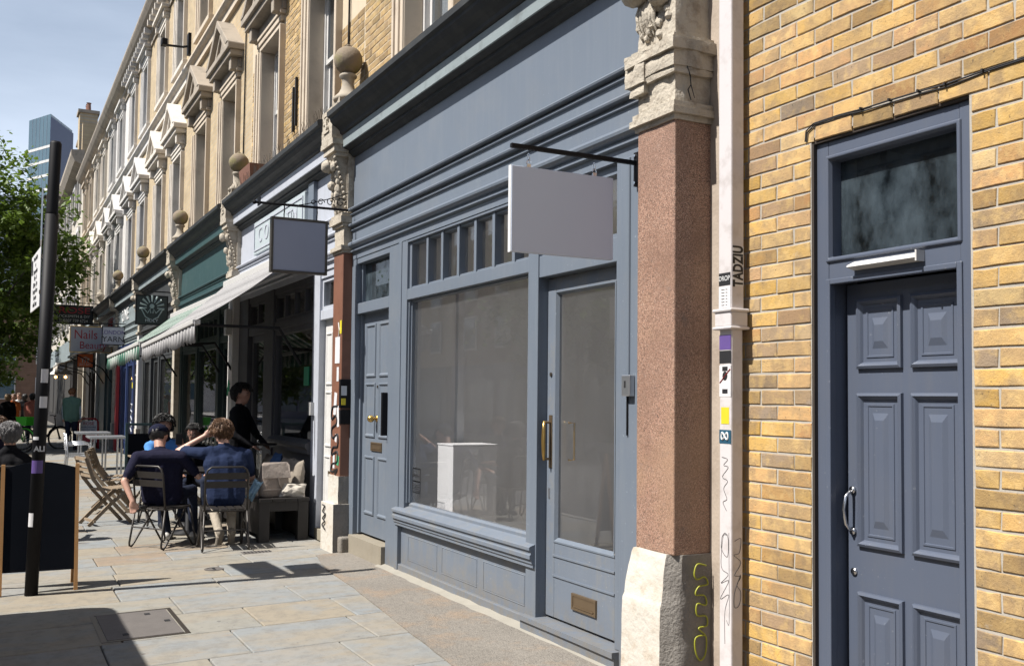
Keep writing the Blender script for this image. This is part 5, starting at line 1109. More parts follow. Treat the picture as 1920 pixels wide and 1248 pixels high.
# ------------------------------------------------------------------ beyond the terrace
eb = thing('end_building', 'tall pale stucco building with chimney stack at the far end of the terrace', 'building', (-62, .2, 0))
bx('wall', 'cream_wall', eb, -80, -48.7, .1, 9, 0, 12.4); MB().ext_x([(.12, 12.0), (-.3, 12.2), (-.45, 12.5), (-.45, 12.7), (.12, 12.75)], -80, -48.7).build('cornice', 'stone_dirty', eb)
bx('mansard_roof', 'roof', eb, -79, -49.2, .5, 8.5, 12.4, 13.6); bx('party_wall', 'brickwall', eb, -49.2, -48.75, .0, 8.6, 12.4, 14.0)
for (x0, y0, h) in ((-52.6, .05, 15.2), (-56.5, .3, 14.6)):
    st_ = bx('chimney_stack', 'brickwall', eb, x0, x0+1.0, y0, y0+.8, 12.5, h); bx('stack_cap', 'stone_dirty', st_, x0-.08, x0+1.08, y0-.08, y0+.88, h, h+.15)
    for k in range(3): MB().lathe((x0+.2+.3*k, y0+.4, h+.15), [(.11, 0), (.09, .35), (.12, .4)], 8).build('chimney_pot', 'granite_red', st_)
for fl_i in range(3):
    for k in range(9):
        xx = -50.5-k*2.9; wq = bx('window', 'white_stucco', eb, xx-.75, xx+.75, .0, .12, 4.9+fl_i*2.6, 6.9+fl_i*2.5); bx('pane', 'void', wq, xx-.5, xx+.5, -.01, .0, 5.0+fl_i*2.6, 6.7+fl_i*2.5)
shp = bx('ground_floor', 'dark_wood', eb, -79, -48.8, -.1, .1, 0, 3.2); bx('fascia', 'fascia_strip', eb, -79, -48.8, -.25, -.1, 3.2, 4.1)
for k in range(6): bx('shop_pane', 'void', shp, -53.5-k*4.6, -50-k*4.6, -.12, -.1, .6, 2.7)
# glass tower
tw = thing('glass_tower', 'distant blue glass tower block rising behind the tree', 'building', (-232, 6, 0))
A, B_, C_ = (-234, 2.2), (-226, 6.0), (-238, 10.9); Dd = (-248, 5)
MB().ext_z([A, B_, C_, Dd], 0, 60).build('core', 'glass_tower', tw)
def off(p, k): cx, cy = -236.5, 6.0; return (cx+(p[0]-cx)*k, cy+(p[1]-cy)*k)
for k in range(20):
    z = 2+k*3.0
    if z > 54: break
    MB().ext_z([off(p, 1.012) for p in (A, B_, C_, Dd)], z, z+.55).build('floor_band', 'white_paint', tw)
for q in range(1, 6):
    for (P, Q) in ((A, B_), (B_, C_)):
        px, py = P[0]+(Q[0]-P[0])*q/6, P[1]+(Q[1]-P[1])*q/6; c = off((px, py), 1.006); bx('mullion', 'alu', tw, c[0]-.05, c[0]+.05, c[1]-.03, c[1]+.03, 0, 60)
MB().ext_z([off(B_, 1.03), off(C_, 1.05), off(Dd, 1.0)], 0, 59.4).build('shaded_side', 'blue_paint', tw)  # dark blue slab paints shade onto the right-hand face of the tower
lo = thing('low_tower', 'pale lower block beside the distant glass tower', 'building', (-215, -2, 0)); bx('core', 'lilac', lo, -222, -214, -6, 3.2, 0, 40)
for k in range(12): bx('window_band', 'glass_tower', lo, -213.99, -213.9, -5.8, 3.1, 3+k*3, 4.6+k*3)
for (nm, lb, x0, x1, y0, y1, h, m) in (('far_building', 'dark red brick building closing the end of the street', -112, -100, -3.5, 8, 9, 'brickwall_red'), ('far_building', 'pale far building glimpsed under the tree canopy', -125, -115, -30, -4, 8, 'white_stucco')):
    t = thing(nm, lb, 'building', ((x0+x1)/2, (y0+y1)/2, 0)); bx('wall', m, t, x0, x1, y0, y1, 0, h); bx('roof', 'roof', t, x0-.3, x1+.3, y0-.3, y1+.3, h, h+.5)
    for k in range(int((y1-y0)/3)):
        for j in range(2):
            q = bx('window', 'white_paint', t, x1, x1+.06, y0+.7+k*3, y0+2.1+k*3, 1.2+j*3.2, 3.2+j*3.2); bx('pane', 'glass_tower', q, x1+.06, x1+.08, y0+.8+k*3, y0+2.0+k*3, 1.3+j*3.2, 3.1+j*3.2)
# houses across the road (seen reflected in the shop glass)
for k in range(9):
    x1 = 22-k*12; x0 = x1-11.9; t = thing('house_across_road', ['brown brick', 'pale rendered', 'red brick'][k % 3]+' house across the road reflected in glass, number '+['one', 'two', 'three', 'four', 'five', 'six', 'seven', 'eight', 'nine'][k]+' from the right', 'building', ((x0+x1)/2, -19, 0))
    h = [9, 8.4, 10][k % 3]; bx('wall', ['brickwall', 'cream_wall', 'brickwall_red'][k % 3], t, x0, x1, -27, -19, -.2, h); bx('parapet', 'stone_dirty', t, x0, x1, -18.99, -18.8, h-.5, h); bx('shop_front', ['dark_wood', 'teal', 'blue_paint'][k % 3], t, x0+.3, x1-.3, -18.99, -18.7, -.1, 3.4)
    for j in range(3):
        for f in range(2):
            xx = x0+2.2+j*3.7; q = bx('window', 'white_paint', t, xx-.75, xx+.75, -18.98, -18.9, 4.2+f*2.6-.0, 6.0+f*2.4); bx('pane', 'glass_tower', q, xx-.62, xx+.62, -18.9, -18.88, 4.3+f*2.6, 5.9+f*2.4)
    for j in range(2): bx('shop_pane', 'glass_tower', t, x0+1+j*5.4, x0+5.6+j*5.4, -18.69, -18.66, .5, 2.6)
# ------------------------------------------------------------------ trees
def leaf_cloud(cent, rad, n_cl, per, ls, seed, cl_r=.55, hole=.05):
    r = random.Random(seed); V = []; F = []
    for c in range(n_cl):
        while True:
            d = Vector((r.uniform(-1, 1), r.uniform(-1, 1), r.uniform(-1, 1)))
            if hole < d.length < 1: break
        cc = Vector((cent[0]+d.x*rad[0], cent[1]+d.y*rad[1], cent[2]+d.z*rad[2])); k = cl_r*r.uniform(.6, 1.35)
        for q in range(per):
            p = cc+Vector((r.gauss(0, .5)*k, r.gauss(0, .5)*k, r.gauss(0, .34)*k)); s = ls*r.uniform(.45, 1.45)
            a = Vector((r.uniform(-1, 1), r.uniform(-1, 1), r.uniform(-.9, .3))).normalized(); b = a.cross(Vector((r.uniform(-.4, .4), r.uniform(-.4, .4), 1))).normalized(); n = a.cross(b)
            i = len(V); V += [p, p+a*s*.5+b*s*.36+n*s*.06, p+a*s*1.15, p+a*s*.5-b*s*.36+n*s*.06]; F += [(i, i+1, i+2), (i, i+2, i+3)]
    return V, F
def tree(label, base, cent, rad, n_cl, per, ls, seed, cl_r=.55):
    t = thing('street_tree', label, 'tree', base); b = MB(); B0 = Vector(base); C0 = Vector(cent)
    b.tube([B0, B0+Vector((.05, .05, 1.5)), B0.lerp(C0, .55), C0], [.19, .15, .11, .05], 9); r = random.Random(seed)
    for k in range(9):
        a = k*.7+r.random(); st_ = B0.lerp(C0, r.uniform(.35, .8)); e = C0+Vector((math.cos(a)*rad[0]*.8, math.sin(a)*rad[1]*.8, r.uniform(-.5, .7)*rad[2])); b.tube([st_, st_.lerp(e, .5)+Vector((0, 0, .3)), e], [.07, .045, .012], 6)
    b.build('trunk', 'bark', t, smooth=True); V, F = leaf_cloud(cent, rad, n_cl, per, ls, seed, cl_r); c = MB(); c.add(V, F); c.build('crown', 'leaf', t)
tree('leafy green street tree overhanging the pavement at the left edge', (-34.5, -3.85, -.09), (-34.5, -4.75, 5.6), (3.7, 3.9, 4.0), 420, 125, .165, 4, .62)
tree('leafy tree across the road reflected in the shop window', (-27, -13.0, -.2), (-27, -13.0, 5.0), (3.2, 3.0, 3.0), 110, 90, .22, 9, .7)
tree('farther green tree under the first tree canopy', (-58, -3.6, -.09), (-58, -4.4, 5.0), (3.5, 3.6, 3.2), 90, 80, .22, 6, .8)
# ------------------------------------------------------------------ sign pole
pb_, pt_ = Vector((-9.29, -3.0, -.08)), Vector((-9.06, -2.93, 3.715)); pd = (pt_-pb_)
po = thing('sign_pole', 'leaning black pole carrying a white parking notice at left', 'pole', tuple(pb_)); P = lambda f: pb_+pd*f
pm_ = MB(); pm_.tube([P(0), P(.84)], .052, 18); pole_o = pm_.build('post', 'black_metal', po, smooth=True); MB().tube([P(.835), P(.845), P(.995), P(1.0)], [.051, .046, .046, .036], 18).build('post_top', 'black_metal', po, smooth=True)
for (f0_, f1_, m, a0, a1) in ((.272, .30, 'purple', -70, 40), (.155, .185, 'paper', -75, -20), (.415, .44, 'paper', -20, 50), (.47, .50, 'paper', -20, 45), (.345, .352, 'paper', -70, -10)):
    V = []; F = []; n = 8
    ax = pd.normalized(); r1 = ax.cross(Vector((0, 1, 0))).normalized(); r2 = ax.cross(r1)
    for k in range(n+1):
        a = R_(a0+(a1-a0)*k/n); d = Vector((1, 0, 0))*math.cos(a)+Vector((0, 1, 0))*math.sin(a); V += [P(f0_)+d*.0532, P(f1_)+d*.0532]
    for k in range(n): F.append((2*k, 2*k+2, 2*k+3, 2*k+1))
    MB().add(V, F).build('sticker', m, po)
text_part('ALI', .06, tuple(P(.325)+Vector((.06, .0, 0))), (0, 1, 0), (0, 0, 1), 'white', po, depth=.002, bold=.002)
np_ = Vector((-9.22, -3.012, 2.6)); fd = Vector((-.998, -.045, 0)).normalized(); nr = Vector((.045, -.998, 0)).normalized()
sg = MB(); a = np_; b_ = np_+fd*.86
sg.prism([tuple(a+Vector((0, 0, -.25))), tuple(b_+Vector((0, 0, -.25))), tuple(b_+Vector((0, 0, .25))), tuple(a+Vector((0, 0, .25)))], tuple(nr*-.008)); so = sg.build('parking_notice', 'white', po)
rows = ['Permit holders', 'or', 'Pay at machine', 'Mon - Fri', '8.30 am - 7 pm', 'Max stay 4 hours', 'No return', 'within 2 hours']
for k, s in enumerate(rows): text_part(s, .062, tuple(np_+fd*.42+nr*.003+Vector((0, 0, .20-k*.058))), tuple(-fd), (0, 0, 1), 'ink', so, depth=.0006)
bq = MB(); a = np_+fd*.80+nr*.003+Vector((0, 0, .08)); bq.prism([tuple(a), tuple(a-fd*.09), tuple(a-fd*.09+Vector((0, 0, .13))), tuple(a+Vector((0, 0, .13)))], tuple(nr*.001)); bq.build('parking_symbol', 'ink', so)
rd = Vector((-.9995, .035, 0)).normalized(); a = Vector((-9.17, -3.02, 3.12)); b_ = a+rd*.55
pl2 = MB(); pl2.prism([tuple(a+Vector((0, 0, -.22))), tuple(b_+Vector((0, 0, -.22))), tuple(b_+Vector((0, 0, .22))), tuple(a+Vector((0, 0, .22)))], (.0, .012, 0)); pl2.build('upper_sign_plate', 'alu', po)
for z in (2.45, 2.75, 3.0, 3.25): MB().tube([(-9.27+.06*z/3.0, -3.0+.02*z, z), (-9.27+.06*z/3.0, -3.0+.02*z, z+.03)], .066, 14).build('clip_band', 'gunmetal', po)
# ------------------------------------------------------------------ A-boards
ab = thing('pavement_board', 'blank black chalkboard pavement sign in pine frame beside the leaning pole', 'A-board', (-9.53, -2.93, gz(-2.93)))
def aframe(root, y0, y1, x_f, x_t, h, lean, m, mf, legw=.03, arch=.05):
    z0 = gz((y0+y1)/2); sgn = 1 if x_f > x_t else -1; dx = x_t-x_f
    X_ = lambda z: x_f+dx*(z/h)
    for (ya, yb) in ((y0, y0+legw), (y1-legw, y1)):
        MB().prism([(X_(0), ya, z0), (X_(0)-sgn*.035, ya, z0), (X_(h)-sgn*.035, ya, z0+h), (X_(h), ya, z0+h)], (0, yb-ya, 0)).build('leg', mf, root)
    n = 14; pts = []
    zb = .18
    pts.append((X_(zb)-sgn*.010, y0+legw, z0+zb)); pts.append((X_(zb)-sgn*.010, y1-legw, z0+zb))
    for k in range(n+1):
        t = k/n; y = y1-legw+(y0-y1+2*legw)*t; z = h-.03+arch*math.sin(math.pi*t); pts.append((X_(z)-sgn*.010, y, z0+z))
    o = MB().prism(pts, (-sgn*.014, 0, 0)).build('board_face', m, root)
    return o
aframe(ab, -3.25, -2.64, -9.33, -9.52, 1.07, 0, 'chalk', 'pine'); aframe(ab, -3.25, -2.64, -9.75, -9.56, 1.05, 0, 'chalk', 'pine')
rb = thing('pavement_board', 'white shop board in red tubular frame on the far pavement', 'A-board', (-33.1, -.67, gz(-.67)))
y0, y1 = -.95, -.40; fr_ = lambda s: MB().tube([(-33+s*.25, y0, .0), (-33, y0, .80), (-33, y0+.08, .90), (-33, y1-.08, .90), (-33, y1, .80), (-33+s*.25, y1, .0)], .025, 8)
fr_(1).build('frame', 'red', rb, smooth=True); fr_(-1).build('frame', 'red', rb, smooth=True)
pnl = MB().prism([(-32.79, y0+.04, .18), (-32.79, y1-.04, .18), (-32.97, y1-.04, .84), (-32.97, y0+.04, .84)], (-.01, 0, 0)).build('panel', 'paper', rb)
upv = Vector((-.18, 0, .66)).normalized()
text_part('ROSE', .13, (-32.93, -.675, .75), (0, 1, 0), upv, 'red', pnl); text_part('HARDWARE', .075, (-32.905, -.675, .64), (0, 1, 0), upv, 'cushion_blue', pnl); text_part('KEYS CUT HERE', .05, (-32.885, -.675, .56), (0, 1, 0), upv, 'cushion_blue', pnl)
MB().prism([(-32.80, y0+.08, .2), (-32.80, y1-.08, .2), (-32.86, y1-.08, .42), (-32.86, y0+.08, .42)], (.015, 0, 0)).build('red_print', 'red', pnl)
# ------------------------------------------------------------------ furniture
def place(root, loc, rz): root.location = loc; root.rotation_euler = (0, 0, rz); return root
def metal_chair(label):
    t = thing('cafe_chair', label, 'chair', (0, 0, 0), 'bent steel cafe chairs'); wd = .22; r = .011
    b = MB(); b.tube([(-.19, -wd, .42), (-.235, -wd, .80), (-.24, -wd+.02, .855), (-.24, -wd+.06, .885), (-.24, wd-.06, .885), (-.24, wd-.02, .855), (-.235, wd, .80), (-.19, wd, .42)], r, 8); b.build('back_frame', 'chair_metal', t, smooth=True)
    for (z, x) in ((.79, -.232), (.70, -.222)):
        q = MB(); q.prism([(x+.004, -wd, z-.035), (x+.004, wd, z-.035), (x-.004, wd, z+.035), (x-.004, -wd, z+.035)], (-.004, 0, 0)); q.build('back_slat', 'chair_metal', t)
    s = MB(); s.tube([(-.19, -wd, .42), (.17, -wd, .44), (.21, -wd+.05, .44), (.21, wd-.05, .44), (.17, wd, .44), (-.19, wd, .42)], r, 8, closed=True); s.build('seat_frame', 'chair_metal', t, smooth=True)
    sp_ = MB()
    for k in range(5): y = -wd+.03+k*.085; sp_.box(-.19, .2, y, y+.065, .428, .44)
    sp_.build('seat', 'chair_metal', t)
    for y, s_ in ((-wd, -1), (wd, 1)):
        q = MB(); q.tube([(-.19, y, .42), (-.25, y+s_*.015, .05), (-.245, y+s_*.017, .02), (-.22, y+s_*.018, .008), (-.195, y+s_*.017, .03), (.10, y, .42)], r, 8); q.build('leg', 'chair_metal', t, smooth=True)
        q = MB(); q.tube([(.17, y, .43), (.25, y+s_*.01, .05), (.245, y+s_*.012, .02), (.22, y+s_*.012, .008), (.195, y+s_*.01, .03), (-.08, y, .42)], r, 8); q.build('leg', 'chair_metal', t, smooth=True)
    MB().tube([(-.225, -wd-.01, .22), (-.225, wd+.01, .22)], .009, 6).build('stretcher', 'chair_metal', t); return t
c1 = metal_chair('bent steel cafe chair under the man in the navy cap'); place(c1, (-11.50, -1.63, gz(-1.62)), math.pi-.95)
c2 = copy_tree(c1); c2['label'] = 'bent steel cafe chair under the light brown haired man'; place(c2, (-11.0, -1.09, gz(-1.09)), math.pi-.06)
c3 = copy_tree(c1); c3['label'] = 'bent steel cafe chair under the woman in the sky blue shirt'; place(c3, (-13.5, -1.35, gz(-1.35)), .1)
tb = thing('cafe_table', 'small square dark cafe table with cups between the seated men', 'table', (-12.45, -1.2, gz(-1.2)))
bx('table_top', 'dark_wood', tb, -12.85, -12.05, -1.6, -.82, .70, .735, bevel=.006); MB().lathe((-12.45, -1.2, -.03), [(.24, 0), (.24, .02), (.04, .04), (.035, .70)], 14).build('pedestal', 'black_metal', tb, smooth=True)
for (nm, x, y, m, r, h, lb) in (('cup', -12.15, -1.03, 'off_white', .04, .10, 'pale takeaway cup on the cafe table beside the red can'), ('drinks_can', -12.12, -.93, 'red', .033, .12, 'red drinks can on the cafe table'), ('glass_jar', -12.2, -.86, 'off_white', .035, .09, 'small pale jar on the cafe table right of the red can'), ('coffee_cup', -12.3, -1.35, 'ceramic', .04, .07, 'small brown coffee cup on the cafe table')):
    t = thing(nm, lb, 'cup', (x, y, .735)); MB().lathe((x, y, .7355), [(r*.75, 0), (r, h), (r*.9, h), (r*.9, h-.004)], 14).build('vessel', m, t, smooth=True); MB().lathe((x, y, .7355+h), [(r*1.04, 0), (r*1.04, .006), (r*.6, .012)], 14).build('lid', 'white' if nm == 'cup' else m, t)
bn = thing('bench', 'dark wooden bench along the lilac cafe front', 'bench', (-12.2, -.4, 0))
for k in range(4): bx('seat_board', 'dark_wood', bn, -13.3, -11.12, -.67+k*.142, -.533+k*.142, .435, .475, bevel=.004)
for xx in (-11.2, -12.2, -13.2):
    for yy in (-.61, -.17): bx('leg', 'dark_wood', bn, xx-.05, xx+.05, yy-.06, yy+.06, -.02, .434, bevel=.004)
    bx('rail', 'dark_wood', bn, xx-.045, xx+.045, -.549, -.231, .33, .433)
bx('front_panel', 'dark_wood', bn, -13.15, -11.26, -.65, -.62, .06, .43); bx('back_panel', 'dark_wood', bn, -13.15, -11.26, -.14, -.12, .0, .43)
def pillow(name, label, cat, c, s, m, rot=(0, 0, 0), group=None, amp=.012, sharp=.62):
    """soft slab: s = half width, half thickness, half height; its thickness swells towards the middle"""
    n = 16; V = []; F = []
    for sd in (-1, 1):
        for i in range(n+1):
            for j in range(n+1):
                u, v = i/n*2-1, j/n*2-1; e = max(0, (1-u*u)*(1-v*v))**sharp; pin = 1-.10*(1-abs(u))*abs(v)**3
                x = u*s[0]*(1-.09*(1-v*v)*abs(u)**4); z = v*s[2]*(1-.09*(1-u*u)*abs(v)**4); nn = mnoise.noise((u*2.2+c[0]*7, v*2.2, sd*3+c[1]))+.5*mnoise.noise((u*5, v*5+c[0]*3, sd))
                V.append((x, sd*s[1]*e+amp*nn*(e > 0), z+amp*.5*nn))
        o = (n+1)**2*(sd > 0)
        for i in range(n):
            for j in range(n):
                q = (o+i*(n+1)+j, o+(i+1)*(n+1)+j, o+(i+1)*(n+1)+j+1, o+i*(n+1)+j+1); F.append(q if sd < 0 else q[::-1])
    t = thing(name, label, cat, c, group); t.rotation_euler = rot; ob = MB().add(V, F).build('cover', m, None, smooth=True); ob.parent = t; return t
cushion = pillow
cu1 = [('taupe scatter cushion at the right end of the bench', (-11.48, -.17, .68), 'cushion'), ('taupe scatter cushion second from the right end of the bench', (-11.90, -.18, .68), 'cushion'), ('blue scatter cushion behind the beige rucksack', (-12.3, -.2, .72), 'cushion_blue'), ('taupe scatter cushion at the far end of the bench', (-12.75, -.18, .68), 'cushion')]
for lb, c, m in cu1: pillow('cushion', lb, 'cushion', c, (.20, .085, .21), m, (-.16, 0, rr.uniform(-.1, .1)), 'cushions on the bench')
bp = thing('rucksack', 'beige flap rucksack standing on the bench', 'rucksack', (-11.32, -.47, .475)); bp.rotation_euler = (0, 0, .12)
V = []; F = []; n = 20
for (z, hx, hy) in ((0, .06, .14), (.02, .078, .162), (.10, .085, .168), (.22, .075, .165), (.32, .055, .155), (.37, .04, .145), (.385, .02, .12)):
    for k in range(n):
        a = 2*math.pi*k/n; ca, sa = math.cos(a), math.sin(a); V.append((math.copysign(abs(ca)**.5, ca)*hx+.006*mnoise.noise((z*20, k, 1)), math.copysign(abs(sa)**.45, sa)*hy+.006*mnoise.noise((z*20, k, 7)), z))
for i in range(6):
    for k in range(n): F.append((i*n+k, i*n+(k+1) % n, (i+1)*n+(k+1) % n, (i+1)*n+k))
F.append(tuple(range(6*n, 7*n))); F.append(tuple(range(n-1, -1, -1))); o = MB().add(V, F).build('bag_body', 'canvas', None, smooth=True); o.parent = bp
o = MB().prism([(.088, -.168, .215), (.088, .168, .215), (.058, .16, .36), (.03, .14, .392), (.03, -.14, .392), (.058, -.16, .36)], (.009, 0, .004)).build('bag_flap', 'canvas_pale', None, bevel=.008); o.parent = bp
o = MB().box(.086, .094, -.155, .155, .085, .098).build('bag_trim', 'canvas_pale', None); o.parent = bp
o = MB().tube([(.09, .02, .23), (.10, .03, .15), (.094, .06, .10)], .008, 6).build('bag_strap', 'canvas', None); o.parent = bp
cb2 = pillow('cloth_bag', 'crumpled cream cloth bag beside the rucksack on the bench', 'bag', (-11.24, -.27, .55), (.15, .06, .085), 'pale_cloth', (-.3, .1, 1.45), amp=.03)
jk = pillow('jacket', 'light blue jacket hanging beside the rucksack', 'jacket', (-11.30, -.70, .56), (.05, .025, .13), 'light_blue', (.25, .5, 1.2), amp=.03)
def folding_chair(label, m='teak', rail='teak'):
    t = thing('folding_chair', label, 'chair', (0, 0, 0), 'slatted teak folding chairs'); wd = .22
    for y in (-wd, wd):
        for pts, nm in (([(-.36, y, .86), (-.27, y, .60), (-.12, y, .40), (.24, y, .0)], 'back_leg'), ([(.20, y*.88, .46), (-.02, y*.88, .28), (-.30, y*.88, .0)], 'leg')):
            q = MB()
            for k in range(len(pts)-1):
                a, b_ = Vector(pts[k]), Vector(pts[k+1]); d = (b_-a).normalized(); n = Vector((-d.z, 0, d.x))*.022
                q.prism([tuple(a+n), tuple(a-n), tuple(b_-n), tuple(b_+n)], (0, .022, 0))
            q.build(nm, m, t)
    for k in range(4):
        f = k/3; MB().box(-.36+.07*f-.008, -.36+.07*f+.008, -wd, wd, .82-.07*k, .865-.07*k).build('back_slat', m, t)
    for k in range(6): x = -.17+k*.07; MB().box(x, x+.052, -wd+.01, wd-.01, .435+.004*k, .45+.004*k).build('seat_slat', m, t)
    MB().box(-.25, -.22, -wd, wd, .04, .07).build('stretcher', m, t); return t
f1 = folding_chair('nearer weathered teak folding chair left of the man in the navy cap'); place(f1, (-15.2, -1.75, gz(-1.75)), math.pi/2-.25)
f2 = copy_tree(f1); f2['label'] = 'farther weathered teak folding chair beside the nearer one'; place(f2, (-15.9, -1.66, gz(-1.66)), math.pi/2-.2)
f3 = copy_tree(f1); f3['label'] = 'teak folding chair across the small table by the teal shop'; place(f3, (-15.6, -.75, gz(-.75)), -math.pi/2)
f4 = copy_tree(f1); f4['label'] = 'teak folding chair half hidden behind the man in the navy cap'; place(f4, (-13.9, -1.95, gz(-1.95)), math.pi/2+.2)
ot = thing('wooden_table', 'small slatted wooden table beside the teak folding chairs', 'table', (-15.6, -1.2, gz(-1.2)))
for k in range(7): bx('top_slat', 'teak', ot, -15.95+k*.1, -15.86+k*.1, -1.5, -.95, .70, .72)
for xx in (-15.9, -15.3):
    for s in (-1, 1): MB().tube([(xx, -1.2-s*.25, .70), (xx, -1.2+s*.25, -.02)], .018, 6).build('leg', 'teak', ot)
bw = thing('bowl', 'pale green bowl on the wooden table', 'bowl', (-15.4, -1.25, .72)); MB().lathe((-15.4, -1.25, .721), [(.05, 0), (.12, .05), (.115, .05), (.045, .006)], 16).build('bowl_body', 'fascia_strip', bw, smooth=True)
gbd = thing('menu_board', 'dark green framed menu board standing by the teal shop', 'board', (-17, -1.2, 0)); frm = MB()
for yy in (-1.40, -1.0): frm.box(-17.02, -16.98, yy-.02, yy+.02, -.03, 1.17)
frm.box(-17.019, -16.981, -1.38, -1.02, 1.13, 1.169); frm.build('frame', 'teal', gbd); bx('board_face', 'chalk', gbd, -17.012, -16.99, -1.38, -1.02, .2, 1.0)
def alu_chair(label):
    t = thing('aluminium_chair', label, 'chair', (0, 0, 0), 'aluminium pavement chairs')
    for y in (-.25, .25):
        MB().tube([(-.27, y, .0), (-.22, y, .45), (-.26, y, .86)], .014, 8).build('back_leg', 'alu', t, smooth=True); MB().tube([(.26, y, 0), (.22, y, .64), (.10, y, .68), (-.22, y, .66)], .014, 8).build('arm_leg', 'alu', t, smooth=True)
    for k in range(4): MB().tube([(-.235-.008*k, -.25, .58+.085*k), (-.27-.008*k, 0, .58+.085*k), (-.235-.008*k, .25, .58+.085*k)], .014, 6).build('back_slat', 'alu', t)
    MB().box(-.22, .22, -.24, .24, .43, .45).build('seat', 'alu', t); return t
a1 = alu_chair('nearest silver aluminium armchair by the silver table'); place(a1, (-21.6, -1.75, gz(-1.75)), math.pi/2)
a2 = copy_tree(a1); a2['label'] = 'silver aluminium armchair behind the nearest silver one'; place(a2, (-22.5, -1.7, gz(-1.7)), math.pi/2)
at_ = thing('aluminium_table', 'silver square aluminium table on the pavement', 'table', (-21.5, -1.2, 0)); bx('table_top', 'alu', at_, -21.9, -21.0, -1.62, -.92, .76, .80, bevel=.008)
for xx in (-21.8, -21.1):
    for yy in (-1.52, -1.02): MB().tube([(xx, yy, -.03), (xx, yy, .76)], .02, 8).build('leg', 'alu', at_)
at2 = copy_tree(at_); at2['label'] = 'second silver aluminium table farther along the pavement'; at2.location = (-24.0, -1.25, 0)
# ------------------------------------------------------------------ bicycles
def bicycle(label, frame_m, basket, R0=.33, bm_='green_lime'):
    t = thing('bicycle', label, 'bicycle', (0, 0, 0))
    for wx in (-.53, .53):
        w0 = MB(); w0.tube([(wx+R0*math.cos(a), 0, R0+R0*math.sin(a)) for a in [k*math.pi/14 for k in range(28)]], .02, 6, closed=True); wo = w0.build('wheel', 'rubber', t, smooth=True)
        w1 = MB(); w1.tube([(wx+(R0-.03)*math.cos(a), 0, R0+(R0-.03)*math.sin(a)) for a in [k*math.pi/14 for k in range(28)]], .010, 5, closed=True); w1.tube([(wx, -.04, R0), (wx, .04, R0)], .035, 10); w1.build('rim', 'gunmetal', wo)
        s = MB()
        for k in range(14): a = k*math.pi/7; s.tube([(wx, 0, R0), (wx+(R0-.03)*math.cos(a), 0, R0+(R0-.03)*math.sin(a))], .002, 3)
        s.build('spokes', 'alu', wo)
    f = MB(); bb = (-.05, 0, .30); hd_ = (.40, 0, .72); f.tube([(.53, .05, R0), (.45, .04, .62), (.40, 0, .70), (.37, 0, .98)], .018, 8); f.tube([(.53, -.05, R0), (.45, -.04, .62), (.40, 0, .70)], .016, 8)
    f.tube([hd_, (.15, 0, .38), bb], .03, 8); f.tube([bb, (-.18, 0, .80)], .02, 8); f.tube([bb, (-.53, .04, R0)], .014, 6); f.tube([(-.15, 0, .66), (-.53, .04, R0)], .012, 6); f.build('frame', frame_m, t, smooth=True)
    MB().tube([(.30, -.28, 1.02), (.36, -.2, 1.03), (.38, 0, 1.0), (.36, .2, 1.03), (.30, .28, 1.02)], .014, 8).build('handlebar', 'black_metal', t, smooth=True)
    sd_ = MB(); sd_.ball((-.2, 0, .86), .09, 12, 8, sq=(1.5, .9, .4)); sd_.build('saddle', 'black', t, smooth=True)
    for wx in (-.53, .53): MB().tube([(wx+(R0+.035)*math.cos(a), 0, R0+(R0+.035)*math.sin(a)) for a in [R_(20)+k*R_(130)/9 for k in range(10)]], .022, 6).build('mudguard', frame_m if basket else 'black_metal', t, smooth=True)
    MB().tube([(-.05, -.06, .30), (-.05, .06, .30)], .075, 14).build('chainset', 'black_metal', t)
    if basket:
        V = []; F = []; A0 = [(.42, -.15), (.70, -.15), (.70, .15), (.42, .15)]; A1 = [(.38, -.2), (.76, -.2), (.76, .2), (.38, .2)]
        for (x, y) in A0: V.append((x, y, .78))
        for (x, y) in A1: V.append((x, y, 1.03))
        bk = MB().add(V, [(3, 2, 1, 0), (0, 1, 5, 4), (1, 2, 6, 5), (2, 3, 7, 6), (3, 0, 4, 7)]).build('basket', bm_, t); s = bk.modifiers.new('thick', 'SOLIDIFY'); s.thickness = .018; bk.modifiers.new('bevel', 'BEVEL').width = .02
    return t
g1 = bicycle('lime green hire bicycle with green front basket behind the pole', 'green_lime', True); place(g1, (-32.5, -2.85, gz(-2.8)), .85)
g2 = bicycle('black bicycle parked behind the leaning pole', 'black_metal', False); place(g2, (-33.5, -1.95, gz(-1.9)), 1.75)
# ------------------------------------------------------------------ parked van whose shadow falls over the near paving
vn = thing('parked_van', 'parked van beside the kerb whose rounded shadow covers the lower left paving', 'van', (-5.9, -5.1, -.22))
z0, z1 = .05, 2.62; pr = []
for (y, z) in ((-6.05, z0), (-6.08, 1.1), (-5.98, 2.15), (-5.75, z1), (-4.45, z1), (-4.25, 2.3), (-4.17, 1.1), (-4.2, z0)): pr.append((y, z))
b = MB(); xs_ = [(-8.62, .92), (-8.55, .985), (-8.4, 1.0), (-5.0, 1.0), (-4.4, .96)]; V = []; F = []; n = len(pr)
for (x, k) in xs_:
    for (y, z) in pr: V.append((x, -5.1+(y+5.1)*k, z0+(z-z0)*(k if z > 1.5 else 1)))
hood = [(-4.4, 2.05), (-3.7, 1.15), (-3.0, 1.05)]
for (x, zt) in ((-3.75, 1.2), (-3.1, .95), (-2.95, .6)):
    for (y, z) in pr: V.append((x, -5.1+(y+5.1)*.95, min(z, zt)))
for i in range(len(xs_)+2):
    for k in range(n): F.append((i*n+k, (i+1)*n+k, (i+1)*n+(k+1) % n, i*n+(k+1) % n))
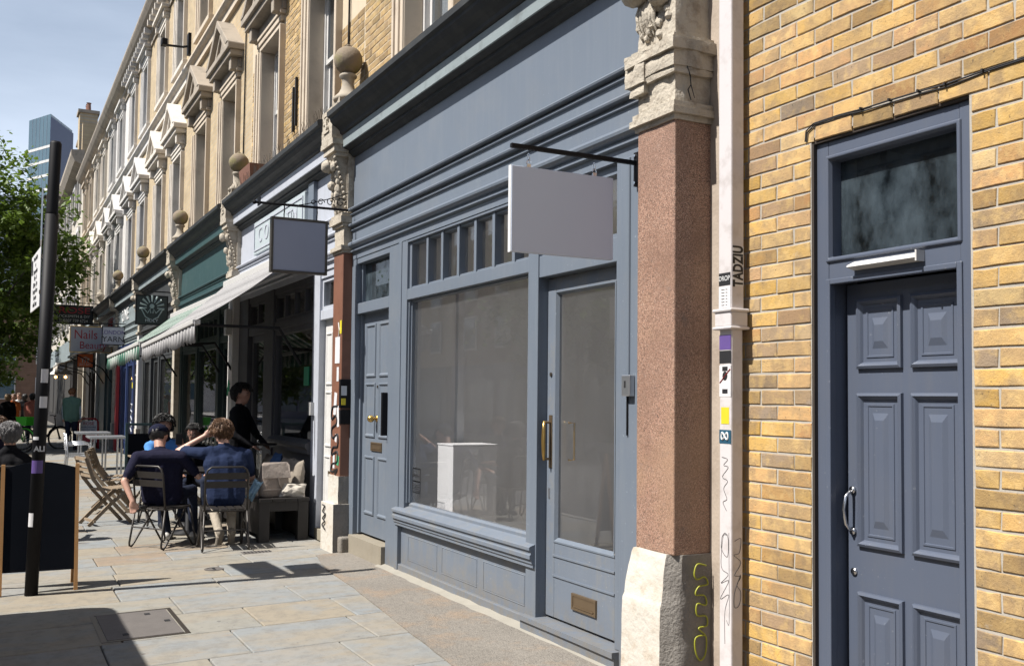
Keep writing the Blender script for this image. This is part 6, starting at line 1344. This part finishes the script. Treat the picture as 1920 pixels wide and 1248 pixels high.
F.append(tuple(range(n))); F.append(tuple(range((len(xs_)+2)*n+n-1, (len(xs_)+2)*n-1, -1))); b.add(V, F).build('body', 'white_paint', vn, bevel=.03)
for wx in (-7.6, -3.8):
    for wy in (-5.95, -4.25): q = MB(); q.tube([(wx, wy-.1, .12), (wx, wy+.1, .12)], .33, 20); wq = q.build('wheel', 'rubber', vn); MB().tube([(wx, wy-.105, .12), (wx, wy+.105, .12)], .18, 12).build('rim', 'alu', wq)
bx('rear_window', 'glass_tower', vn, -8.64, -8.58, -5.8, -4.4, 1.15, 1.75); bx('number_plate', 'yellow', vn, -8.66, -8.62, -5.35, -4.85, .5, .62)

# ------------------------------------------------------------------ people
def v3(*a): return Vector(a)
def person(label, J, mats, face, hair='hair_brown', voxel=.012, sleeve='short', hair_len=0.0, cap=None, curl=.4, bun=False, fing=True, group=None, wide=1.0, beard=None, glasses=False, skirt=False, hair_vol=1.0):
    """J: joint positions; one continuous body surface grown round the joints, hair and cap as children."""
    C = []                                              # (a, b, ra, rb, material)
    TOP, BOT, SK, SH = 0, 1, 2, 3
    J = {k: Vector(v) for k, v in J.items()}
    F = Vector(face).normalized(); U = Vector((0, 0, 1)); hc = J['head']
    up = (hc-J['neck']).normalized(); side = F.cross(up).normalized(); F2 = up.cross(side).normalized()
    lat = (J['shR']-J['shL']).normalized(); nk = J['neck']; pv = J['pelvis']
    sp = (nk-pv).normalized()
    chest = pv.lerp(nk, .68); belly = pv.lerp(nk, .34)
    w_ = wide
    C += [(J['shL'], J['shR'], .068*w_, .068*w_, TOP), (chest+lat*.095*w_, pv+lat*.085*w_, .112*w_, .108*w_, TOP), (chest-lat*.095*w_, pv-lat*.085*w_, .112*w_, .108*w_, TOP), (chest, belly, .125*w_, .125*w_, TOP), (belly, pv-U*.0, .125*w_, .122*w_, TOP),
          (J['shL'].lerp(nk, .3), chest-lat*.11*w_, .075, .11*w_, TOP), (J['shR'].lerp(nk, .3), chest+lat*.11*w_, .075, .11*w_, TOP), (nk-up*.04, J['shL'].lerp(nk, .35), .062, .068, TOP), (nk-up*.04, J['shR'].lerp(nk, .35), .062, .068, TOP)]
    C += [(nk-up*.02, hc-up*.05-F2*.015, .062, .058, SK), (nk+up*.015-F2*.01, J['shL'].lerp(nk, .45), .058, .062, TOP), (nk+up*.015-F2*.01, J['shR'].lerp(nk, .45), .058, .062, TOP)]
    for s in ('L', 'R'):
        sg = -1 if s == 'L' else 1
        sh, el, ha = J['sh'+s], J['el'+s], J['ha'+s]
        if sleeve == 'short': mid = sh.lerp(el, .70); C += [(sh, mid, .066*w_, .058, TOP), (mid, el, .044, .040, SK), (el, ha, .041, .027, SK)]
        elif sleeve == 'vest': C += [(sh, sh.lerp(el, .08), .078, .074, TOP), (sh, el, .058, .050, 4), (el, el.lerp(ha, .95), .050, .037, 4), (el.lerp(ha, .9), ha, .028, .026, SK)]
        else: C += [(sh, el, .062*w_, .052, TOP), (el, el.lerp(ha, .95), .050, .037, TOP), (el.lerp(ha, .9), ha, .028, .026, SK)]
        d = (ha-el).normalized(); hd = J.get('hd'+s, d).normalized() if 'hd'+s in J else d
        pn = hd.cross(lat);
        pn = pn.normalized() if pn.length > .1 else Vector((0, 0, 1)); ac = hd.cross(pn).normalized()
        palm = ha+hd*.05; C += [(ha+hd*.015+ac*.018, palm+ac*.024, .019, .016, SK), (ha+hd*.015-ac*.018, palm-ac*.024, .019, .016, SK), (ha, palm, .022, .018, SK)]
        if fing:
            for k, ln in enumerate((.062, .075, .080, .070)):
                o = palm+ac*(-.030+.020*k)+hd*.012; k1 = o+hd*ln*.5+pn*curl*.012; k2 = k1+hd*ln*.35*(1-curl*.5)+pn*curl*.028; C += [(o, k1, .0098, .009, SK), (k1, k2, .009, .0075, SK)]
            o = ha+hd*.02-ac*.03; t1 = o+hd*.03-ac*.022; C += [(o, t1, .012, .010, SK), (t1, t1+hd*.03-ac*.004+pn*.008, .010, .008, SK)]
        else: C += [(palm, palm+hd*.07, .022, .016, SK)]
        hp, kn, ft = J['hip'+s], J['kn'+s], J['ft'+s]
        C += [(hp, kn, .092*w_, .062, BOT), (kn, kn.lerp(ft, .4), .058, .058, BOT), (kn.lerp(ft, .4), ft+U*.05, .058, .045, BOT), (pv-U*.03, hp-U*.02, .10*w_, .10*w_, BOT)]
        td = J['to'+s]; C += [(ft+U*.035-td*.05, ft+U*.03+td*.13, .042, .036, SH), (ft+U*.035, ft+td*.16+U*.022, .040, .028, SH), (ft+U*.09, ft+U*.03, .042, .042, SH)]
    # head: skull, face, jaw, nose, ears
    C += [(hc+up*.025-F2*.022, hc+up*.02+F2*.022, .094, .084, SK), (hc+up*.0, hc-up*.055+F2*.045, .072, .048, SK), (hc-up*.07+F2*.062, hc-up*.082+F2*.068, .030, .024, SK), (hc+F2*.088+up*.012, hc-up*.022+F2*.104, .012, .014, SK),
          (hc+F2*.082+up*.028-side*.03, hc+F2*.082+up*.028+side*.03, .014, .014, SK), (hc-up*.052+F2*.086-side*.016, hc-up*.052+F2*.086+side*.016, .012, .012, SK)]
    for s in (-1, 1): C += [(hc+side*s*.088+up*.016-F2*.006, hc+side*s*.088-up*.024, .017, .012, SK)]
    mb = MB()
    for (a, b, ra, rb, m) in C:
        if (b-a).length < 1e-4: b = a+Vector((0, 0, 1e-3))
        mb.tube([a, b], [ra, rb], 12); mb.ball(a, ra, 12, 8); mb.ball(b, rb, 12, 8)
    root = Vector((pv.x, pv.y, min(J['ftL'].z, J['ftR'].z)))
    me0 = mb.data('tmp', 'skin', root); ob = bpy.data.objects.new('tmp', me0); COL.objects.link(ob)
    rm = ob.modifiers.new('r', 'REMESH'); rm.mode = 'VOXEL'; rm.voxel_size = voxel; rm.use_smooth_shade = True
    sm = ob.modifiers.new('s', 'SMOOTH'); sm.factor = .5; sm.iterations = 2 if voxel < .014 else 1
    dg = bpy.context.evaluated_depsgraph_get(); me = bpy.data.meshes.new_from_object(ob.evaluated_get(dg)); bpy.data.objects.remove(ob); bpy.data.meshes.remove(me0)
    me.name = 'person'; me.materials.clear()
    for m in mats: me.materials.append(M[m])
    segs = [(a-root, (b-root)-(a-root), ra, rb, m) for a, b, ra, rb, m in C]; pre = [(a, d, d.length_squared or 1e-9, ra, rb, m) for a, d, ra, rb, m in segs]
    idx = []
    for p in me.polygons:
        c = p.center; best = 9; bmt = 0
        for a, d, l2, ra, rb, m in pre:
            q = c-a; t = q.dot(d)/l2; t = 0 if t < 0 else 1 if t > 1 else t; ds = (q-d*t).length-(ra+(rb-ra)*t)
            if m == TOP: ds -= .016
            if ds < best: best = ds; bmt = m
        idx.append(bmt)
    me.polygons.foreach_set('material_index', idx); me.polygons.foreach_set('use_smooth', [True]*len(idx)); me.update()
    po = bpy.data.objects.new('person', me); COL.objects.link(po); po.location = root; ORG[po.name] = root; tag(po, label, 'person', group)
    # hair
    if hair:
        r = random.Random(len(label)); b = MB(); n, m_ = 34, 22; V = []; ok = {}; Fc = []
        for i in range(m_+1):
            t = math.pi*i/m_
            for k in range(n):
                a = 2*math.pi*k/n; d = side*math.sin(t)*math.cos(a)+F2*math.sin(t)*math.sin(a)+up*math.cos(t); fr = math.sin(t)*math.sin(a); uz = math.cos(t)
                low = -.88; keep = uz > low if fr < -.15 else (uz > -.42 if fr < .12 else (uz > -.02 if fr < .45 else uz > .46))
                if cap: keep = keep and uz < .18
                ok[i*n+k] = keep
                s_ = Vector((0, 0, 0))+side*d.dot(side)*.104*hair_vol+F2*d.dot(F2)*.118*hair_vol+up*(d.dot(up)*(.108*hair_vol if uz > 0 else .115+hair_len))
                p = hc+up*.03-F2*.010+s_; nn = mnoise.noise(Vector((p.x*30, p.y*30, p.z*12)))*.014+mnoise.noise(Vector((p.x*80, p.y*80, p.z*25)))*.009
                V.append(p+d*nn)
        for i in range(m_):
            for k in range(n):
                q = (i*n+k, (i+1)*n+k, (i+1)*n+(k+1) % n, i*n+(k+1) % n)
                if all(ok[x] for x in q): Fc.append(q)
        b.add(V, Fc)
        if voxel < .016 and not cap:       # loose locks lying over the cap of hair
            for q in range(700):
                fc = r.choice(Fc); p0 = V[fc[0]].lerp(V[fc[2]], r.random()); d0 = (p0-hc-up*.02).normalized(); tg = (-up+F2*r.uniform(-.5, .35)+side*r.uniform(-.6, .6)); tg = (tg-d0*tg.dot(d0)).normalized(); wv = d0.cross(tg)*r.uniform(.0012, .003); ln = r.uniform(.025, .06)*(1+hair_len*3); rows_ = []
                for j in range(4):
                    t = j/3; c0 = p0+tg*ln*t+d0*(.002+.005*math.sin(t*2.6)*r.uniform(.3, 1.3)-.008*t*t); rows_ += [c0-wv*(1-.8*t), c0+wv*(1-.8*t)]
                b.add(rows_, [(0, 1, 3, 2), (2, 3, 5, 4), (4, 5, 7, 6)])
        if bun: b.ball(hc+up*.10-F2*.075, .055, 14, 9, jit=.06)
        ho = b.build('hair', hair, po, smooth=True); sd_ = ho.modifiers.new('thick', 'SOLIDIFY'); sd_.thickness = .012; sd_.offset = -1
    if cap:
        b = MB(); n, m_ = 24, 8; V = []; Fc = []
        for i in range(m_+1):
            t = .5*math.pi*i/m_
            for k in range(n):
                a = 2*math.pi*k/n; V.append(hc+up*(.034+.106*math.cos(t))-F2*.008+side*.112*math.sin(t)*math.cos(a)+F2*.124*math.sin(t)*math.sin(a)-up*(.03*(math.sin(a) < -.2)*(i == m_)))
        for i in range(m_):
            for k in range(n): Fc.append((i*n+k, (i+1)*n+k, (i+1)*n+(k+1) % n, i*n+(k+1) % n))
        b.add(V, Fc); co = b.build('cap', cap, po, smooth=True); co.modifiers.new('thick', 'SOLIDIFY').thickness = .006
        q = MB(); V = []; 
        for k in range(11):
            a = R_(20+k*14); V += [hc+up*.03+side*.10*math.cos(a)+F2*.108*math.sin(a), hc+up*(.022-.012*abs(math.cos(a)))+side*.095*math.cos(a)+F2*(.108*math.sin(a)+.075*math.sin(a))]
        q.add(V, [(2*k, 2*k+1, 2*k+3, 2*k+2) for k in range(10)]); vo = q.build('cap_peak', cap, co, smooth=True); vo.modifiers.new('thick', 'SOLIDIFY').thickness = .005
        MB().ball(hc+up*.140-F2*.008, .009, 8, 5).build('cap_button', cap, co)
    # eyes and brows
    e = MB(); bw_ = MB()
    for s in (-1, 1):
        e.ball(hc+F2*.084+up*.016+side*s*.032, .0115, 8, 6); bw_.tube([hc+F2*.094+up*.036+side*s*.016, hc+F2*.092+up*.040+side*s*.034, hc+F2*.080+up*.034+side*s*.05], .004, 5)
    e.build('eyes', 'ink', po); bw_.build('eyebrows', hair or 'hair_black', po)
    if glasses:
        g = MB()
        for s in (-1, 1): g.tube([hc+F2*.105+up*(.014+.022*math.sin(a))+side*(s*.034+.026*math.cos(a)) for a in [k*.7 for k in range(9)]], .003, 4, closed=True); g.tube([hc+F2*.10+up*.02+side*s*.06, hc+side*s*.088+up*.02], .003, 4)
        g.build('glasses', 'ink', po)
    return po
def sit(base, face, neck_h, seat=.43, lean=.0, **ov):
    """joints of a sitter: base = ground point under the pelvis, face = level direction the knees point"""
    f = Vector(face).normalized(); r = f.cross(Vector((0, 0, 1))); B = Vector(base)
    pv = B+Vector((0, 0, seat+.09)); nk = pv+Vector((0, 0, neck_h+.02))+f*lean
    J = dict(pelvis=pv, neck=nk, head=nk+Vector((0, 0, .175))+f*.02, shL=nk-r*.185-Vector((0, 0, .055)), shR=nk+r*.185-Vector((0, 0, .055)))
    for s, k in (('L', -1), ('R', 1)):
        J['hip'+s] = pv+r*k*.095; J['kn'+s] = pv+f*.43+r*k*.12+Vector((0, 0, -.02)); J['ft'+s] = Vector((J['kn'+s].x, J['kn'+s].y, B.z))+f*.02; J['to'+s] = f
        J['el'+s] = J['sh'+s]+Vector((0, 0, -.27))+r*k*.05+f*.06; J['ha'+s] = J['el'+s]+f*.24+Vector((0, 0, -.02))-r*k*.05
    for k, v in ov.items(): J[k] = Vector(v)
    return J
def stand(base, face, h=1.76, step=.12, **ov):
    f = Vector(face).normalized(); r = f.cross(Vector((0, 0, 1))); B = Vector(base); k_ = h/1.76
    pv = B+Vector((0, 0, .93*k_)); nk = B+Vector((0, 0, 1.47*k_)); J = dict(pelvis=pv, neck=nk, head=nk+Vector((0, 0, .175))+f*.025, shL=nk-r*.185*k_-Vector((0, 0, .055)), shR=nk+r*.185*k_-Vector((0, 0, .055)))
    for s, k in (('L', -1), ('R', 1)):
        q = f*step*k; J['hip'+s] = pv+r*k*.09; J['ft'+s] = B+r*k*.09+q*1.0+Vector((0, 0, .0)); J['kn'+s] = (J['hip'+s]+J['ft'+s])/2+f*.03; J['to'+s] = f
        J['el'+s] = J['sh'+s]+Vector((0, 0, -.28*k_))+r*k*.05-f*.02*k; J['ha'+s] = J['el'+s]+Vector((0, 0, -.24*k_))+f*.06
    for k, v in ov.items(): J[k] = Vector(v)
    return J
z_ = Vector((0, 0, 1))
# man in navy cap, lounging; left arm hangs behind the chair
person('seated man in dark navy T-shirt and navy baseball cap, seen from behind', sit((-11.62, -1.63, gz(-1.6)), (-.92, .40, 0), .42, lean=-.02,
    head=(-11.74, -1.66, 1.155), shL=(-11.60, -1.90, .925), shR=(-11.52, -1.44, .925), neck=(-11.62, -1.66, .965), elL=(-11.50, -2.04, .68), haL=(-11.38, -1.965, .47), hdL=(.1, .05, -1), elR=(-11.50, -1.27, .72), haR=(-11.72, -1.28, .74),
    knL=(-12.0, -1.60, .52), ftL=(-12.02, -1.50, -.03), knR=(-11.96, -1.25, .53), ftR=(-11.98, -1.22, -.03)), ['navy_tee', 'dark_jean', 'skin', 'sole'], (-.85, .5, -.02), 'hair_black', .010, cap='cap', wide=1.12)
# man with light brown hair, left hand in hair
person('seated man with light brown hair in washed navy T-shirt, hand raised to his head', sit((-11.22, -1.02, gz(-1.0)), (-1, .04, 0), .42, lean=-.08,
    head=(-11.43, -1.04, 1.195), neck=(-11.35, -1.02, 1.01), shL=(-11.36, -1.235, .975), shR=(-11.33, -.78, .955), elL=(-11.62, -1.47, .99), haL=(-11.50, -1.20, 1.17), hdL=(.05, .6, .5), elR=(-11.40, -.70, .70), haR=(-11.62, -.76, .58),
    knL=(-11.62, -1.12, .54), ftL=(-11.25, -1.07, .03), knR=(-11.62, -.88, .54), ftR=(-11.22, -.95, .03), toL=(-.35, -.1, -.9), toR=(-.35, .1, -.9)), ['blue_tee', 'stone_chino', 'skin', 'suede'], (-.93, -.3, -.15), 'hair_brown', .010, wide=1.08, hair_vol=1.12)
w_ = person('seated dark haired woman in sky blue shirt holding a phone to her face', sit((-13.5, -1.32, gz(-1.3)), (1, .05, 0), .42, seat=.42,
    head=(-13.35, -1.37, 1.215), neck=(-13.38, -1.36, 1.03), shL=(-13.40, -1.16, .96), shR=(-13.40, -1.54, .96), elR=(-13.2, -1.56, .78), haR=(-13.14, -1.40, 1.02), hdR=(0, .2, 1), elL=(-13.18, -1.10, .76), haL=(-13.04, -1.20, .96), hdL=(0, -.2, 1)), ['sky_shirt', 'dark_jean', 'skin_tan', 'black'], (.9, .25, -.25), 'hair_black', .013, hair_len=.06, sleeve='long', hair_vol=1.15)
ph = thing('phone', 'dark mobile phone held by the woman in the sky blue shirt', 'phone', (-13.02, -1.24, 1.06)); bx('phone_body', 'black', ph, -13.03, -13.02, -1.28, -1.20, 1.0, 1.14, bevel=.004)
person('seated person in dark clothes and glasses in the shade of the cafe doorway', sit((-14.15, -.86, gz(-.86)), (1, -.1, 0), .40, seat=.42), ['black_cloth', 'dark_jean', 'skin_tan', 'black'], (.8, -.5, 0), 'hair_black', .015, hair_len=.03, glasses=True, sleeve='long')
person('standing cafe worker in black with hair tied up by the cafe window', stand((-13.0, -.50, 0), (.55, .85, 0), 1.74, .06, elR=(-12.72, -.62, 1.12), haR=(-12.62, -.42, 1.0), elL=(-13.15, -.25, 1.12), haL=(-12.85, -.2, 1.0)), ['black_cloth', 'black_cloth', 'skin_tan', 'black'], (.6, .75, -.25), 'hair_black', .014, bun=True, hair_vol=1.12, sleeve='long')
tr = thing('tray', 'small dark tray in the cafe worker hands', 'tray', (-12.65, -.3, 1.0)); MB().lathe((-12.66, -.26, 1.0), [(.15, 0), (.17, .02), (.165, .02), (.148, .005)], 18).build('tray_dish', 'dark_wood', tr)
person('seated grey haired man in black T-shirt cut by the left edge', sit((-12.55, -3.13, gz(-3.1)), (-1, .15, 0), .42, head=(-12.55, -3.145, 1.155), neck=(-12.55, -3.14, .985), elR=(-12.62, -2.90, .70), haR=(-12.85, -2.84, .70)), ['black_cloth', 'dark_jean', 'skin', 'black'], (-.95, -.3, 0), 'hair_grey', .012, wide=1.08)
person('person partly hidden behind the grey haired man at the left edge', sit((-13.5, -3.27, gz(-3.2)), (1, .1, 0), .43, head=(-13.35, -3.26, 1.20), neck=(-13.38, -3.27, 1.03)), ['navy_tee', 'dark_jean', 'skin_tan', 'black'], (1, .2, 0), 'hair_brown', .015)
st1 = copy_tree(c1); st1['label'] = 'cafe chair under the grey haired man behind the blank chalkboard'; place(st1, (-12.5, -3.13, gz(-3.1)), math.pi-.1)
st2 = copy_tree(c1); st2['label'] = 'cafe chair under the person beyond the grey haired man'; place(st2, (-13.55, -3.27, gz(-3.2)), 0.05)
person('standing man in sage green quilted vest and pale shirt walking away', stand((-32.5, -1.19, gz(-1.2)), (-.95, .3, 0), 1.84, .10), ['green_vest', 'dark_jean', 'skin', 'black', 'pale_shirt'], (-.8, .6, 0), 'hair_ginger', .018, wide=1.16, sleeve='vest')
for (lb, p, f, h, mt, hr, sl_) in (('distant blond person in black coat at the left edge', (-38, -2.82), (-1, 0, 0), 1.66, ['black_cloth', 'black_cloth', 'skin', 'black'], 'hair_blond', 'long'),
        ('distant person in pink top and dark apron carrying a white bag', (-37, -2.1), (-1, .2, 0), 1.68, ['pink_top', 'dark_jean', 'skin', 'sole'], 'hair_black', 'short'),
        ('distant person in orange top between the walkers', (-41, -2.6), (1, .1, 0), 1.66, ['orange_top', 'black_cloth', 'skin_tan', 'black'], 'hair_brown', 'short'),
        ('distant person in white shirt beyond the walkers', (-44, -2.35), (1, 0, 0), 1.7, ['white', 'dark_jean', 'skin', 'black'], 'hair_brown', 'long'),
        ('distant person in black beside the person in the orange top', (-42, -2.2), (-1, .1, 0), 1.66, ['black_cloth', 'dark_jean', 'skin_tan', 'black'], 'hair_black', 'long')):
    person(lb, stand((p[0], p[1], gz(p[1])), f, h, .12), mt, f, hr, .024, sl_, fing=False, hair_len=.05)
wbg = cushion('carrier_bag', 'white carrier bag held by the person in the pink top', 'bag', (-36.9, -1.80, .95), (.14, .16, .22), 'white', amp=.06)
# ------------------------------------------------------------------ details: twin cables, traffic light glow, red shutter
rsx = thing('red_shutter_frame', 'bright red door frame beside the white far board', 'door frame', (-31.4, 0, 0)); MB().box(-31.5, -31.15, -.10, -.02, 0, 2.5).build('red_post', 'red', rsx)
bpst = thing('blue_post', 'blue painted shop post with graffiti beside the aluminium tables', 'post', (-26.9, -.1, 0)); MB().box(-27.05, -26.80, -.16, -.12, 0, 2.75).build('post_face', 'blue_paint', bpst); bx('yellow_sticker', 'yellow', bpst, -27.0, -26.85, -.163, -.16, 1.8, 1.95)
scrawl(bpst, (-26.92, -.165, 1.0), (1, 0, 0), (0, 0, 1), [(-.1, .4), (.1, .38), (-.1, .25), (.1, .2), (-.1, .1), (.1, .0), (-.1, -.05), (.1, -.15), (-.1, -.2), (.1, -.3)], .016, 'lilac')
